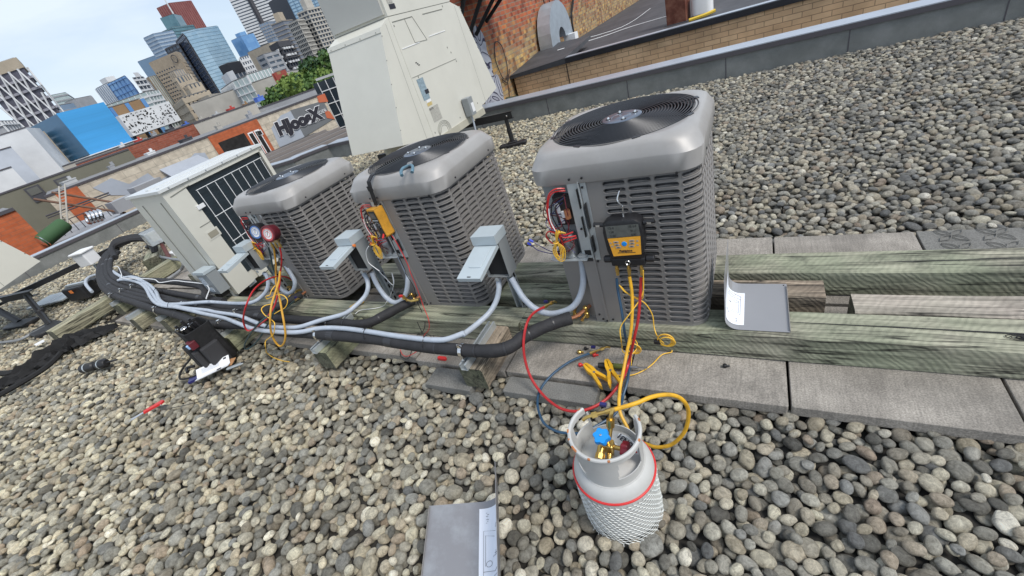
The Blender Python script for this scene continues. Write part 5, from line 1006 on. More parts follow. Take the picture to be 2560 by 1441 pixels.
# ---------------------------------------------------------------- big cream units
def cream_unit(off,label,detail=True):
    t=empty('cream_unit',(off[0]-4.05,off[1]+5.28,0),0,label,'outdoor unit','large cream outdoor units on black rails')
    ox,oy=-4.05,5.28
    X1,X0_=-3.6-ox,-4.5-ox; Y0,Y1=4.585-oy,5.97-oy
    b=MB(); b.bx(X0_,X1,Y0,Y1,.56,1.955); b.build('lower_cabinet',m_beige,t)
    b=MB(); b.bx(X0_+.0,X1,Y0,Y1,1.963,2.95); b.build('upper_cabinet',m_beige,t)
    b=MB(); b.bx(X0_+.004,X1-.004,Y0+.004,Y1-.004,1.950,1.968); b.build('seam',m_beiged,t)
    b=MB(); b.bx(X0_-.005,X1+.012,Y0-.01,Y1+.01,.47,.56); b.build('base_frame',mat('cream_base',(.45,.43,.35),.5,var=.1,scale=5) if 'cream_base' not in bpy.data.materials else bpy.data.materials['cream_base'],t)
    # wind hoods: profile in yz extruded along x
    def hood(s,name):
        yb=Y0 if s<0 else Y1
        prof=[(yb,1.957),(yb+s*.20,1.875),(yb+s*.60,.70),(yb+s*.07,.60),(yb,.60)]
        b=MB(); n=len(prof); x0,x1=X0_+.02,X1-.004
        v=[(x0,p[0],p[1]) for p in prof]+[(x1,p[0],p[1]) for p in prof]
        b.add(v,[tuple(range(n))[::-1],tuple(range(n,2*n))]+[(i,(i+1)%n,n+(i+1)%n,n+i) for i in range(n)])
        o=b.build(name,m_beige,t)
        d=Vector((0,s*.40,-1.175)).normalized(); nn=Vector((0,s*1.175,.40)).normalized(); M=Matrix((Vector((1,0,0)),d,nn)).transposed()
        b=MB(); c0=Vector(((x0+x1)/2,yb+s*.20,1.875)); b.box(c0+d*.02+nn*.003,(x1-x0+.01,.05,.008),M); b.build('hood_flange',m_beige,o)
        b=MB()
        for k in range(4): p=c0+Vector((-.38+.25*k,0,0))+d*.03+nn*.008; b.lathe([(.007,0),(.005,.004),(0,.004)],p,6,M)
        for k in range(5): p=Vector((x1+.001,yb+s*(.22+.08*k),1.80-.235*k)); b.lathe([(.007,0),(.005,.004),(0,.004)],p,6,Matrix.Rotation(R(90),3,'Y'))
        b.build('hood_screw',m_beiged,o)
        # cheek seam line
        b=MB(); b.add([(x1+.001,yb+s*.08,1.90),(x1+.001,yb+s*.085,1.90),(x1+.001,yb+s*.145,.62),(x1+.001,yb+s*.14,.62)],[(0,1,2,3)]); b.build('cheek_fold',m_beiged,o)
    hood(-1,'wind_hood'); hood(1,'wind_hood')
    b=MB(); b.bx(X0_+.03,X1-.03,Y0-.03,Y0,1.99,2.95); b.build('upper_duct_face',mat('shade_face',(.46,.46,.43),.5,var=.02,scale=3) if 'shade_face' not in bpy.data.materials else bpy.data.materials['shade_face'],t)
    if detail:
        xf=X1+.0015
        def ln(p0,p1,w=.006,m=m_beiged,nm='panel_line'):
            a,c=Vector((xf,p0[0]-oy,p0[1])),Vector((xf,p1[0]-oy,p1[1])); b=MB(); b.cyl(a,c,w/2,5); b.build(nm,m,t)
        ln((4.60,1.306),(5.67,1.307)); ln((4.62,1.90),(5.02,1.905),.009); ln((5.25,1.90),(5.72,1.90),.009); ln((4.62,1.62),(5.0,1.63),.010,m_white); ln((5.22,1.655),(5.62,1.66),.010,m_white)
        for a_,c_ in (((4.86,1.90),(4.90,1.64)),((4.90,1.64),(5.16,1.63)),((5.16,1.63),(5.02,1.905))): ln(a_,c_,.007)
        b=MB(); b.bx(xf,xf+.002,4.66-oy,4.80-oy,1.02,1.27); b.build('info_label',mat('label_blue',(.25,.33,.38),.5,var=.3,scale=40),t)
        b=MB(); b.bx(xf+.001,xf+.004,4.74-oy,4.82-oy,1.08,1.13); b.build('dark_tag',m_ink,t)
        b=MB(); b.bx(xf,xf+.002,4.70-oy,4.80-oy,.985,1.015); b.build('white_label',m_white,t)
        for k in range(3): b=MB(); b.bx(xf,xf+.002,4.69-oy,4.80-oy,.945+.013*k,.951+.013*k); b.build('caution_line',F_yel,t)
        b=MB(); b.bx(xf,xf+.002,4.70-oy,4.90-oy,.74,.92); b.build('wiring_label',mat('label_grey',(.40,.39,.35),.6,var=.25,scale=60),t)
        text('warning_text','DATA',.035,m_ink,frame((xf+.003,4.74-oy,.90),(0,1,0),(0,0,1)),t)
        b=MB()
        for r_ in (.10,.14,.17,.20):
            b.tube([(xf,4.74-.02-oy,.56)]+[(xf,4.86-oy+r_*math.cos(R(a_))*.75,.60+r_*math.sin(R(a_))*.55) for a_ in range(170,-1,-17)]+[(xf,4.86+r_*.75-oy,.56)],.003,4,res=2)
        b.build('knockout_ribs',m_beiged,t)
        b=MB()
        for k in range(3): b.box((xf,4.78-oy+.02*k,1.44-.017*k),(.004,.028,.010))
        b.build('vent_slot',m_dark,t)
        b=MB()
        for p in ((4.63,1.86),(4.72,1.29),(5.66,1.28),(5.55,1.47),(5.60,1.40),(5.75,1.93),(4.64,.63),(5.3,.62),(5.86,.66)): b.box((xf,p[0]-oy,p[1]),(.004,.012,.02))
        b.build('panel_screw',m_beiged,t)
        b=MB(); b.bx(xf,xf+.002,4.67-oy,4.78-oy,2.02,2.07); b.build('dark_label',m_ink,t)
        b=MB(); b.bx(xf,xf+.002,4.66-oy,4.76-oy,2.08,2.16); b.build('grey_label',bpy.data.materials['label_grey'],t)
    return t
cream_unit((0,0),'large cream unit with flared wind hoods standing behind the middle condenser')
cream_unit((-4.76,-4.91),'cream wind hood corner cut by the left edge of the photo, above the black rail',False)
# grey isolator on big unit
t=empty('isolator_box',(-3.59,5.50,0),0,'small grey isolator switch box on the side of the large cream unit','switch box'); b=MB(); b.rbox((.06,0,.70),(.11,.13,.24),.01,axis=2); b.build('housing',m_box,t); b=MB(); b.bx(.116,.118,-.02,.05,.62,.74); b.build('sticker',m_white,t); b=MB(); b.tube([(.05,0,.58),(.05,0,.45),(.05,-.05,.2)],.013,7); b.build('conduit_drop',m_cond,t)
# rails and stands
def stand(x,y,label,top=.46,foot=.42):
    t=empty('rail_stand',(x,y,0),R(12),label,'support stand','black stands under the rails')
    b=MB(); b.cyl((0,0,.03),(0,0,top-.04),.028,12); b.cyl((0,0,top*.5),(0,0,top*.5+.02),.036,12); b.cyl((0,0,.02),(0,0,top*.5),.034,12); b.build('post',m_black,t)
    b=MB(); b.rbox((0,0,.025),(foot,.12,.05),.03,axis=2); b.rbox((0,0,.05),(.14,.10,.05),.02,axis=2); b.build('foot',m_black,t)
    return t
def rail(p0,p1,label,w=.05,h=.09,grp='black support rails'):
    b=MB(); a,c=Vector(p0),Vector(p1); d=(c-a).normalized(); n_=Vector((-d.y,d.x,0)).normalized(); up=d.cross(n_); M=Matrix((d,n_,up)).transposed(); L_=(c-a).length
    t=empty('support_rail',a,0,label,'rail',grp)
    b.box(d*L_/2,(L_,w,.008),M); b.box(d*L_/2+up*h,(L_,w,.008),M); b.box(d*L_/2+up*h/2-n_*(w/2-.004),(L_,.008,h),M); b.build('channel',m_black,t); b=MB(); b.lathe([(.012,0),(.012,.006),(0,.009)],d*(L_-.08)+up*h/2-n_*(w/2),10,Matrix.Rotation(R(90),3,'X')); b.build('bolt',m_chrome,t)
rail((-4.7,5.66,.395),(-2.98,5.66,.395),'black rail ending in a bright bolt to the right of the large cream unit')
rail((-4.8,4.72,.385),(-3.2,4.72,.385),'black rail under the near side of the large cream unit')
stand(-3.10,5.66,'black post stand on a long foot right of the large cream unit')
stand(-4.55,4.72,'black post stand beneath the near left of the large cream unit'); stand(-3.4,4.72,'black post stand hidden behind the middle condenser')
rail((-9.75,1.05,.25),(-9.35,4.1,.25),'long black rail running beside the left parapet behind the coiled pipes',.06,.07)
rail((-9.6,1.2,.30),(-8.75,1.42,.30),'short black crossbar joining the rail at the left edge',.07,.08)
t=empty('leaning_stand',(0,0,0),0,'slanted black stand with a collar whose foot meets the long post','support stand'); b=MB(); b.cyl((-8.75,1.34,.34),(-7.9,1.15,.03),.035,10); b.rbox((-8.28,1.245,.175),(.09,.09,.05),.03); b.build('post',m_black,t); b=MB(); b.rbox((-7.85,1.09,.03),(.42,.3,.05),.08); b.build('foot',m_black,t)
t=empty('leaning_stand',(0,0,0),0,'slanted black stand on a long rubber foot at the very left edge','support stand'); b=MB(); b.cyl((-9.75,1.12,.28),(-9.05,1.12,.03),.045,10); b.build('post',m_black,t); b=MB(); b.rbox((-8.95,1.1,.03),(.6,.2,.05),.08,Matrix.Rotation(R(15),3,'Z')); b.build('foot',m_black,t)
for i,(x,y,a,lb) in enumerate([(-9.35,2.05,20,'black rubber pad under the rail near its left joint'),(-9.55,3.4,40,'black rubber pad under the rail behind the clear junction box')]): b=MB(); b.rbox((x+.12,y-.05,.05),(.5,.28,.07),.1,Matrix.Rotation(R(a),3,'Z')); tag(b.build('roof_pad',m_black),lb,'rubber pad')
t=empty('grey_cover_plate',(-9.15,1.62,.03),R(20),'grey metal cover plate lying by the black rail at the left','cover plate'); b=MB(); b.box((0,0,.05),(.75,.36,.02)); b.build('plate',m_galv,t); b=MB(); b.box((.05,0,.062),(.03,.34,.004)); b.build('white_line',m_white,t)
# ---------------------------------------------------------------- side discharge cream unit (left middle)
A_l,B_l,D_l=Vector((-4.19,1.715,0)),Vector((-4.47,2.90,0)),Vector((-.665,.03,0))
t=empty('cream_coil_unit',tuple(A_l),0,'cream side discharge unit with a white wire guard over a dark coil','outdoor unit')
lv=(B_l-A_l); Ll=lv.length; lx=lv/Ll; dn=D_l.normalized(); up=Vector((0,0,1))
def LP(u,v,z): return lx*u+dn*v+up*z
b=MB(); q=[LP(0,0,0),LP(Ll,0,0),LP(Ll,.665,0),LP(0,.665,0)]; q=[(p.x,p.y) for p in q]; b.prism([q[0],( LP(.22,0,0).x,LP(.22,0,0).y),(LP(.22,.665,0).x,LP(.22,.665,0).y),q[3]],.20,1.225); b.prism([(LP(.22,.03,0).x,LP(.22,.03,0).y),(LP(Ll-.03,.03,0).x,LP(Ll-.03,.03,0).y),(LP(Ll-.03,.665,0).x,LP(Ll-.03,.665,0).y),(LP(.22,.665,0).x,LP(.22,.665,0).y)],.20,1.20); b.build('cabinet',m_beige,t)
b=MB(); b.prism([(LP(a_,c_,0).x,LP(a_,c_,0).y) for a_,c_ in((.225,.024),(Ll-.05,.024),(Ll-.05,.03),(.225,.03))],.30,1.19); b.build('coil',mat('teal_coil',(.012,.022,.03),.5,var=.4,scale=5,stretch=(2,2,60)),t)
b=MB(); 
for (u0,u1,z0,z1) in ((.22,Ll,1.185,1.225),(.30,Ll,.20,.30),(Ll-.045,Ll,.20,1.2)): b.prism([(LP(a_,c_,0).x,LP(a_,c_,0).y) for a_,c_ in((u0,-.003),(u1,-.003),(u1,.028),(u0,.028))],z0,z1)
b.build('guard_frame',m_beige,t)
b=MB(); b.prism([(LP(a_,c_,0).x,LP(a_,c_,0).y) for a_,c_ in((-.02,-.02),(Ll+.02,-.02),(Ll+.02,.69),(-.02,.69))],1.227,1.25); b.prism([(LP(a_,c_,0).x,LP(a_,c_,0).y) for a_,c_ in((.05,.08),(Ll-.05,.08),(Ll-.05,.14),(.05,.14))],1.25,1.258); b.prism([(LP(a_,c_,0).x,LP(a_,c_,0).y) for a_,c_ in((.05,.3),(Ll-.05,.3),(Ll-.05,.36),(.05,.36))],1.25,1.258); b.build('top_lid',mat('pale_lid',(.62,.64,.64),.3,var=.03,scale=3),t)
b=MB()
for k in range(9): u=.29+(Ll-.38)*k/8; b.cyl(LP(u,-.012,.33),LP(u,-.012,1.13),.0032,5)
for k in range(4): z_=.36+.77*k/3; b.cyl(LP(.28,-.016,z_),LP(Ll-.08,-.016,z_),.0032,5)
b.build('wire_guard',m_white,t)
b=MB()
for k in range(6): b.lathe([(.008,0),(.006,.005),(0,.005)],LP(.08+.2*k,-.02,1.24),8,Matrix.Rotation(R(75),3,'Y'))
b.build('lid_screw',m_steel,t)
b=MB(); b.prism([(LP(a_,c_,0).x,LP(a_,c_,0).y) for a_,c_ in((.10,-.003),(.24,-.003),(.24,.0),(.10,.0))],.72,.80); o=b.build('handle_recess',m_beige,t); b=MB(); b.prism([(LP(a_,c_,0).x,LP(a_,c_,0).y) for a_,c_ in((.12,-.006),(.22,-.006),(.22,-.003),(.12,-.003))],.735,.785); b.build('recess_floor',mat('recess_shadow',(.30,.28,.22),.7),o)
b=MB(); b.cyl(LP(.05,-.002,1.17),LP(.26,-.002,1.19),.004,4); b.cyl(LP(.10,-.002,.86),LP(.22,-.002,.86),.003,4); b.cyl(LP(-.002,.12,.25),LP(-.002,.12,1.15),.005,5); b.cyl(LP(-.002,.50,.25),LP(-.002,.50,1.15),.005,5); b.cyl(LP(.05,-.002,.42),LP(.2,-.002,.47),.003,4); b.build('pressed_line',m_beiged,t)
b=MB(); b.prism([(LP(a_,c_,0).x,LP(a_,c_,0).y) for a_,c_ in((.19,-.012),(.27,-.012),(.27,.0),(.19,.0))],.985,1.02); b.build('guard_clip',m_white,t)
b=MB(); b.bx(-.62,-.02,0.03,.10,.0,.0) if 0 else None
b=MB(); b.prism([(LP(a_,c_,0).x,LP(a_,c_,0).y) for a_,c_ in((.15,.02),(.25,.02),(.25,.64),(.15,.64))],.17,.20); b.prism([(LP(a_,c_,0).x,LP(a_,c_,0).y) for a_,c_ in((Ll-.3,.02),(Ll-.2,.02),(Ll-.2,.64),(Ll-.3,.64))],.17,.20); b.build('foot_bracket',m_galv,t)
# closed switch box by cream coil unit
t=empty('switch_box',(-4.29,1.65,0),0,'closed grey switch box with a printed label beside the cream coil unit','switch box')
b=MB(); b.bx(-.09,.09,-.05,.05,.29,.515); b.build('housing',m_box,t); b=MB(); b.bx(-.095,.095,-.065,.055,.505,.53); b.build('lid_top',m_boxl,t)
b=MB(); b.bx(-.075,.0,-.053,-.050,.38,.47); b.bx(-.05,.03,-.053,-.050,.315,.36); b.build('label',mat('label_print',(.45,.5,.55),.5,var=.5,scale=90),t); b=MB(); b.rbox((.0,0,.27),(.12,.09,.06),.02); b.build('connector',m_black,t)
b=MB(); b.bx(-.02,.02,.05,.09,.05,.5); b.build('strut_post',m_galv,t)
# open switch boxes on strut posts
def open_box(x,yf,z0,z1,w,label,ang,fl,post):
    t=empty('open_switch_box',(x,yf,0),0,label,'switch box','open switch boxes on strut posts')
    h=.05; b=MB(); t_=.003; d=.09
    b.bx(-w/2,-w/2+t_,0,d,z0,z1-h); b.bx(w/2-t_,w/2,0,d,z0,z1-h); b.bx(-w/2+t_,w/2-t_,0,d,z0,z0+t_); b.bx(-w/2+t_,w/2-t_,d-t_,d,z0+t_,z1-h); b.build('housing',m_box,t)
    b=MB(); b.bx(-w/2+.006,w/2-.006,.02,d-.006,z0+.006,z1-h-.002); b.build('black_interior',m_dark,t)
    b=MB(); b.bx(-w/2-.004,w/2+.004,-.022,d+.004,z1-h,z1); b.build('hood',m_boxl,t)
    M=Matrix.Rotation(ang,3,'X'); f=MB(); f.box(M@Vector((0,-fl/2,0))+Vector((0,-.01,z1-h-.004)),(w,fl,.003),M)
    for s in(-1,1): f.box(M@Vector((s*(w/2-.0015),-fl/2,-.011))+Vector((0,-.01,z1-h-.004)),(.003,fl,.019),M)
    f.box(M@Vector((0,-fl+.0015,-.011))+Vector((0,-.01,z1-h-.004)),(w-.008,.003,.019),M); f=f.build('door_flap',m_boxl,t)
    q=MB(); q.rbox(M@Vector((.005,-fl*.40,.0035))+Vector((0,-.01,z1-h-.004)),(w*.55,fl*.6,.005),.012,M); q.build('embossed_panel',m_boxl,f); q=MB(); q.box(M@Vector((0,-fl+.010,.0025))+Vector((0,-.01,z1-h-.004)),(w*.15,.005,.002),M); q.build('latch_slot',m_dark,f)
    b=MB(); b.lathe([(.012,0),(.012,.004),(.006,.005)],(-w*.15,.005,z0-.018),12,Matrix.Rotation(R(90),3,'X')); b.build('ground_lug',m_galv,t)
    px,py=post[0]-x,post[1]-yf
    s=MB(); s.bx(px-.02,px+.02,py+.018,py+.0205,.16,z1-.08); s.bx(px-.0205,px-.018,py-.02,py+.018,.16,z1-.08); s.bx(px+.018,px+.0205,py-.02,py+.018,.16,z1-.08); s.build('strut_post',m_galv,t)
    s=MB()
    for k in range(5): s.box((px,py+.017,.21+.05*k),(.014,.004,.028)); s.box((px+.0215,py,.21+.05*k),(.003,.014,.028))
    s.build('strut_slots',m_dark,t)
    return t
open_box(-1.182,1.60,.475,.738,.135,'open grey switch box between the middle and rightmost condensers',R(12.5),.235,(-1.185,1.715))
open_box(-2.228,1.62,.515,.768,.128,'open grey switch box with an orange wire nut left of the middle condenser',R(8),.205,(-2.222,1.73))
open_box(-3.40,1.615,.535,.76,.125,'open grey switch box in front of the cream coil unit left of the leftmost condenser',R(9),.21,(-3.40,1.72))

P={
 'pipe0':[(-4.052,1.522,0.27),(-4.482,1.549,0.27),(-5.138,1.606,0.27),(-5.72,1.648,0.275),(-6.459,1.723,0.28),(-7.061,1.809,0.29),(-7.616,1.962,0.3),(-8.047,2.134,0.32),(-8.45,2.342,0.34),(-8.537,2.473,0.34)],
 'pipe1':[(-3.217,1.43,0.27),(-3.499,1.363,0.27),(-3.926,1.371,0.27),(-4.389,1.441,0.27),(-4.926,1.5,0.27),(-5.556,1.569,0.27),(-6.281,1.645,0.275),(-6.846,1.718,0.28),(-7.369,1.833,0.29),(-7.95,2.034,0.3),(-8.41,2.234,0.32),(-8.782,2.454,0.34),(-8.879,2.592,0.34)],
 'pipe2':[(-3.167,1.67,0.25),(-3.167,1.557,0.27),(-3.218,1.484,0.27),(-3.379,1.44,0.27),(-3.69,1.436,0.27),(-4.065,1.453,0.27),(-4.43,1.463,0.27),(-4.731,1.457,0.27),(-5.42,1.507,0.27),(-6.124,1.576,0.27),(-6.728,1.639,0.28),(-7.362,1.783,0.29),(-7.995,2.007,0.3),(-8.513,2.237,0.32),(-8.903,2.46,0.33),(-8.95,2.579,0.33)],
 'pipe3':[(-1.938,1.641,0.26),(-1.984,1.553,0.27),(-2.053,1.458,0.27),(-2.101,1.388,0.27),(-2.167,1.361,0.27),(-2.327,1.365,0.27),(-2.619,1.37,0.27),(-2.987,1.361,0.27),(-3.35,1.367,0.27),(-3.769,1.381,0.27),(-4.271,1.376,0.27),(-4.754,1.413,0.27),(-5.29,1.448,0.27),(-5.783,1.492,0.27),(-6.393,1.567,0.275),(-6.885,1.636,0.28),(-7.392,1.77,0.29),(-8.028,1.994,0.3),(-8.515,2.207,0.32),(-8.953,2.446,0.33),(-9.132,2.624,0.33)],
 'pipe4':[(-0.802,1.544,0.26),(-0.868,1.498,0.265),(-0.936,1.435,0.27),(-1.003,1.369,0.27),(-1.022,1.305,0.27),(-1.074,1.258,0.27),(-1.194,1.24,0.27),(-1.413,1.233,0.27),(-1.664,1.238,0.27),(-1.953,1.255,0.27),(-2.26,1.251,0.27),(-2.601,1.243,0.27),(-2.791,1.233,0.27),(-3.037,1.245,0.27),(-3.355,1.268,0.27),(-3.658,1.236,0.27),(-3.747,1.25,0.26),(-4.055,1.249,0.26),(-4.401,1.305,0.26),(-4.687,1.327,0.27),(-5.099,1.36,0.27),(-5.64,1.431,0.27),(-6.222,1.495,0.27),(-6.69,1.562,0.28),(-7.291,1.71,0.29),(-7.983,1.952,0.3),(-8.495,2.176,0.32),(-8.954,2.413,0.33),(-9.133,2.59,0.33)],
 'wrapped':[(-6.384,1.81,0.3),(-5.695,1.738,0.33),(-5.112,1.704,0.34),(-4.638,1.658,0.34),(-4.433,1.604,0.33),(-4.369,1.552,0.3),(-4.244,1.528,0.29)],
 'wrapped_wire':[(-7.522,2.02,0.36),(-7.333,2.002,0.36),(-6.802,1.831,0.36),(-6.563,1.747,0.36),(-5.962,1.707,0.385),(-5.566,1.688,0.385),(-5.325,1.634,0.385),(-5.098,1.67,0.385),(-4.837,1.653,0.385),(-4.593,1.637,0.385),(-4.395,1.617,0.385),(-4.204,1.552,0.385),(-4.066,1.451,0.385),(-4.016,1.414,0.385)],
 'cond_a':[(-1.215,1.632,0.44),(-1.209,1.599,0.4),(-1.223,1.563,0.35),(-1.25,1.504,0.31),(-1.286,1.414,0.3),(-1.315,1.315,0.31),(-1.316,1.314,0.315),(-1.392,1.26,0.315),(-1.477,1.247,0.315),(-1.593,1.246,0.315),(-1.763,1.252,0.315),(-1.952,1.264,0.315),(-2.204,1.274,0.315),(-2.403,1.259,0.315),(-2.567,1.206,0.315),(-2.786,1.188,0.315),(-3.049,1.19,0.315),(-3.324,1.231,0.315),(-3.533,1.266,0.315),(-3.729,1.286,0.315),(-3.965,1.298,0.325),(-4.428,1.342,0.325),(-4.746,1.353,0.325),(-4.97,1.384,0.325),(-5.274,1.469,0.325),(-5.67,1.602,0.325),(-6.006,1.689,0.325),(-6.346,1.741,0.325),(-6.63,1.762,0.325),(-6.761,1.75,0.325)],
 'cond_b':[(-2.282,1.658,0.47),(-2.265,1.644,0.42),(-2.249,1.604,0.38),(-2.27,1.563,0.34),(-2.301,1.484,0.32),(-2.346,1.412,0.31),(-2.484,1.333,0.315),(-2.621,1.251,0.315),(-2.779,1.232,0.315),(-2.97,1.23,0.315),(-3.199,1.269,0.315),(-3.449,1.313,0.315),(-3.804,1.331,0.315),(-3.942,1.336,0.325),(-4.28,1.343,0.325),(-4.572,1.362,0.325),(-4.813,1.375,0.325),(-5.005,1.417,0.325),(-5.311,1.514,0.325),(-5.628,1.613,0.325),(-5.985,1.711,0.325),(-6.39,1.791,0.325),(-6.672,1.818,0.325),(-6.784,1.785,0.325)],
 'cond_c':[(-3.335,1.624,0.5),(-3.328,1.603,0.44),(-3.351,1.565,0.38),(-3.406,1.521,0.34),(-3.489,1.468,0.32),(-3.72,1.458,0.31),(-4.025,1.459,0.31),(-4.107,1.435,0.33),(-4.424,1.396,0.33),(-4.598,1.379,0.33),(-4.77,1.379,0.33),(-5.005,1.437,0.33),(-5.277,1.537,0.33),(-5.641,1.646,0.33),(-5.969,1.72,0.33),(-6.289,1.79,0.33),(-6.571,1.819,0.33),(-6.722,1.79,0.33)],
 'cond_d':[(-7.318,1.664,0.25),(-7.823,1.793,0.25),(-8.086,1.879,0.25),(-8.165,1.939,0.25)],
 'flex_c':[(-1.123,1.62,0.456),(-1.094,1.6,0.401),(-1.061,1.58,0.35),(-1.015,1.57,0.299),(-0.952,1.56,0.274),(-0.889,1.56,0.272),(-0.809,1.57,0.297),(-0.762,1.59,0.337),(-0.731,1.61,0.399),(-0.718,1.63,0.466),(-0.716,1.65,0.558)],
 'flex_b':[(-2.203,1.66,0.472),(-2.203,1.65,0.402),(-2.188,1.64,0.345),(-2.155,1.63,0.283),(-2.093,1.62,0.252),(-2.027,1.63,0.268),(-1.977,1.65,0.314),(-1.94,1.68,0.396),(-1.937,1.7,0.443),(-1.955,1.72,0.559)],
 'flex_a':[(-3.431,1.66,0.476),(-3.369,1.65,0.417),(-3.342,1.65,0.368),(-3.32,1.65,0.312),(-3.266,1.65,0.282),(-3.185,1.66,0.313),(-3.14,1.68,0.375),(-3.16,1.7,0.436),(-3.223,1.74,0.509)],
 'blue_hose':[(-0.526,1.54,0.509),(-0.527,1.53,0.45),(-0.514,1.49,0.355),(-0.506,1.45,0.245),(-0.511,1.496,0.22),(-0.517,1.498,0.1),(-0.504,1.424,0.08),(-0.495,1.334,0.075),(-0.504,1.264,0.05),(-0.502,1.212,0.05),(-0.523,1.146,0.05),(-0.578,1.081,0.05),(-0.631,1.033,0.05),(-0.691,1.018,0.05),(-0.753,1.018,0.05),(-0.825,1.052,0.05),(-0.89,1.145,0.05),(-0.905,1.233,0.055),(-0.872,1.319,0.07),(-0.811,1.402,0.08),(-0.753,1.456,0.08),(-0.711,1.487,0.08)],
 'yellow_hose':[(-0.466,1.535,0.523),(-0.46,1.51,0.446),(-0.463,1.46,0.35),(-0.473,1.42,0.276),(-0.478,1.452,0.28),(-0.486,1.376,0.22),(-0.492,1.315,0.18),(-0.498,1.244,0.14),(-0.491,1.171,0.12),(-0.477,1.126,0.1),(-0.446,1.088,0.07),(-0.419,1.051,0.05),(-0.359,1.03,0.06),(-0.311,1.012,0.08),(-0.252,1.011,0.12),(-0.204,1.02,0.2),(-0.186,1.027,0.3),(-0.199,1.012,0.38),(-0.233,0.993,0.42),(-0.28,0.95,0.45),(-0.326,0.904,0.46),(-0.381,0.863,0.46)],
 'red_hose':[(-0.415,1.53,0.521),(-0.426,1.51,0.437),(-0.438,1.47,0.343),(-0.463,1.43,0.245),(-0.488,1.493,0.16),(-0.502,1.421,0.11),(-0.512,1.348,0.09),(-0.533,1.301,0.07),(-0.565,1.232,0.06),(-0.606,1.178,0.06),(-0.661,1.139,0.06),(-0.725,1.127,0.06),(-0.79,1.143,0.06),(-0.879,1.192,0.07),(-0.944,1.24,0.12),(-0.971,1.281,0.2),(-0.974,1.325,0.28),(-0.968,1.398,0.34),(-0.969,1.489,0.33),(-0.949,1.578,0.3)],
 'cable_l':[(-0.513,1.52,0.488),(-0.49,1.52,0.448),(-0.43,1.52,0.414),(-0.415,1.52,0.439),(-0.399,1.52,0.566)],
 'cable_a':[(-0.404,1.53,0.54),(-0.412,1.52,0.46),(-0.434,1.5,0.413),(-0.472,1.46,0.371),(-0.516,1.44,0.309),(-0.518,1.42,0.249),(-0.527,1.5,0.15),(-0.543,1.484,0.15),(-0.529,1.444,0.15),(-0.493,1.428,0.15),(-0.472,1.465,0.15),(-0.477,1.513,0.15),(-0.504,1.531,0.15),(-0.506,1.474,0.07),(-0.5,1.434,0.07)],
 'cable_b':[(-0.513,1.53,0.476),(-0.472,1.53,0.42),(-0.419,1.53,0.385),(-0.391,1.53,0.318),(-0.388,1.52,0.25),(-0.376,1.5,0.218),(-0.378,1.555,0.14),(-0.349,1.574,0.08),(-0.331,1.562,0.06),(-0.374,1.536,0.06),(-0.409,1.464,0.06),(-0.446,1.416,0.06),(-0.496,1.382,0.06),(-0.58,1.373,0.06)],
 'loop':[(-0.376,1.5,0.218)],
 'clampA':[(-0.716,1.37,0.08),(-0.634,1.365,0.08),(-0.59,1.327,0.08),(-0.588,1.265,0.08),(-0.684,1.331,0.08)],
 'clampB':[(-0.63,1.403,0.1),(-0.58,1.4,0.1),(-0.508,1.315,0.1),(-0.547,1.284,0.1),(-0.605,1.364,0.1)],
 'brass1':[(-0.711,1.487,0.08),(-0.681,1.524,0.08),(-0.65,1.539,0.08)],
 'brass_caps':[(-0.786,1.505,0.06),(-0.761,1.534,0.06),(-0.701,1.494,0.06),(-0.754,1.415,0.06),(-0.81,1.473,0.06)],
 'screwdriver':[(-0.671,1.405,0.075),(-0.611,1.41,0.075),(-0.543,1.413,0.075),(-0.429,1.43,0.075)],
 'bolt_paver':[(-0.099,1.501,0.06)],
 'redbrass':[(-0.963,1.621,0.27),(-0.942,1.625,0.27),(-0.908,1.612,0.27),(-0.875,1.6,0.27)],
 'meter':[(-1.945,1.66,0.921),(-1.862,1.66,0.917),(-1.859,1.66,0.761),(-1.907,1.66,0.756),(-1.813,1.66,0.941),(-1.804,1.66,0.898),(-1.814,1.66,0.769),(-1.85,1.66,0.745)],
 'manif':[(-0.534,1.555,0.799),(-0.382,1.555,0.803),(-0.369,1.555,0.772),(-0.39,1.555,0.623),(-0.551,1.555,0.616),(-0.553,1.555,0.748),(-0.586,1.555,0.603),(-0.554,1.555,0.581),(-0.399,1.555,0.578),(-0.361,1.555,0.603),(-0.474,1.555,0.591)],
 'manif_face':[(-0.526,1.53,0.784),(-0.384,1.53,0.786),(-0.385,1.53,0.73),(-0.531,1.53,0.723),(-0.528,1.53,0.644),(-0.398,1.53,0.651),(-0.461,1.53,0.694)],
 'ports':[(-0.519,1.535,0.585),(-0.465,1.535,0.587),(-0.409,1.535,0.592)],
 'hook':[(-0.461,1.6,0.909),(-0.466,1.58,0.9),(-0.473,1.57,0.874),(-0.457,1.565,0.848),(-0.457,1.565,0.826),(-0.457,1.56,0.803)],
 'gauges':[(-2.989,1.62,0.89),(-2.869,1.62,0.869),(-3.014,1.62,0.816),(-2.884,1.62,0.786),(-3.042,1.62,0.753),(-2.994,1.62,0.737),(-2.945,1.62,0.725),(-2.808,1.62,0.977),(-2.81,1.62,0.959),(-2.851,1.62,0.924)],
 'g_red':[(-2.915,1.61,0.726),(-2.94,1.6,0.667),(-2.984,1.59,0.603),(-3.047,1.58,0.537),(-2.969,1.54,0.551),(-2.95,1.48,0.51),(-2.897,1.38,0.462),(-2.841,1.3,0.444),(-2.853,1.24,0.414),(-2.884,1.2,0.387),(-3.042,1.18,0.322),(-3.087,1.17,0.316),(-3.095,1.17,0.368),(-3.037,1.18,0.443),(-2.958,1.22,0.531),(-2.99,1.32,0.564),(-3.061,1.44,0.548),(-3.108,1.55,0.512),(-3.18,1.66,0.437),(-3.237,1.72,0.362)],
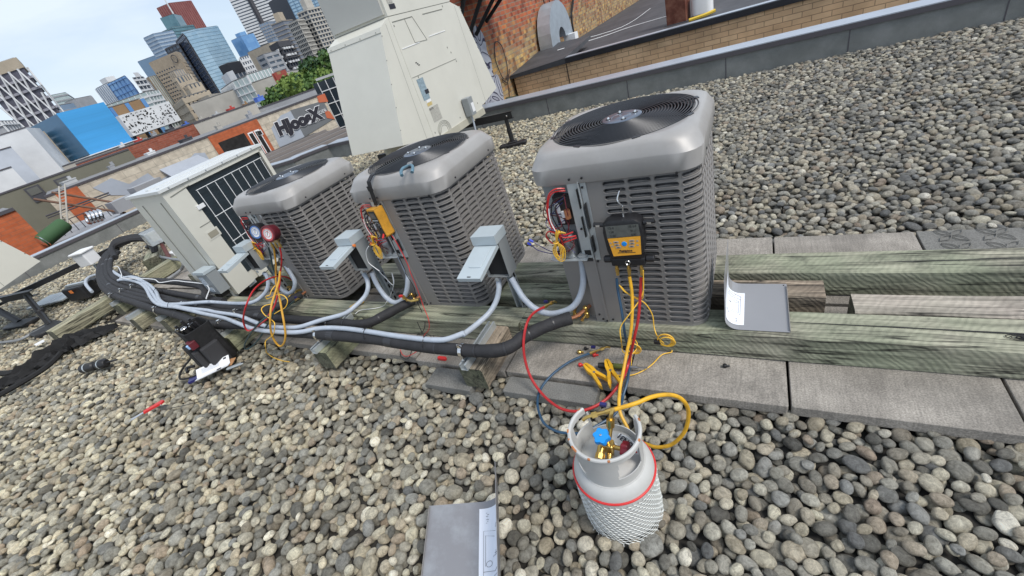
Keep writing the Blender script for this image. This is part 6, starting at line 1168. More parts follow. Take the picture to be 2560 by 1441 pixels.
 'g_blue':[(-3.047,1.61,0.731),(-3.068,1.6,0.671),(-3.098,1.59,0.606),(-3.129,1.58,0.538),(-3.102,1.56,0.502),(-3.086,1.5,0.443),(-3.014,1.4,0.388),(-2.897,1.28,0.379),(-2.91,1.2,0.335),(-3.036,1.17,0.247),(-3.187,1.15,0.169),(-3.276,1.14,0.146),(-3.222,1.14,0.202),(-3.056,1.15,0.306),(-2.877,1.17,0.403),(-2.817,1.22,0.423),(-2.883,1.35,0.367),(-3.076,1.56,0.282)],
 'g_yellow':[(-2.971,1.6,0.729),(-2.996,1.59,0.676),(-3.054,1.58,0.587),(-3.114,1.56,0.501),(-2.978,1.5,0.564),(-2.892,1.42,0.53),(-2.783,1.33,0.48),(-2.689,1.25,0.444),(-2.662,1.2,0.378),(-2.678,1.17,0.306),(-2.723,1.15,0.25),(-2.797,1.15,0.217),(-2.811,1.15,0.262),(-2.793,1.16,0.339),(-2.733,1.18,0.438),(-2.732,1.24,0.506),(-2.774,1.32,0.535),(-2.834,1.42,0.564),(-2.898,1.5,0.592)],
 'g_thin':[(-2.912,1.42,0.529),(-2.911,1.38,0.516),(-2.927,1.36,0.492),(-2.962,1.35,0.488),(-2.974,1.35,0.464),(-2.905,1.35,0.48),(-2.794,1.34,0.515),(-2.707,1.33,0.515),(-2.683,1.32,0.482),(-2.72,1.3,0.44),(-2.77,1.28,0.425),(-2.822,1.26,0.409)],
 'g_thin2':[(-2.848,1.3,0.463),(-2.906,1.28,0.462),(-2.914,1.25,0.452),(-2.854,1.22,0.431),(-2.742,1.19,0.414),(-2.709,1.17,0.396),(-2.768,1.15,0.326),(-2.894,1.14,0.268),(-2.914,1.12,0.227),(-3.108,1.179,0.1),(-3.213,1.215,0.05),(-3.086,1.179,0.05),(-2.942,1.16,0.05),(-2.855,1.16,0.05)],
 'probe_r':[(-1.872,1.66,0.754),(-1.847,1.65,0.706),(-1.831,1.64,0.657),(-1.818,1.63,0.612),(-1.81,1.62,0.539),(-1.796,1.6,0.515),(-1.803,1.6,0.42),(-1.814,1.6,0.329),(-1.813,1.585,0.247),(-1.759,1.53,0.205),(-1.792,1.525,0.123),(-1.868,1.52,0.057),(-1.701,1.374,0.2),(-1.745,1.359,0.12),(-1.842,1.33,0.07),(-1.894,1.331,0.07),(-1.948,1.372,0.07)],
 'probe_k':[(-1.889,1.66,0.755),(-1.878,1.65,0.699),(-1.871,1.64,0.619),(-1.864,1.63,0.512),(-1.862,1.62,0.489),(-1.85,1.62,0.383),(-1.872,1.61,0.284),(-1.866,1.6,0.182),(-1.807,1.53,0.165),(-1.855,1.525,0.099),(-1.941,1.52,0.045),(-1.768,1.363,0.2),(-1.831,1.316,0.07),(-1.896,1.315,0.07),(-1.931,1.35,0.07)],
 'wnutwire':[(-1.934,1.64,0.76),(-1.969,1.64,0.741),(-1.997,1.64,0.703),(-2.037,1.64,0.685),(-2.058,1.64,0.69),(-2.027,1.6,0.705),(-2.074,1.6,0.667),(-2.104,1.6,0.594),(-2.077,1.6,0.552),(-2.047,1.6,0.522)],
 'wire_hang':[(-2.154,1.68,0.463),(-2.131,1.68,0.418),(-2.092,1.68,0.354)],
 'wire_hang2':[(-2.049,1.68,0.453),(-2.076,1.68,0.372),(-2.206,1.7,0.242),(-2.136,1.6,0.273),(-2.249,1.638,0.2),(-2.306,1.61,0.2),(-2.422,1.584,0.2),(-2.437,1.54,0.2)],
 'bag':[(-3.966,1.198,0.25),(-3.622,1.171,0.3),(-3.399,1.105,0.25),(-3.502,1.04,0.1),(-3.671,0.988,0.05),(-3.904,0.979,0.05),(-3.94,1.127,0.2),(-3.517,1.036,0.2)],
 'strap':[(-4.133,1.118,0.05),(-4.044,1.03,0.05),(-4.036,0.948,0.05),(-3.947,0.87,0.05),(-3.798,0.812,0.05),(-3.693,0.807,0.05),(-3.698,0.868,0.05),(-3.704,0.936,0.05)],
 'booklet':[(-3.631,0.926,0.06),(-3.586,1.111,0.06),(-3.459,1.032,0.06),(-3.472,0.872,0.06),(-3.353,0.99,0.06),(-3.555,0.892,0.06)],
 'card':[(-3.523,1.077,0.06),(-3.44,1.094,0.06),(-3.377,1.044,0.06),(-3.421,1.009,0.06),(-3.383,1.009,0.06),(-3.313,1.07,0.06)],
 'torch':[(-5.372,0.695,0.06),(-5.244,0.759,0.06),(-5.14,0.796,0.06),(-5.066,0.829,0.06)],
 'hex':[(-3.76,0.656,0.06),(-3.738,0.53,0.06),(-3.679,0.45,0.06),(-3.672,0.551,0.06),(-3.729,0.629,0.06),(-3.66,0.641,0.06)],
 'net':[(-6.594,0.337,0.04),(-6.528,0.506,0.04),(-6.745,0.697,0.04),(-6.852,0.985,0.04),(-6.475,1.113,0.04),(-6.331,1.293,0.04),(-6.061,1.226,0.04),(-6.119,1.076,0.04),(-6.137,0.869,0.04),(-6.155,0.673,0.04),(-6.23,0.467,0.04),(-6.192,0.247,0.04)],
 'nettail':[(-6.594,0.337,0.04),(-6.505,0.448,0.04)],
 'railL':[(-9.431,1.165,0.3),(-9.485,1.397,0.3),(-9.543,1.642,0.3),(-9.407,2.142,0.3),(-9.586,3.016,0.3),(-9.827,3.499,0.3),(-9.716,3.708,0.3)],
 'railL2':[(-9.483,1.177,0.3),(-9.432,1.31,0.3),(-8.855,1.361,0.3),(-9.037,1.077,0.3),(-7.659,0.914,0.3),(-8.718,1.283,0.3),(-7.456,1.1,0.3),(-6.594,0.969,0.3)],
 'legs':[(-9.123,1.087,0.03),(-8.74,1.197,0.03),(-9.223,1.026,0.03),(-10.8,1.275,0.03),(-10.529,1.549,0.03),(-7.941,1.184,0.03),(-7.994,1.131,0.03),(-7.302,1.022,0.03),(-8.964,1.317,0.03)],
 'edgeunit':[(-18.171,3.349,0.6),(-9.285,1.871,0.6),(-8.471,1.17,0.6),(-9.758,1.312,0.4),(-8.97,1.206,0.4)],
 'wbox':[(-9.084,2.229,0.4),(-9.35,2.612,0.4),(-8.667,2.417,0.4),(-7.915,1.983,0.4),(-9.331,2.338,0.4)],
 'clearbox':[(-8.193,2.771,0.45),(-8.191,2.951,0.45),(-7.007,2.542,0.45),(-7.229,2.461,0.45),(-7.851,2.773,0.3),(-7.614,2.707,0.05),(-8.262,2.811,0.05),(-8.72,3.049,0.05),(-8.106,2.789,0.05)],
 'greycond':[(-8.55,2.861,0.3),(-8.736,2.922,0.15),(-8.038,2.708,0.1),(-7.486,2.561,0.15),(-6.886,2.419,0.2),(-6.593,2.382,0.2),(-6.54,2.355,0.15),(-6.673,2.336,0.08),(-6.642,2.202,0.07),(-6.651,2.142,0.07)],
 'greycond2':[(-8.453,0.755,0.04),(-8.033,0.846,0.04),(-7.963,0.956,0.04),(-7.929,1.113,0.04)],
 's4':[(-3.603,1.205,0.22),(-3.63,1.283,0.22),(-3.679,1.22,0.2),(-3.707,1.299,0.2),(-3.376,1.174,0.2)],
 'plates':[(-10.897,1.705,0.03),(-10.776,1.744,0.03),(-9.323,1.542,0.03),(-9.144,1.405,0.03)],
 'cutters':[(-1.622,1.769,1.11),(-1.557,1.652,1.11),(-1.533,1.591,1.11),(-1.564,1.72,1.11),(-1.472,1.617,1.11),(-1.506,1.636,1.11)],
 'strapclamp':[(-1.836,1.7,1.089),(-1.819,1.645,1.081),(-1.836,1.64,1.056),(-1.844,1.64,1.01),(-1.855,1.65,0.962)],
 'ribbon':[(-2.515,1.598,0.21),(-2.508,1.677,0.21)],
 'paper1':[(-6.13,0.883,0.04),(-7.279,0.878,0.04)],
}

def tubeobj(name,pts,r,m,label,cat,group=None,seg=10,res=5,parent=None):
    o=MB().tube(pts,r,seg,res=res).build(name,m,parent,smooth=True); 
    return tag(o,label,cat,group) if parent is None else o
PG='black insulated pipes in the bundle'
rp=.031
lab=['insulated pipe hugging the beams at the back of the bundle','second rear pipe of the black bundle, fading under the conduits','insulated pipe that ends at the leftmost condenser','insulated pipe that ends at the middle condenser','frontmost long insulated pipe bending up to the copper stub of the rightmost condenser']
for i in range(5):
    pts_=[Vector(p) for p in P['pipe%d'%i]]
    for k in range(1,len(pts_)-1):   # light smoothing
        pts_[k]=pts_[k]*.7+(pts_[k-1]+pts_[k+1])*.15
    t=empty('insulated_pipe',pts_[0],0,lab[i],'insulated pipe',PG); q=[p-pts_[0] for p in pts_]
    rg=random.Random(i); C_=catmull(q,6)
    ph=rg.uniform(0,6); MB().tube(C_,lambda u,ph=ph:(.034 if i==4 else rp)*(1+.03*math.sin(u*70+ph)+.02*math.sin(u*173)),14,res=1,smooth=False).build('foam_sleeve',m_rubber,t,smooth=True)
    b=MB()
    for f_ in ([.045,.10,.17,.22,.262,.31,.37,.45,.55,.66,.78,.9] if i==4 else [.12,.25,.4,.55,.7,.85]):
        k=int(f_*(len(C_)-2)); a,c=C_[k],C_[k+1]; d_=(c-a).normalized(); wd=.004 if rg.random()<.6 else .03; b.cyl(a-d_*wd,a+d_*wd,(.034 if i==4 else rp)*1.045,14)
    b.build('tape_wrap',m_tape,t,smooth=True)
    if i in(3,4,2):
        e=q[0]; dd=(q[0]-q[1]).normalized(); b=MB(); b.tube([e-dd*.02,e+dd*.03+Vector((0,0,.0)),e+dd*.07+Vector((.0,.02,.01)),e+dd*.105+Vector((0,.05,.014))],.0095,8); b.build('copper_stub',m_copper,t,smooth=True)
# coiled rising ends and black cloth heap
b=MB()
for i in range(5): b.tube([(-8.3-.12*i,2.32+.05*i,.33),(-8.7-.1*i,2.5+.05*i,.42),(-8.65,2.75+.03*i,.40),(-8.35+.02*i,2.85,.3),(-8.15,2.72,.15)],.042,8)
tag(b.build('pipe_coil',m_rubber,smooth=True),'knot of black insulated pipe ends curling beside the white junction box','pipe coil')
# clamps
def clamp(x,y,z,label,r=.036,ax=(1,0,0)):
    t=empty('pipe_clamp',(x,y,z),0,label,'pipe clamp','shiny clamps on the black pipes'); M=Vector(ax).to_track_quat('Z','Y').to_matrix(); b=MB(); b.lathe([(r,-.010),(r+.003,-.010),(r+.003,.010),(r,.010)],(0,0,0),18,M,False,False); b.build('clamp_band',m_chrome,t,smooth=True)
    b=MB(); b.box((0,-.012,r+.008),(.018,.022,.014)); b.cyl((-.014,-.012,r+.012),(.014,-.012,r+.012),.004,6); b.build('clamp_screw',m_chrome,t); b=MB(); b.box((0,-r*.9,-r*.7),(.018,.006,r*.9)); b.build('clamp_stem',m_chrome,t)
for c in [(-1.29,1.236,.27,'large shiny clamp on the front pipe by the splintered sleeper'),(-2.45,1.247,.27,'shiny clamp on the front pipe above the pale green sleeper'),(-3.62,1.25,.27,'shiny clamp on the front pipe behind the black tool bag'),(-2.47,1.367,.27,'shiny clamp on the second pipe above the pale green sleeper'),(-3.60,1.385,.27,'shiny clamp on the second pipe between two conduits'),(-4.93,1.345,.27,'shiny clamp at the dip of the three conduits'),(-4.55,1.43,.275,'shiny clamp below the wrapped black line'),(-6.35,1.50,.28,'leftmost shiny clamp on the outer pipe'),(-6.25,1.58,.29,'shiny clamp second from the left on the bundle'),(-6.15,1.66,.29,'shiny clamp highest of the three at the left bend')]: clamp(*c)
# wrapped line
t=empty('wrapped_line',P['wrapped'][0],0,'black taped line with a white wire spiralled along it ending at the closed switch box','taped line'); o0=Vector(P['wrapped'][0]); MB().tube([Vector(p)-o0 for p in [(-7.3,1.98,.3)]+P['wrapped']],.034,10).build('sleeve',m_rubber,t,smooth=True); MB().tube([Vector(p)-o0 for p in P['wrapped_wire']],.0045,5).build('white_wire',m_white,t,smooth=True)
# conduits
cg='grey plastic conduits'
tubeobj('grey_conduit',P['cond_a'],.0155,m_cond,'grey conduit running lowest in front, up to the open box by the rightmost condenser','conduit',cg)
tubeobj('grey_conduit',P['cond_b'],.0155,m_cond,'grey conduit rising to the open box with the orange wire nut','conduit',cg)
tubeobj('grey_conduit',P['cond_c'],.0155,m_cond,'grey conduit curving up to the open box in front of the cream coil unit','conduit',cg)
tubeobj('grey_conduit',[(-7.6,1.66,.2),(-7.9,1.74,.27),(-8.15,1.87,.28),(-8.2,2.0,.25),(-7.9,2.05,.28),(-7.2,1.9,.31),(-6.72,1.80,.325)],.02,m_cond,'short grey conduit loop left of the black pipe bend','conduit',cg)
tubeobj('flexible_conduit',P['flex_c'],.0165,m_cond,'drooping grey flexible conduit entering the rightmost condenser','flexible conduit','drooping flexible conduits')
tubeobj('flexible_conduit',P['flex_b'],.0165,m_cond,'drooping grey flexible conduit entering the middle condenser','flexible conduit','drooping flexible conduits')
tubeobj('flexible_conduit',P['flex_a'],.0165,m_cond,'drooping grey flexible conduit entering the leftmost condenser','flexible conduit','drooping flexible conduits')
tubeobj('old_conduit',P['greycond'],.02,m_condd,'darker grey conduit arching from the clear box to the pale slab','conduit')
tubeobj('old_conduit',[(-9.3,.55,.045),(-8.9,.68,.045)]+P['greycond2'],.018,m_condd,'dark grey conduit lying on pebbles at the lower left edge','conduit')
b=MB(); b.cyl((-6.3,2.6,.07),(-5.55,2.45,.09),.028,8); tag(b.build('black_pipe',m_rubber),'short black pipe lying behind the closed switch box under the cream coil unit','pipe')
# zip ties
def tie(c,r,axis,label,tail=None):
    t=empty('cable_tie',c,0,label,'cable tie','black cable ties'); M=Vector(axis).to_track_quat('Z','Y').to_matrix(); MB().torus((0,0,0),r,.0022,18,5,M).build('loop',m_black,t)
    if tail: MB().tube([(0,0,r)]+tail,.0018,4).build('tail',m_black,t)
    b=MB(); b.box((0,-.004,r+.002),(.007,.006,.006)); b.build('tie_head',m_black,t)
tie((-1.53,1.25,.285),.043,(1,0,0),'cable tie with a tall upright tail on the front pipe',[(0,0,.09),(.004,0,.15)])
tie((-.98,1.41,.272),.038,(1,.9,0),'cable tie near the copper end of the front pipe',[(.01,.01,.06)])
tie((-3.03,1.24,.315),.03,(1,0,0),'cable tie joining two conduits below the dial gauges',[(-.03,0,.05)]); tie((-4.62,1.37,.325),.035,(1,0,0),'cable tie at the lowest point of the three conduits'); tie((-5.30,1.56,.325),.035,(1,-.5,0),'cable tie at the upper bend of the three conduits',[(.03,0,.06)]); tie((-1.99,1.265,.30),.040,(1,0,0),'cable tie on the front pipe left of its thick taped joint',[(0,-.02,.05)])
# ---------------------------------------------------------------- digital manifold on right condenser
D0=Vector((-.463,1.56,.69))
t=empty('digital_manifold',D0,0,'orange and black digital gauge hanging on the rightmost condenser','gauge')
b=MB(); pr=[(-.072,-.075),(.062,-.075),(.078,-.03),(.083,.06),(.076,.098),(.052,.114),(-.052,.114),(-.078,.098),(-.086,.06),(-.082,-.03)]
v=[];n=len(pr)
for yy_,s in ((.035,.97),(-.012,1.0),(-.026,.96),(-.030,.88)): v.append([Vector((p[0]*s,yy_,p[1]*s)) for p in pr])
b.rings(v,True,True,True); b.build('case',m_black,t,smooth=True,auto=45)
b=MB(); fp=[(-.066,.032),(.070,.038),(.064,-.049),(-.054,-.056)]; b.add([(p[0],-.0312,p[1]) for p in fp],[(0,1,2,3)]); b.build('button_panel',m_amberface,t)
b=MB(); fp=[(-.068,.090),(.068,.094),(.071,.040),(-.067,.034)]; b.add([(p[0],-.0312,p[1]) for p in fp],[(0,1,2,3)]); lc=b.build('screen',m_lcd,t)
for s,x,z,sz in (('15.6',-.045,.081,.016),('18.14',.042,.084,.016),('158',-.045,.062,.014),('41.1',.045,.064,.014),('5.80',-.04,.044,.014),('600',.045,.046,.014)): text('digits',s,sz,m_lcdseg,frame((x,-.0318,z),(1,0,0),(0,0,1)),lc,.0002)
b=MB(); b.lathe([(.0115,0),(.011,.002),(.0085,.0028),(0,.0025)],(.0,-.031,.004),18,Matrix.Rotation(R(90),3,'X')); b.build('blue_button',m_bluek,t,smooth=True)
for (x,z) in ((-.033,.014),(-.031,.001),(-.026,-.012),(.033,.018),(.032,.005),(.029,-.009)): b=MB(); b.rbox((x,-.0322,z),(.022,.002,.0085),.003,axis=1); k=b.build('key',mat('key_grey',(.36,.33,.30),.5) if 'key_grey' not in bpy.data.materials else bpy.data.materials['key_grey'],t); b=MB(); b.box((x,-.0336,z),(.009,.0006,.003)); b.build('key_mark',m_ink,k)
for (x,z) in ((-.057,.010),(-.052,-.006),(.055,.016),(.054,-.004)): b=MB(); b.box((x,-.0316,z),(.009,.0006,.007)); b.build('icon',bpy.data.materials['key_grey'],t)
text('brand_word','Fieldpiece',.0135,m_ink,frame((.002,-.0318,-.030),(1,.0,.02),(0,0,1)),t,.0002,.0006); b=MB(); b.box((.004,-.0316,-.039),(.074,.0006,.0028)); b.build('small_print',m_ink,t)
b=MB(); b.rbox((0,.0,-.093),(.142,.05,.038),.006,axis=0); b.build('valve_block',m_black,t)
for s in (-1,1): b=MB(); b.lathe([(.014,0),(.0165,.004),(.0165,.032),(.013,.036),(0,.036)],(s*.072,0,-.088),12,Matrix.Rotation(R(90*s),3,'Y')); b.build('side_knob',m_black,t)
for s in (-1,1): b=MB(); b.cyl((s*.082,0,.082),(s*.125,0,.086),.010,10); k=b.build('strap_lug',m_black,t); b=MB(); b.box((s*.105,-.011,.084),(.017,.003,.009)); b.build('steel_plate',m_chrome,k)
b=MB(); b.torus((.0,-.027,-.093),.0095,.0026,16,6,Matrix.Rotation(R(90),3,'X')); b.build('sight_glass',m_chrome,t,smooth=True)
for (x,) in ((-.054,),(-.002,),(.052,)): b=MB(); b.cyl((x,-.015,-.108),(x,-.018,-.126),.006,8); b.cyl((x,-.018,-.124),(x,-.020,-.143),.0092,6); b.cyl((x,-.020,-.143),(x,-.022,-.160),.0075,10); b.build('brass_port',m_brass,t)
MB().tube([Vector(p)-D0 for p in P['hook'][:5]]+[Vector((.006,.0,.11))],.0035,6).build('hook',m_chrome,t,smooth=True)
def hose(name,pts,r,m,label,fit=None,cat='hose',grp='refrigerant hoses'):
    o0=Vector(pts[0]); t=empty(name,o0,0,label,cat,grp); Q=[Vector(p)-o0 for p in pts]; MB().tube(Q,r,9,res=6).build('hose_body',m,t,smooth=True)
    if fit:
        a,c=Q[-2],Q[-1]; d_=(c-a).normalized(); b=MB(); b.cyl(c-d_*.01,c+d_*.022,r*1.25,8); b.cyl(c+d_*.022,c+d_*.05,r*.9,8); b.cyl(c+d_*.05,c+d_*.068,r*1.5,6); b.tube([c+d_*.06,c+d_*.085,c+d_*.10+Vector((.0,0,-.01))],r*.8,7); b.build('brass_fitting',m_brass,t)
        b=MB(); b.box(c+d_*.02+Vector((-.012,.018,.012)),(.022,.012,.010)); b.build('lever',m_navy,t)
    return t
# insert ground-safe smoothing at joins between planes
def fixp(L_,drop=()): return [p for i,p in enumerate(L_) if i not in drop]
hose('blue_hose',fixp(P['blue_hose'],(4,)),.0062,m_blue,'dark blue hose from the digital gauge looping left over the slab to a brass fitting',True)
yh=fixp(P['yellow_hose'],(4,)); yh[-1]=(-.395,.868,.455)
hose('yellow_hose',yh,.0072,m_yell,'thick yellow hose from the digital gauge looping round to the refrigerant cylinder valve',True)
hose('red_hose',fixp(P['red_hose'],(4,)),.0068,m_red,'red hose from the digital gauge sweeping left to the brass fitting by the copper pipe',True)
tubeobj('probe_cable',P['cable_l']+[],.0026,m_yell2,'short yellow probe cable crossing the three hoses under the digital gauge','cable','thin probe cables')
tubeobj('probe_cable',fixp(P['cable_a'],(6,)),.0026,m_yell2,'yellow probe cable knotted behind the hoses under the digital gauge','cable','thin probe cables')
tubeobj('probe_cable',fixp(P['cable_b'],()),.0026,m_yell2,'yellow probe cable with a coiled bundle hanging right of the hoses','cable','thin probe cables')
b=MB(); cc=Vector((-.345,1.50,.19))
for k in range(5): b.torus(cc+Vector((.004*k,-.003*k,.0+.004*(k%3))),.030+.003*(k%3),.0027,24,5,Matrix.Rotation(R(80+5*k),3,'X'))
o=b.build('cable_bundle',m_yell2,smooth=True); tag(o,'coil of yellow probe cable with a black wrap below the rightmost condenser','cable bundle'); b=MB(); b.rbox((-.376,1.492,.185),(.030,.016,.022),.006); b.build('wrap',m_black,o)
b=MB(); cc=Vector((-.49,1.475,.15))
for k in range(3): b.torus(cc+Vector((.004*k,-.003*k,0)),.026+.003*k,.0027,24,5,Matrix.Rotation(R(75+8*k),3,'X'))
o=b.build('cable_bundle',m_yell2,smooth=True); tag(o,'smaller coil of yellow probe cable behind the three hoses','cable bundle'); b=MB(); b.rbox((-.522,1.47,.15),(.026,.016,.02),.006); b.build('wrap',m_black,o)
# clamps (orange jaws)
def jaw(c,rz,label,sc=1.,tilt=0):
    t=empty('pipe_clamp_probe',c,rz,label,'clamp probe','orange clamp probes on the slab')
    def arm(s,name):
        b=MB(); pr=[(-.105,.004),(-.09,.016),(-.04,.024),(.0,.020),(.045,.030),(.10,.040),(.125,.034),(.10,.024),(.05,.012),(.01,.002),(-.04,-.002),(-.09,-.002)]
        p=[(x*sc,y*sc*s) for x,y in pr]; 
        if s<0: p=p[::-1]
        b.prism(p,-.014*sc,.014*sc); b.build(name,m_yell,t)
    arm(1,'upper_jaw'); arm(-1,'lower_jaw'); b=MB(); b.cyl((0,0,-.016*sc),(0,0,.016*sc),.008*sc,10); b.build('pivot',m_steel,t)
jaw((-.655,1.345,.085),R(-38),'orange spring clamp probe lying open on the slab edge',.80); jaw((-.575,1.355,.10),R(-62),'orange clamp probe crossing the green screwdriver handle',.78)
t=empty('screwdriver',(-.655,1.408,.078),R(4),'green and black nut driver lying on the slab behind the orange clamps','screwdriver'); b=MB(); b.lathe([(.0,0),(.014,.002),(.016,.03),(.013,.06),(.016,.075)],(0,0,0),12,Matrix.Rotation(R(90),3,'Y')); b.build('grip',m_black,t,smooth=True); b=MB(); b.lathe([(.014,.075),(.013,.12),(.009,.125)],(0,0,0),10,Matrix.Rotation(R(90),3,'Y')); b.build('collar',mat('olive_plastic',(.08,.10,.02),.4),t); b=MB(); b.cyl((.12,0,0),(.19,0,0),.0075,10); b.cyl((.19,0,0),(.235,0,0),.0045,6); b.build('shaft',m_steel,t)
for i,(x,y,m_,nm,lb,s_) in enumerate([(-.786,1.505,m_brass,'flare_nut','brass cap standing on the slab left of the blue hose fitting',.011),(-.761,1.534,m_black,'valve_stopper','black rubber cap near the brass cap on the slab',.008),(-.701,1.494,m_redp,'hose_stopper','red plastic cap touching the blue hose fitting',.010),(-.754,1.415,m_redp,'hose_stopper','red plastic cap alone on the slab above the orange clamps',.010),(-.099,1.501,m_black,'hex_bolt','dark bolt head on the slab right of the hoses',.009)]):
    b=MB(); b.lathe([(s_*.9,0),(s_,.003),(s_,.014),(s_*.6,.018),(0,.018)],(x,y,.052),10); b.cyl((x+s_*.8,y,.06),(x+s_*2,y+.004,.058),s_*.55,8); tag(b.build(nm,m_,smooth=True),lb,'bolt' if 'bolt' in nm else 'cap')
# ---------------------------------------------------------------- refrigerant cylinder
cx,cy=-.405,.795
t=empty('refrigerant_cylinder',(cx,cy,0),0,'grey refrigerant cylinder in a white net sleeve standing on the pebbles','gas cylinder')
b=MB(); b.lathe([(.10,.0),(.125,.01),(.135,.035),(.137,.05),(.137,.245),(.133,.27),(.12,.292),(.095,.308),(.06,.317),(.0,.321)],(0,0,0),48); b.build('body',m_tank,t,smooth=True)
b=MB(); b.torus((0,0,.252),.1375,.0042,56,8); b.build('red_ring',m_redp,t,smooth=True)
b=MB(); rm=.1395; nc=46; nr=17; hz=(.238-.006)/nr
for r_ in range(nr):
    for c_ in range(nc):
        def PP(u,v): a=2*math.pi*(u)/nc; q=rm+.0012*math.sin(u*2.1+v); return Vector((q*math.cos(a),q*math.sin(a),.006+v*hz))
        u=c_+.5*(r_%2); v0=r_
        hexp=[PP(u,v0+.16),PP(u+.5,v0+.34),PP(u+.5,v0+.84),PP(u,v0+1.02)]
        for a_,c2 in ((PP(u,v0),PP(u+.5,v0+.3)),(PP(u,v0),PP(u-.5,v0+.3)),(PP(u+.5,v0+.3),PP(u+.5,v0+1.0))): b.cyl(a_,c2,.0014,3)
for c_ in range(0,nc): a=2*math.pi*c_/nc; b.cyl((rm*math.cos(a),rm*math.sin(a),.006),((rm+.006+.006*math.sin(c_*3))*math.cos(a),(rm+.006)*math.sin(a),-.004),.0013,3)
o=b.build('net_sleeve',m_mesh,t)
# collar: rolled sheet with cut outs
def az(a): return R(a)
rc,z0c,z1c=.108,.298,.445
b=MB()
hA=lambda a:0 if not(50<a%360<118) else 1
def inhole(a,z):
    a%=360
    if 205<=a<=245 and ((a-225)/17)**2+((z-.335)/.017)**2<1: return True      # oval slot at front left
    if 300<=a<=352 and .338<z<.415 and (a-300)>((z-.338)*60): return True       # hand window at right
    if 140<=a<=180 and .37<z<.425: return True        # slot at left
    return False
na_,nz_=180,26
vi={}
def V(i,j,inn):
    k=(i%na_,j,inn)
    if k not in vi:
        a=R(360*i/na_); z=z0c+(z1c-z0c)*j/nz_; q=rc-inn+.004*(z-z0c)/(z1c-z0c)-0.000; vi[k]=len(b.v); b.v.append((q*math.cos(a),q*math.sin(a),z))
    return vi[k]
cell={}
for i in range(na_):
    for j in range(nz_):
        a=360*(i+.5)/na_; z=z0c+(z1c-z0c)*(j+.5)/nz_
        cut_gap=(48<a<136 and z>.330) or (42<a<142 and z>.425)
        cell[i,j]=not(inhole(a,z) or cut_gap)
for (i,j),on in cell.items():
    if not on: continue
    b.f.append((V(i,j,0),V(i+1,j,0),V(i+1,j+1,0),V(i,j+1,0))); b.f.append((V(i,j,.003),V(i,j+1,.003),V(i+1,j+1,.003),V(i+1,j,.003))); b.m+=[0,0]
    for (di,dj,e0,e1) in ((-1,0,(0,0),(0,1)),(1,0,(1,1),(1,0)),(0,-1,(1,0),(0,0)),(0,1,(0,1),(1,1))):
        ni,nj=(i+di)%na_,j+dj
        if not cell.get((ni,nj),False):
            p,q=(i+e0[0],j+e0[1]),(i+e1[0],j+e1[1]); b.f.append((V(*p,0),V(*q,0),V(*q,.003),V(*p,.003))); b.m.append(0)
b.build('collar',m_tank,t,smooth=True,auto=30)
b=MB(); b.tube([((rc+.004)*math.cos(R(a)),(rc+.004)*math.sin(R(a)),z1c) for a in range(143,402,6)],.0062,8,res=2); b.tube([((rc+.001)*math.cos(R(a)),(rc+.001)*math.sin(R(a)),.368) for a in range(140,181,8)],.003,5,res=2); b.build('rolled_rim',m_tank,t,smooth=True)
b=MB()
for a,s_ in ((196,.014),(232,.026),(262,.009),(292,.008),(352,.010),(30,.012),(212,.006),(150,.010)):
    p=Vector(((rc+.0075)*math.cos(R(a)),(rc+.0075)*math.sin(R(a)),z1c+.0035)); b.rbox(p,(s_,.006,.006),.002,rotz(R(a+90)))
b.build('rust_chip',m_rust,t)
b=MB(); b.torus((0,0,.296),.109,.004,48,6); b.build('collar_weld',m_tank,t,smooth=True)
# label on the shoulder behind valve
b=MB(); 
def dome(r,a,dz=.001): 
    z=np.interp(r,[0,.06,.095,.12],[.321,.317,.308,.292]); return (r*math.cos(R(a)),r*math.sin(R(a)),float(z)+dz)
pl=[dome(.035,a) for a in range(15,86,10)]+[dome(.092,a) for a in range(85,14,-10)]; b.add(pl,[tuple(range(len(pl)))]); lb=b.build('shoulder_label',m_white,t)
b=MB(); pl=[dome(.06,18,.002),dome(.06,36,.002),dome(.088,32,.002),dome(.088,18,.002)]; b.add(pl,[(0,1,2,3)]); b.build('red_mark',m_redp,t)
text('hazard_code','UN31',.026,m_ink,frame(dome(.072,60,.003),(-.80,.5,0),(-.4,-.8,-.1)),t,.0003,.0008)
# valve assembly
v=MB(); v.cyl((0,0,.315),(0,0,.345),.014,12); v.rbox((0,0,.362),(.040,.032,.034),.006); v.cyl((-.02,0,.360),(-.02,-.03,.352),.014,12); v.cyl((-.02,-.03,.352),(-.02,-.046,.348),.0165,8); v.cyl((.008,-.016,.345),(.008,-.036,.335),.009,10); v.cyl((.008,-.036,.335),(.008,-.05,.330),.0115,8); v.cyl((.02,0,.362),(.045,-.002,.362),.008,10); v.cyl((0,0,.38),(0,0,.40),.008,10); va=v.build('valve_body',m_brass,t,smooth=True)
def knob(M,c,m_,nm):
    b=MB(); n=36; rs=[]
    for zz,rr in ((-.012,.80),(-.009,.98),(.006,1.0),(.012,.88),(.013,.3)):
        rs.append([M@Vector(((.0265+.0032*math.cos(6*2*math.pi*i/n))*rr*math.cos(2*math.pi*i/n),(.0265+.0032*math.cos(6*2*math.pi*i/n))*rr*math.sin(2*math.pi*i/n),zz))+Vector(c) for i in range(n)])
    b.rings(rs,True,True,True); return b.build(nm,m_,t,smooth=True,auto=50)
knob(Matrix.Rotation(R(18),3,'X'),(-.012,-.004,.412),m_bluek,'blue_knob'); b=MB(); b.lathe([(.004,0),(.004,.002),(0,.003)],(-.012,-.008,.425),10); b.build('knob_screw',m_chrome,t)
knob(Matrix.Rotation(R(85),3,'Y'),(.058,-.004,.362),mat('maroon_knob',(.20,.01,.02),.35),'red_knob')
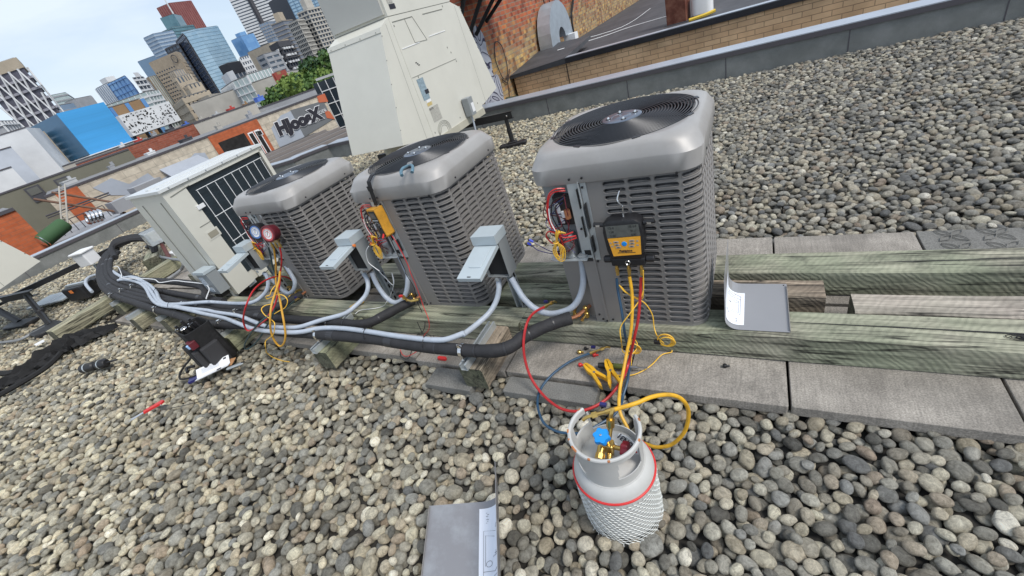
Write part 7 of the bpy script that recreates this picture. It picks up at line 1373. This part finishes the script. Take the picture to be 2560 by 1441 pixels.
b=MB(); b.lathe([(.0095,-.012),(.0095,0)],(.008,-.052,.329),10,Matrix.Rotation(R(70),3,'X')); b.build('blue_cap_ring',m_bluek,t)
b=MB(); b.cyl((.0,.012,.37),(.004,.045,.405),.009,10); b.cyl((.004,.045,.405),(.006,.055,.43),.014,10); b.tube([(.006,.055,.43),(.01,.062,.45),(.014,.072,.46)],.007,8); b.build('brass_elbow',m_brass,t,smooth=True)
# ---------------------------------------------------------------- curved grey access panels with diagrams
def bent_panel(name,label,c,rz,wb,wl,Lh,rad,tilt=0,diagram=True,dust=False):
    """plate of width wb on the ground (local +x from the bend), leg of height wl rising at x=0; length Lh along local y"""
    t=empty(name,c,rz,label,'metal panel'); t.rotation_euler=(0,tilt,rz)
    prof=[(wb,0),(rad,0)]+[(rad-rad*math.sin(R(a)),rad-rad*math.cos(R(a))) for a in (15,30,45,60,75,90)]+[(0,wl)]
    th=.0016; ins=[]
    for i,(x,z) in enumerate(prof):
        a,b_=prof[max(i-1,0)],prof[min(i+1,len(prof)-1)]; d_=Vector((b_[0]-a[0],b_[1]-a[1])).normalized(); ins.append((x+d_.y*th,z-d_.x*th))
    loop=prof+ins[::-1]; b=MB(); n=len(loop); b.add([(p[0],0,p[1]) for p in loop]+[(p[0],Lh,p[1]) for p in loop],[tuple(range(n))[::-1],tuple(range(n,2*n))]+[(i,(i+1)%n,n+(i+1)%n,n+i) for i in range(n)])
    mm=m_panel2 if dust else m_panel
    b.build('sheet',mm,t)
    b=MB(); b.bx(wb-.002,wb+.0005,.004,Lh-.02,.0,.012); b.build('edge_lip',m_cab,t)
    b=MB()
    for (x,y) in ((wb-.012,Lh-.012),(.03,Lh-.01),(.035,.006)): b.cyl((x,y,.0017),(x,y,.0032),.003,8)
    b.build('screw_hole',m_dark,t)
    # paper wraps the bend
    L_=[]; tot=0; q=ins
    pr2=[(x+0.0,z+0.0) for x,z in ins]
    path_=[(rad+.018,.0028)]+[(rad-(rad-.0028)*math.sin(R(a)),rad-(rad-.0028)*math.cos(R(a))) for a in (0,15,30,45,60,75,90)]+[(.0028,min(wl*.55,rad+.10))]
    y0_,y1_=(.03,Lh-.08); b=MB(); rs=[[(x,y0_,z) for x,z in path_],[(x,y1_,z) for x,z in path_]]; b.rings(rs,closed=False); pa=b.build('wiring_diagram',m_paper,t)
    def pt(u,v,o=.0006):
        # u along profile 0..1, v along y
        k=u*(len(path_)-1); i=min(int(k),len(path_)-2); f=k-i; x=path_[i][0]*(1-f)+path_[i+1][0]*f; z=path_[i][1]*(1-f)+path_[i+1][1]*f
        return (x+o,y0_+(y1_-y0_)*v,z+o)
    b=MB()
    def pl_(ps): b.tube([pt(*p) for p in ps],.0006,4,smooth=False)
    pl_([(.12,.86),(.12,.30),(.55,.34)]); pl_([(.18,.72),(.18,.36),(.5,.40)]); pl_([(.1,.86),(.3,.92),(.7,.90)]); pl_([(.3,.93),(.4,.86),(.75,.84)]); pl_([(.12,.78),(.5,.80),(.8,.76)]); pl_([(.55,.30),(.6,.24),(.8,.30)])
    b.tube([pt(.3+.1*math.cos(a*.7),.70+.035*math.sin(a*.7)) for a in range(10)],.0006,4,smooth=False)
    for k in range(7): pl_([(.2+.03*(k%2),.20-.022*k),(.24+.03*(k%3),.20-.022*k)])
    for k in range(4): pl_([(.45+.05*k,.64-.01*k),(.48+.05*k,.62)])
    pl_([(.5,.60),(.62,.60)]); pl_([(.56,.57),(.56,.63)])
    b.build('diagram_lines',m_ink,pa)
    return t
m_panel=mat('panel_satin',(.30,.30,.31),.33,.25,var=.03,scale=4)
m_panel2=mat('panel_dusty',(.25,.25,.265),.38,.25,dirt=(.42,.45,.48),dirt_amt=.55,dirt_scale=7)
bent_panel('access_panel','curved grey access panel with a paper diagram resting on the beams at right',(-.100,1.597,.193),0,.245,.258,.345,.055)
pn=bent_panel('access_panel','dusty grey access panel with a paper diagram lying on pebbles at the bottom edge',(-.735,.36,.05),R(27),.0,.0,.0,0) if False else None
# bottom panel: bend at right side => mirror by rotating 180 about z; local +x points to plate
import math as _m
pn=bent_panel('access_panel','dusty grey access panel with a paper diagram lying on pebbles at the bottom edge',(-.862,.655,.055),R(180+28),.275,.25,.40,.06,dust=True); pn.rotation_euler=(R(0),R(-14),R(208))
# ---------------------------------------------------------------- dial gauges on left unit
G0=Vector((-2.95,1.63,.76)); t=empty('dial_manifold',G0,0,'brass manifold with blue and dark red dial gauges hanging on the leftmost condenser','gauge')
def dial(c,mrim,mface,nm):
    K=1.35; c=Vector(c); M=Matrix.Rotation(R(90),3,'X'); A_=Matrix.Rotation(R(14),3,'Z')@Matrix.Rotation(R(-14),3,'X')
    MM=A_@M; q_=lambda l:[(r*K,z*K) for r,z in l]
    b=MB(); b.lathe(q_([(.036,-.045),(.040,-.04),(.042,-.004),(.044,.0),(.043,.006),(.036,.008),(.034,.004)]),c,28,MM,True,False); o=b.build(nm,mrim,t,smooth=True)
    b=MB(); b.lathe(q_([(.0345,.0045),(.0,.0045)]),c,28,MM,False,False); b.build('dial_rim_face',mface,o); b=MB(); b.lathe(q_([(.026,.0052),(.0,.0052)]),c,28,MM,False,False); b.build('dial_face',m_white,o)
    b=MB(); n_=A_@Vector((0,-.0060*K,0))
    for k in range(28):
        a=R(-40+260*k/27); d_=A_@Vector((math.cos(a),0,math.sin(a)))*K; b.cyl(c+n_+d_*.020,c+n_+d_*.025,.0008,4)
    b.cyl(c+n_+A_@Vector((-.004,-.001,-.006))*K,c+n_+A_@Vector((.008,-.001,.016))*K,.0015,5); b.build('scale_marks',m_ink,o)
    b=MB(); b.torus(c+n_,.0145*K,.0018,24,4,MM); b.build('colour_ring',mface,o)
dial((-.060,-.05,.115),m_black,mat('dial_blue',(.08,.18,.45),.4),'blue_gauge'); dial((.062,-.05,.092),m_wine,mat('dial_red',(.55,.10,.10),.4),'red_gauge')
b=MB(); b.rbox((-.01,-.005,.018),(.13,.026,.026),.004,Matrix.Rotation(R(6),3,'Y'),axis=0); b.build('manifold_bar',mat('old_brass',(.42,.30,.13),.45,.6,var=.15,scale=30),t)
for x in (-.058,-.012,.035): b=MB(); b.cyl((x,-.006,.005),(x,-.008,-.014),.0065,8); b.cyl((x,-.008,-.012),(x,-.009,-.032),.0095,6); b.cyl((x,-.009,-.032),(x,-.010,-.044),.0075,10); b.build('brass_port',m_brass,t)
b=MB(); b.cyl((.055,-.005,.012),(.085,-.005,.008),.005,8); b.lathe([(.018,0),(.020,.004),(.020,.012),(.017,.016),(0,.016)],(.085,-.005,.008),8,Matrix.Rotation(R(90),3,'Y')); b.build('side_knob',m_black,t)
MB().tube([(.0,.0,.03),(.0,.0,.14),(-.005,-.005,.165),(.02,-.01,.185),(.018,.0,.205),(.0,.005,.21)],.0025,6).build('hook',m_steel,t,smooth=True)
hose('red_hose',fixp(P['g_red'],(4,10)),.006,m_red,'red hose of the dial gauges looping left over the conduits',True)
hose('green_hose',fixp(P['g_blue'],(4,)),.006,m_teal,'dark green hose of the dial gauges hanging in a narrow loop',True)
hose('yellow_hose',fixp(P['g_yellow'],(4,)),.0066,mat('old_yellow',(.62,.33,.04),.45,var=.15,scale=40,dirt=(.3,.15,.02),dirt_amt=.4,dirt_scale=20),'orange yellow hose of the dial gauges hanging in a long loop')
tubeobj('probe_cable',P['g_thin'],.003,m_yell2,'thin yellow cable looping over the dial gauge hoses near the conduits','cable','thin probe cables'); tubeobj('probe_cable',P['g_thin2'],.003,m_yell2,'thin orange cable trailing from the dial gauges down onto the pebbles','cable','thin probe cables')
# ---------------------------------------------------------------- multimeter with strap
Mc=Vector((-1.888,1.655,.84)); t=empty('multimeter',Mc,0,'grey multimeter in a worn orange holster strapped to the middle condenser','multimeter')
Mr=Matrix.Rotation(R(-14),3,'Z')@Matrix.Rotation(R(-4),3,'Y')
b=MB(); pr=[(-.045,.085),(.045,.085),(.043,.02),(.034,-.03),(.038,-.085),(.030,-.095),(-.030,-.095),(-.038,-.085),(-.034,-.03),(-.043,.02)]
v=[[Mr@Vector((p[0]*s,yy_,p[1]*(1+(s-1)*.5))) for p in pr] for yy_,s in ((.03,.95),(.02,1),(-.022,1),(-.030,.95))]; b.rings(v,True,True,True); b.build('holster',m_amber,t,smooth=True,auto=35)
b=MB(); pr=[(-.036,.074),(.036,.074),(.034,.02),(.028,-.03),(.028,-.088),(-.028,-.088),(-.028,-.03),(-.034,.02)]; b.add([Mr@Vector((p[0],-.0315,p[1])) for p in pr],[tuple(range(8))]); fc=b.build('face',m_greytex,t)
b=MB(); b.add([Mr@Vector(p) for p in ((-.028,-.033,.064),(.028,-.033,.064),(.028,-.033,.028),(-.028,-.033,.028))],[(0,1,2,3)]); b.build('screen',m_lcd,fc)
b=MB(); b.lathe([(.019,0),(.018,.005),(0,.006)],Mr@Vector((0,-.031,-.022)),20,Mr@Matrix.Rotation(R(90),3,'X')); b.build('rotary_dial',m_black,fc,smooth=True)
b=MB()
for k in range(11): a=R(200*k/10-10); b.box(Mr@Vector((.024*math.cos(a),-.0325,-.022+.024*math.sin(a))),(.0028,.001,.0028),Mr)
for x in (-.022,-.007,.008,.022): b.box(Mr@Vector((x,-.0325,.016)),(.008,.0015,.005),Mr)
b.build('markings',m_white,fc)
b=MB(); b.cyl(Mr@Vector((.012,-.03,-.072)),Mr@Vector((.014,-.05,-.09)),.006,8); b.build('red_plug',m_redp,fc); b=MB(); b.cyl(Mr@Vector((-.012,-.03,-.072)),Mr@Vector((-.010,-.05,-.09)),.006,8); b.build('black_plug',m_black,fc)
b=MB(); sp=[(-1.832,1.725,1.098),(-1.826,1.69,1.098),(-1.835,1.657,1.075),(-1.842,1.650,1.03),(-1.850,1.650,.98),(-1.862,1.655,.935)]; rs=[[Vector(p)+Vector((-.013,0,0)),Vector(p)+Vector((.013,0,0)),Vector(p)+Vector((.013,-.004,.003)),Vector(p)+Vector((-.013,-.004,.003))] for p in sp]; b.rings(rs,True,True,True); o=b.build('magnet_strap',m_black); tag(o,'black strap over the cap edge of the middle condenser holding the multimeter','strap'); b=MB(); b.box((-1.841,1.646,1.04),(.034,.006,.028)); b.build('buckle',m_black,o)
tubeobj('test_lead',fixp(P['probe_r'],(12,)),.0024,m_redp,'red meter lead drooping past the valves of the middle condenser','test lead','meter leads'); tubeobj('test_lead',fixp(P['probe_k'],(11,)),.0024,m_black,'black meter lead hanging beside the red one to the slab','test lead','meter leads')
for i,(c,m_,lb) in enumerate([((-1.895,1.585,.30),m_redp,'red handled valve tee at the pipe stub of the middle condenser'),((-3.235,1.70,.27),m_brass,'brass service tee at the foot of the leftmost condenser')]):
    o0=Vector(c); b=MB(); b.cyl(o0,o0+Vector((-.06,0,.02)),.007,8); b.cyl(o0+Vector((-.03,0,0)),o0+Vector((-.03,-.01,.05)),.007,8); b.cyl(o0+Vector((.0,0,0)),o0+Vector((.05,.02,.0)),.009,6); o=b.build('brass_tee',m_brass); tag(o,lb,'valve tee'); b=MB(); b.box(o0+Vector((-.05,-.01,.045)),(.03,.014,.012)); b.build('handle',m_,o)
tubeobj('joined_wire',[(-1.965,1.64,.775)]+P['wnutwire'][1:4],.0024,m_yell2,'short cream wire from the middle condenser to an orange wire nut','wire'); b=MB(); b.lathe([(.004,0),(.008,.006),(.010,.024),(.0,.026)],(-2.058,1.64,.690),10,Matrix.Rotation(R(65),3,'Y')); tag(b.build('wire_nut',m_orangep),'orange wire nut hanging between two wires','wire nut','orange wire nuts')
tubeobj('joined_wire',P['wnutwire'][5:],.0024,m_white,'white wire curving down from the orange wire nut past the open box','wire'); b=MB(); b.lathe([(.004,0),(.008,.006),(.010,.020),(.0,.022)],(-2.163,1.600,.715),10,Matrix.Rotation(R(90),3,'Y')); tag(b.build('wire_nut',m_orangep),'orange wire nut on the side wall of the open box','wire nut','orange wire nuts')
tubeobj('joined_wire',P['wire_hang']+P['wire_hang2'],.0022,m_white,'thin pale wire trailing over the front beam below the middle condenser','wire')
b=MB(); b.rbox((-2.51,1.64,.205),(.05,.10,.012),.005,rotz(R(-20))); tag(b.build('yellow_cutter',m_yell2),'small yellow and black tool on the front beam under the conduit','tool')
b=MB(); b.rbox((-1.60,1.35,.06),(.06,.02,.02),.006); tag(b.build('red_tool',m_redp),'red tool handle lying by the strut channel of the splintered sleeper','tool')
# pliers on middle unit cap
t=empty('side_cutters',(-1.555,1.695,1.100),R(28),'pliers with blue grey grips resting on the cap of the middle condenser','pliers')
for s in(-1,1): b=MB(); b.tube([(s*.006,.03,.010),(s*.010,.0,.014),(s*.026,-.03,.016),(s*.032,-.065,.008),(s*.027,-.09,-.002)],lambda u:.006+.003*u,8); b.build('handle',m_pliers,t,smooth=True)
b=MB(); b.rbox((0,.045,.012),(.030,.05,.010),.006); b.build('jaws',m_steel,t)
# ---------------------------------------------------------------- tool bag, booklet etc
t=empty('tool_bag',(-3.66,1.09,.03),R(-8),'open black tool bag full of tools standing on the pebbles by the mossy sleeper','tool bag')
def bagring(w,d,z,r=.05): return [Vector((p.x*w/.5,p.y*d/.5,z)) for p in capring(.25,.08,0,28)]
b=MB(); b.rings([bagring(.22,.18,.0),bagring(.26,.21,.03),bagring(.25,.20,.14),bagring(.235,.18,.27),bagring(.25,.19,.36),bagring(.23,.17,.36),bagring(.21,.15,.24)],True,True,True); b.build('bag_body',m_cloth,t,smooth=True)
b=MB(); b.rbox((-.04,-.105,.13),(.15,.05,.20),.02); b.build('front_pocket',m_cloth,t); b=MB(); b.rbox((.135,-.02,.12),(.05,.13,.20),.02); b.build('side_pocket',m_greytex,t); b=MB(); b.rbox((.085,-.11,.13),(.06,.04,.16),.012); b.build('grey_pouch',m_greytex,t)
rg=random.Random(2)
b=MB(); 
for i in range(7): x,y=rg.uniform(-.08,.08),rg.uniform(-.05,.05); b.cyl((x,y,.25),(x+rg.uniform(-.03,.03),y-.02,.38+rg.uniform(0,.05)),.010,8)
b.build('black_tool_handles',m_black,t)
b=MB(); 
for i in range(5): x,y=rg.uniform(-.08,.08),rg.uniform(-.06,.02); b.cyl((x,y,.25),(x+.02,y-.03,.39),.005,6)
b.torus((.02,-.05,.38),.02,.005,14,5); b.build('steel_tools',m_chrome,t)
b=MB(); b.rbox((.10,-.09,.27),(.07,.05,.06),.008); b.build('maroon_case',m_wine,t); b=MB(); b.cyl((.10,-.115,.255),(.102,-.12,.285),.011,10); b.build('blue_light_lens',mat('pale_blue',(.35,.55,.85),.3),t)
b=MB(); b.tube([(-.15,.02,.28),(-.20,-.02,.22),(-.24,-.10,.08),(-.25,-.18,.04),(-.20,-.24,.03),(-.10,-.27,.03),(.0,-.22,.03),(.04,-.16,.03)],.008,6); b.build('shoulder_strap',m_cloth,t)
b=MB(); b.tube([(-.10,-.15,.05),(-.13,-.19,.06),(-.08,-.21,.05)],.012,6); b.build('buckle_loop',m_black,t)
t=empty('leaflet',(-3.50,.955,.075),R(50),'folded white instruction leaflet leaning against the tool bag','leaflet'); b=MB(); b.add([(-.12,.0,.0),(.12,.0,.0),(.12,.07,.035),(-.12,.07,.035),(-.12,-.055,.012),(.12,-.055,.012)],[(0,1,2,3),(0,4,5,1)]); b.add([(-.12,.0,-.003),(.12,.0,-.003),(.12,.07,.032),(-.12,.07,.032),(-.12,-.055,.009),(.12,-.055,.009)],[(3,2,1,0),(1,5,4,0)]); b.build('page',m_white,t)
b=MB(); b.box((.09,.055,.0285),(.02,.014,.002),Matrix.Rotation(R(26),3,'X')); b.box((.05,-.035,.010),(.03,.018,.002)); b.build('printed_picture',m_ink,t); b=MB()
for k in range(6): b.box((-.02,.018+.007*k,.0105+.0035*k),(.13,.0022,.001),Matrix.Rotation(R(26),3,'X'))
b.build('printed_text',mat('grey_print',(.45,.48,.55),.6),t)
b=MB(); b.rbox((-3.635,.90,.05),(.06,.16,.02),.006,rotz(R(-40))); tag(b.build('dark_blue_strip',m_navy),'dark blue strip under the left end of the white leaflet','strip')
b=MB(); b.box((-3.45,1.05,.07),(.10,.07,.004),Matrix.Rotation(R(12),3,'X')@rotz(R(20))); tag(b.build('cardboard_card',m_card),'brown cardboard piece behind the white leaflet','cardboard')
t=empty('utility_knife',(-3.345,1.035,.065),R(38),'silver utility knife beside the brown cardboard piece','knife'); b=MB(); b.rbox((0,0,0),(.13,.026,.012),.008); b.build('handle',m_galv,t); b=MB(); b.box((.065,0,.007),(.03,.012,.002)); b.build('thumb_slot',m_black,t)
t=empty('flashlight',(-5.37,.70,.075),R(24),'black flashlight lying on the pebbles below the black netting','flashlight'); b=MB(); My=Matrix.Rotation(R(90),3,'Y'); b.lathe([(0,0),(.040,.004),(.042,.02),(.042,.14),(.030,.15),(.030,.17),(.044,.19),(.044,.26),(.03,.28),(0,.285)],(0,0,0),16,My); b.build('barrel',m_black,t,smooth=True); b=MB(); b.lathe([(.0450,.212),(.0450,.222)],(0,0,0),16,My,False,False); b.lathe([(.0435,.05),(.0435,.065)],(0,0,0),16,My,False,False); b.build('silver_band',m_galv,t); b=MB(); b.tube([(.28,0,0),(.32,.01,.0),(.36,.03,-.01)],.010,6); b.build('lanyard',m_black,t)
t=empty('hex_key_set',(-3.715,.56,.062),R(62),'red hex key holder with bright keys lying on the pebbles','hex keys'); b=MB(); b.prism([(-.035,-.016),(.085,-.020),(.098,-.002),(.085,.018),(-.035,.014)],-.007,.007); b.build('holder',m_redp,t)
for k,(y,l_) in enumerate(((-.010,.10),(-.002,.085),(.007,.095))): b=MB(); b.tube([(-.03,y,0),(-.03-l_,y+.003*k,-.002)],.0034,6,smooth=False); b.build('hex_key',m_chrome,t)
b=MB(); b.tube([(.07,-.018,0),(.075,-.035,0),(.085,-.05,.002)],.004,6); b.build('hex_key',m_chrome,t)
# black netting heap
b=MB(); NP=[((-6.9,.10),.02),((-6.68,.20),.04),((-6.48,.38),.06),((-6.45,.58),.11),((-6.48,.78),.15),((-6.46,.95),.15),((-6.32,1.08),.10),((-6.2,1.20),.06),((-6.10,1.28),.02)]
rg=random.Random(8); nS=len(NP); C_=catmull([Vector((p[0][0],p[0][1],p[1])) for p in NP],7); rs=[]
for i,p in enumerate(C_):
    a=C_[max(0,i-1)]; c=C_[min(len(C_)-1,i+1)]; d_=Vector((c.x-a.x,c.y-a.y)).normalized(); nn=Vector((-d_.y,d_.x)); w=p.z; ring=[]
    for k in range(25):
        u=-1+2*k/24; hz=.05+(.085*(1-u*u))*(1+.45*math.sin(9*u+i*.31)+.45*math.sin(17*u-i*.43)+.22*math.sin(i*1.1+u*5)); ww=w*(1+.25*math.sin(i*.8)+.22*math.sin(i*1.7+k*.9)); ring.append(Vector((p.x+nn.x*u*ww,p.y+nn.y*u*ww,max(.03,hz*(.4+min(1,w*5)*.6)))))
    rs.append(ring)
b.rings(rs,closed=False); b.build('x',m_cloth) if False else None
o=b.build('black_netting',m_cloth,smooth=True); tag(o,'crumpled strip of black netting trailing over the pebbles at left','netting')
b=MB(); b.tube([(-6.95,.42,.06),(-6.72,.46,.06),(-6.55,.52,.08)],.03,6); b.tube([(-6.3,.1,.05),(-6.2,.35,.05),(-6.15,.62,.06),(-6.25,.8,.08)],.025,6); b.build('loose_strand',m_cloth,o)
b=MB(); b.prism([(-.06,-.04),(.05,-.05),(.07,.03),(-.04,.05)],-.003,.003); o=b.build('white_scrap',m_white); o.location=(-7.25,.87,.055); tag(o,'white scrap on the pebbles left of the black netting','scrap')
tubeobj('cable_offcut',[(-3.52,.62,.05),(-3.40,.66,.055),(-3.28,.73,.05)],.0022,m_black,'short black wire offcut right of the red hex key set','offcut')
tubeobj('cable_offcut',[(-4.35,.93,.05),(-4.25,.99,.055),(-4.1,1.03,.05)],.003,m_black,'short black twig like offcut left of the tool bag strap','offcut')
# boxes at the left
t=empty('junction_box',(-8.80,2.18,0),R(18),'white junction box standing left of the knot of black pipe ends','junction box'); b=MB(); b.rbox((0,0,.43),(.24,.19,.20),.02); b.build('housing',m_white,t); b=MB(); b.rbox((0,0,.54),(.28,.23,.03),.03); b.build('lid',m_white,t); b=MB(); b.bx(-.03,.03,.0,.05,.0,.30); b.build('post',m_galv,t)
t=empty('clear_junction_box',(-7.82,2.74,0),R(-12),'clear covered junction box on a dark red post','junction box'); b=MB(); b.rbox((0,0,.42),(.34,.22,.20),.02); b.build('clear_cover',m_glass,t); b=MB(); b.bx(-.06,.08,-.05,.05,.36,.48); b.build('inner_plate',m_beige,t); b=MB(); b.bx(-.02,.04,-.052,-.05,.40,.46); b.build('inner_label',m_ink,t)
b=MB(); b.cyl((.06,.02,.32),(.62,-.12,.02),.028,8); b.build('post',m_brown,t)
b=MB(); b.prism([(-.12,-.09),(.12,-.09),(.10,.09),(-.10,.09)],0,.14); o=b.build('white_block',m_white); o.location=(-7.55,2.75,.02); tag(o,'white plastic block at the foot of the dark red post','block')
b=MB(); b.rbox((-8.35,1.75,.14),(.42,.22,.20),.04,rotz(R(15))); o=b.build('rail_block',m_black); tag(o,'black pipe support block with an orange mark under the end of the rail','support block'); b=MB(); b.box((-8.28,1.632,.20),(.06,.006,.045),rotz(R(15))); b.build('orange_mark',m_orangep,o); b=MB(); b.box((-8.35,1.75,.25),(.40,.05,.03),rotz(R(15))); b.build('strut_insert',m_galv,o)
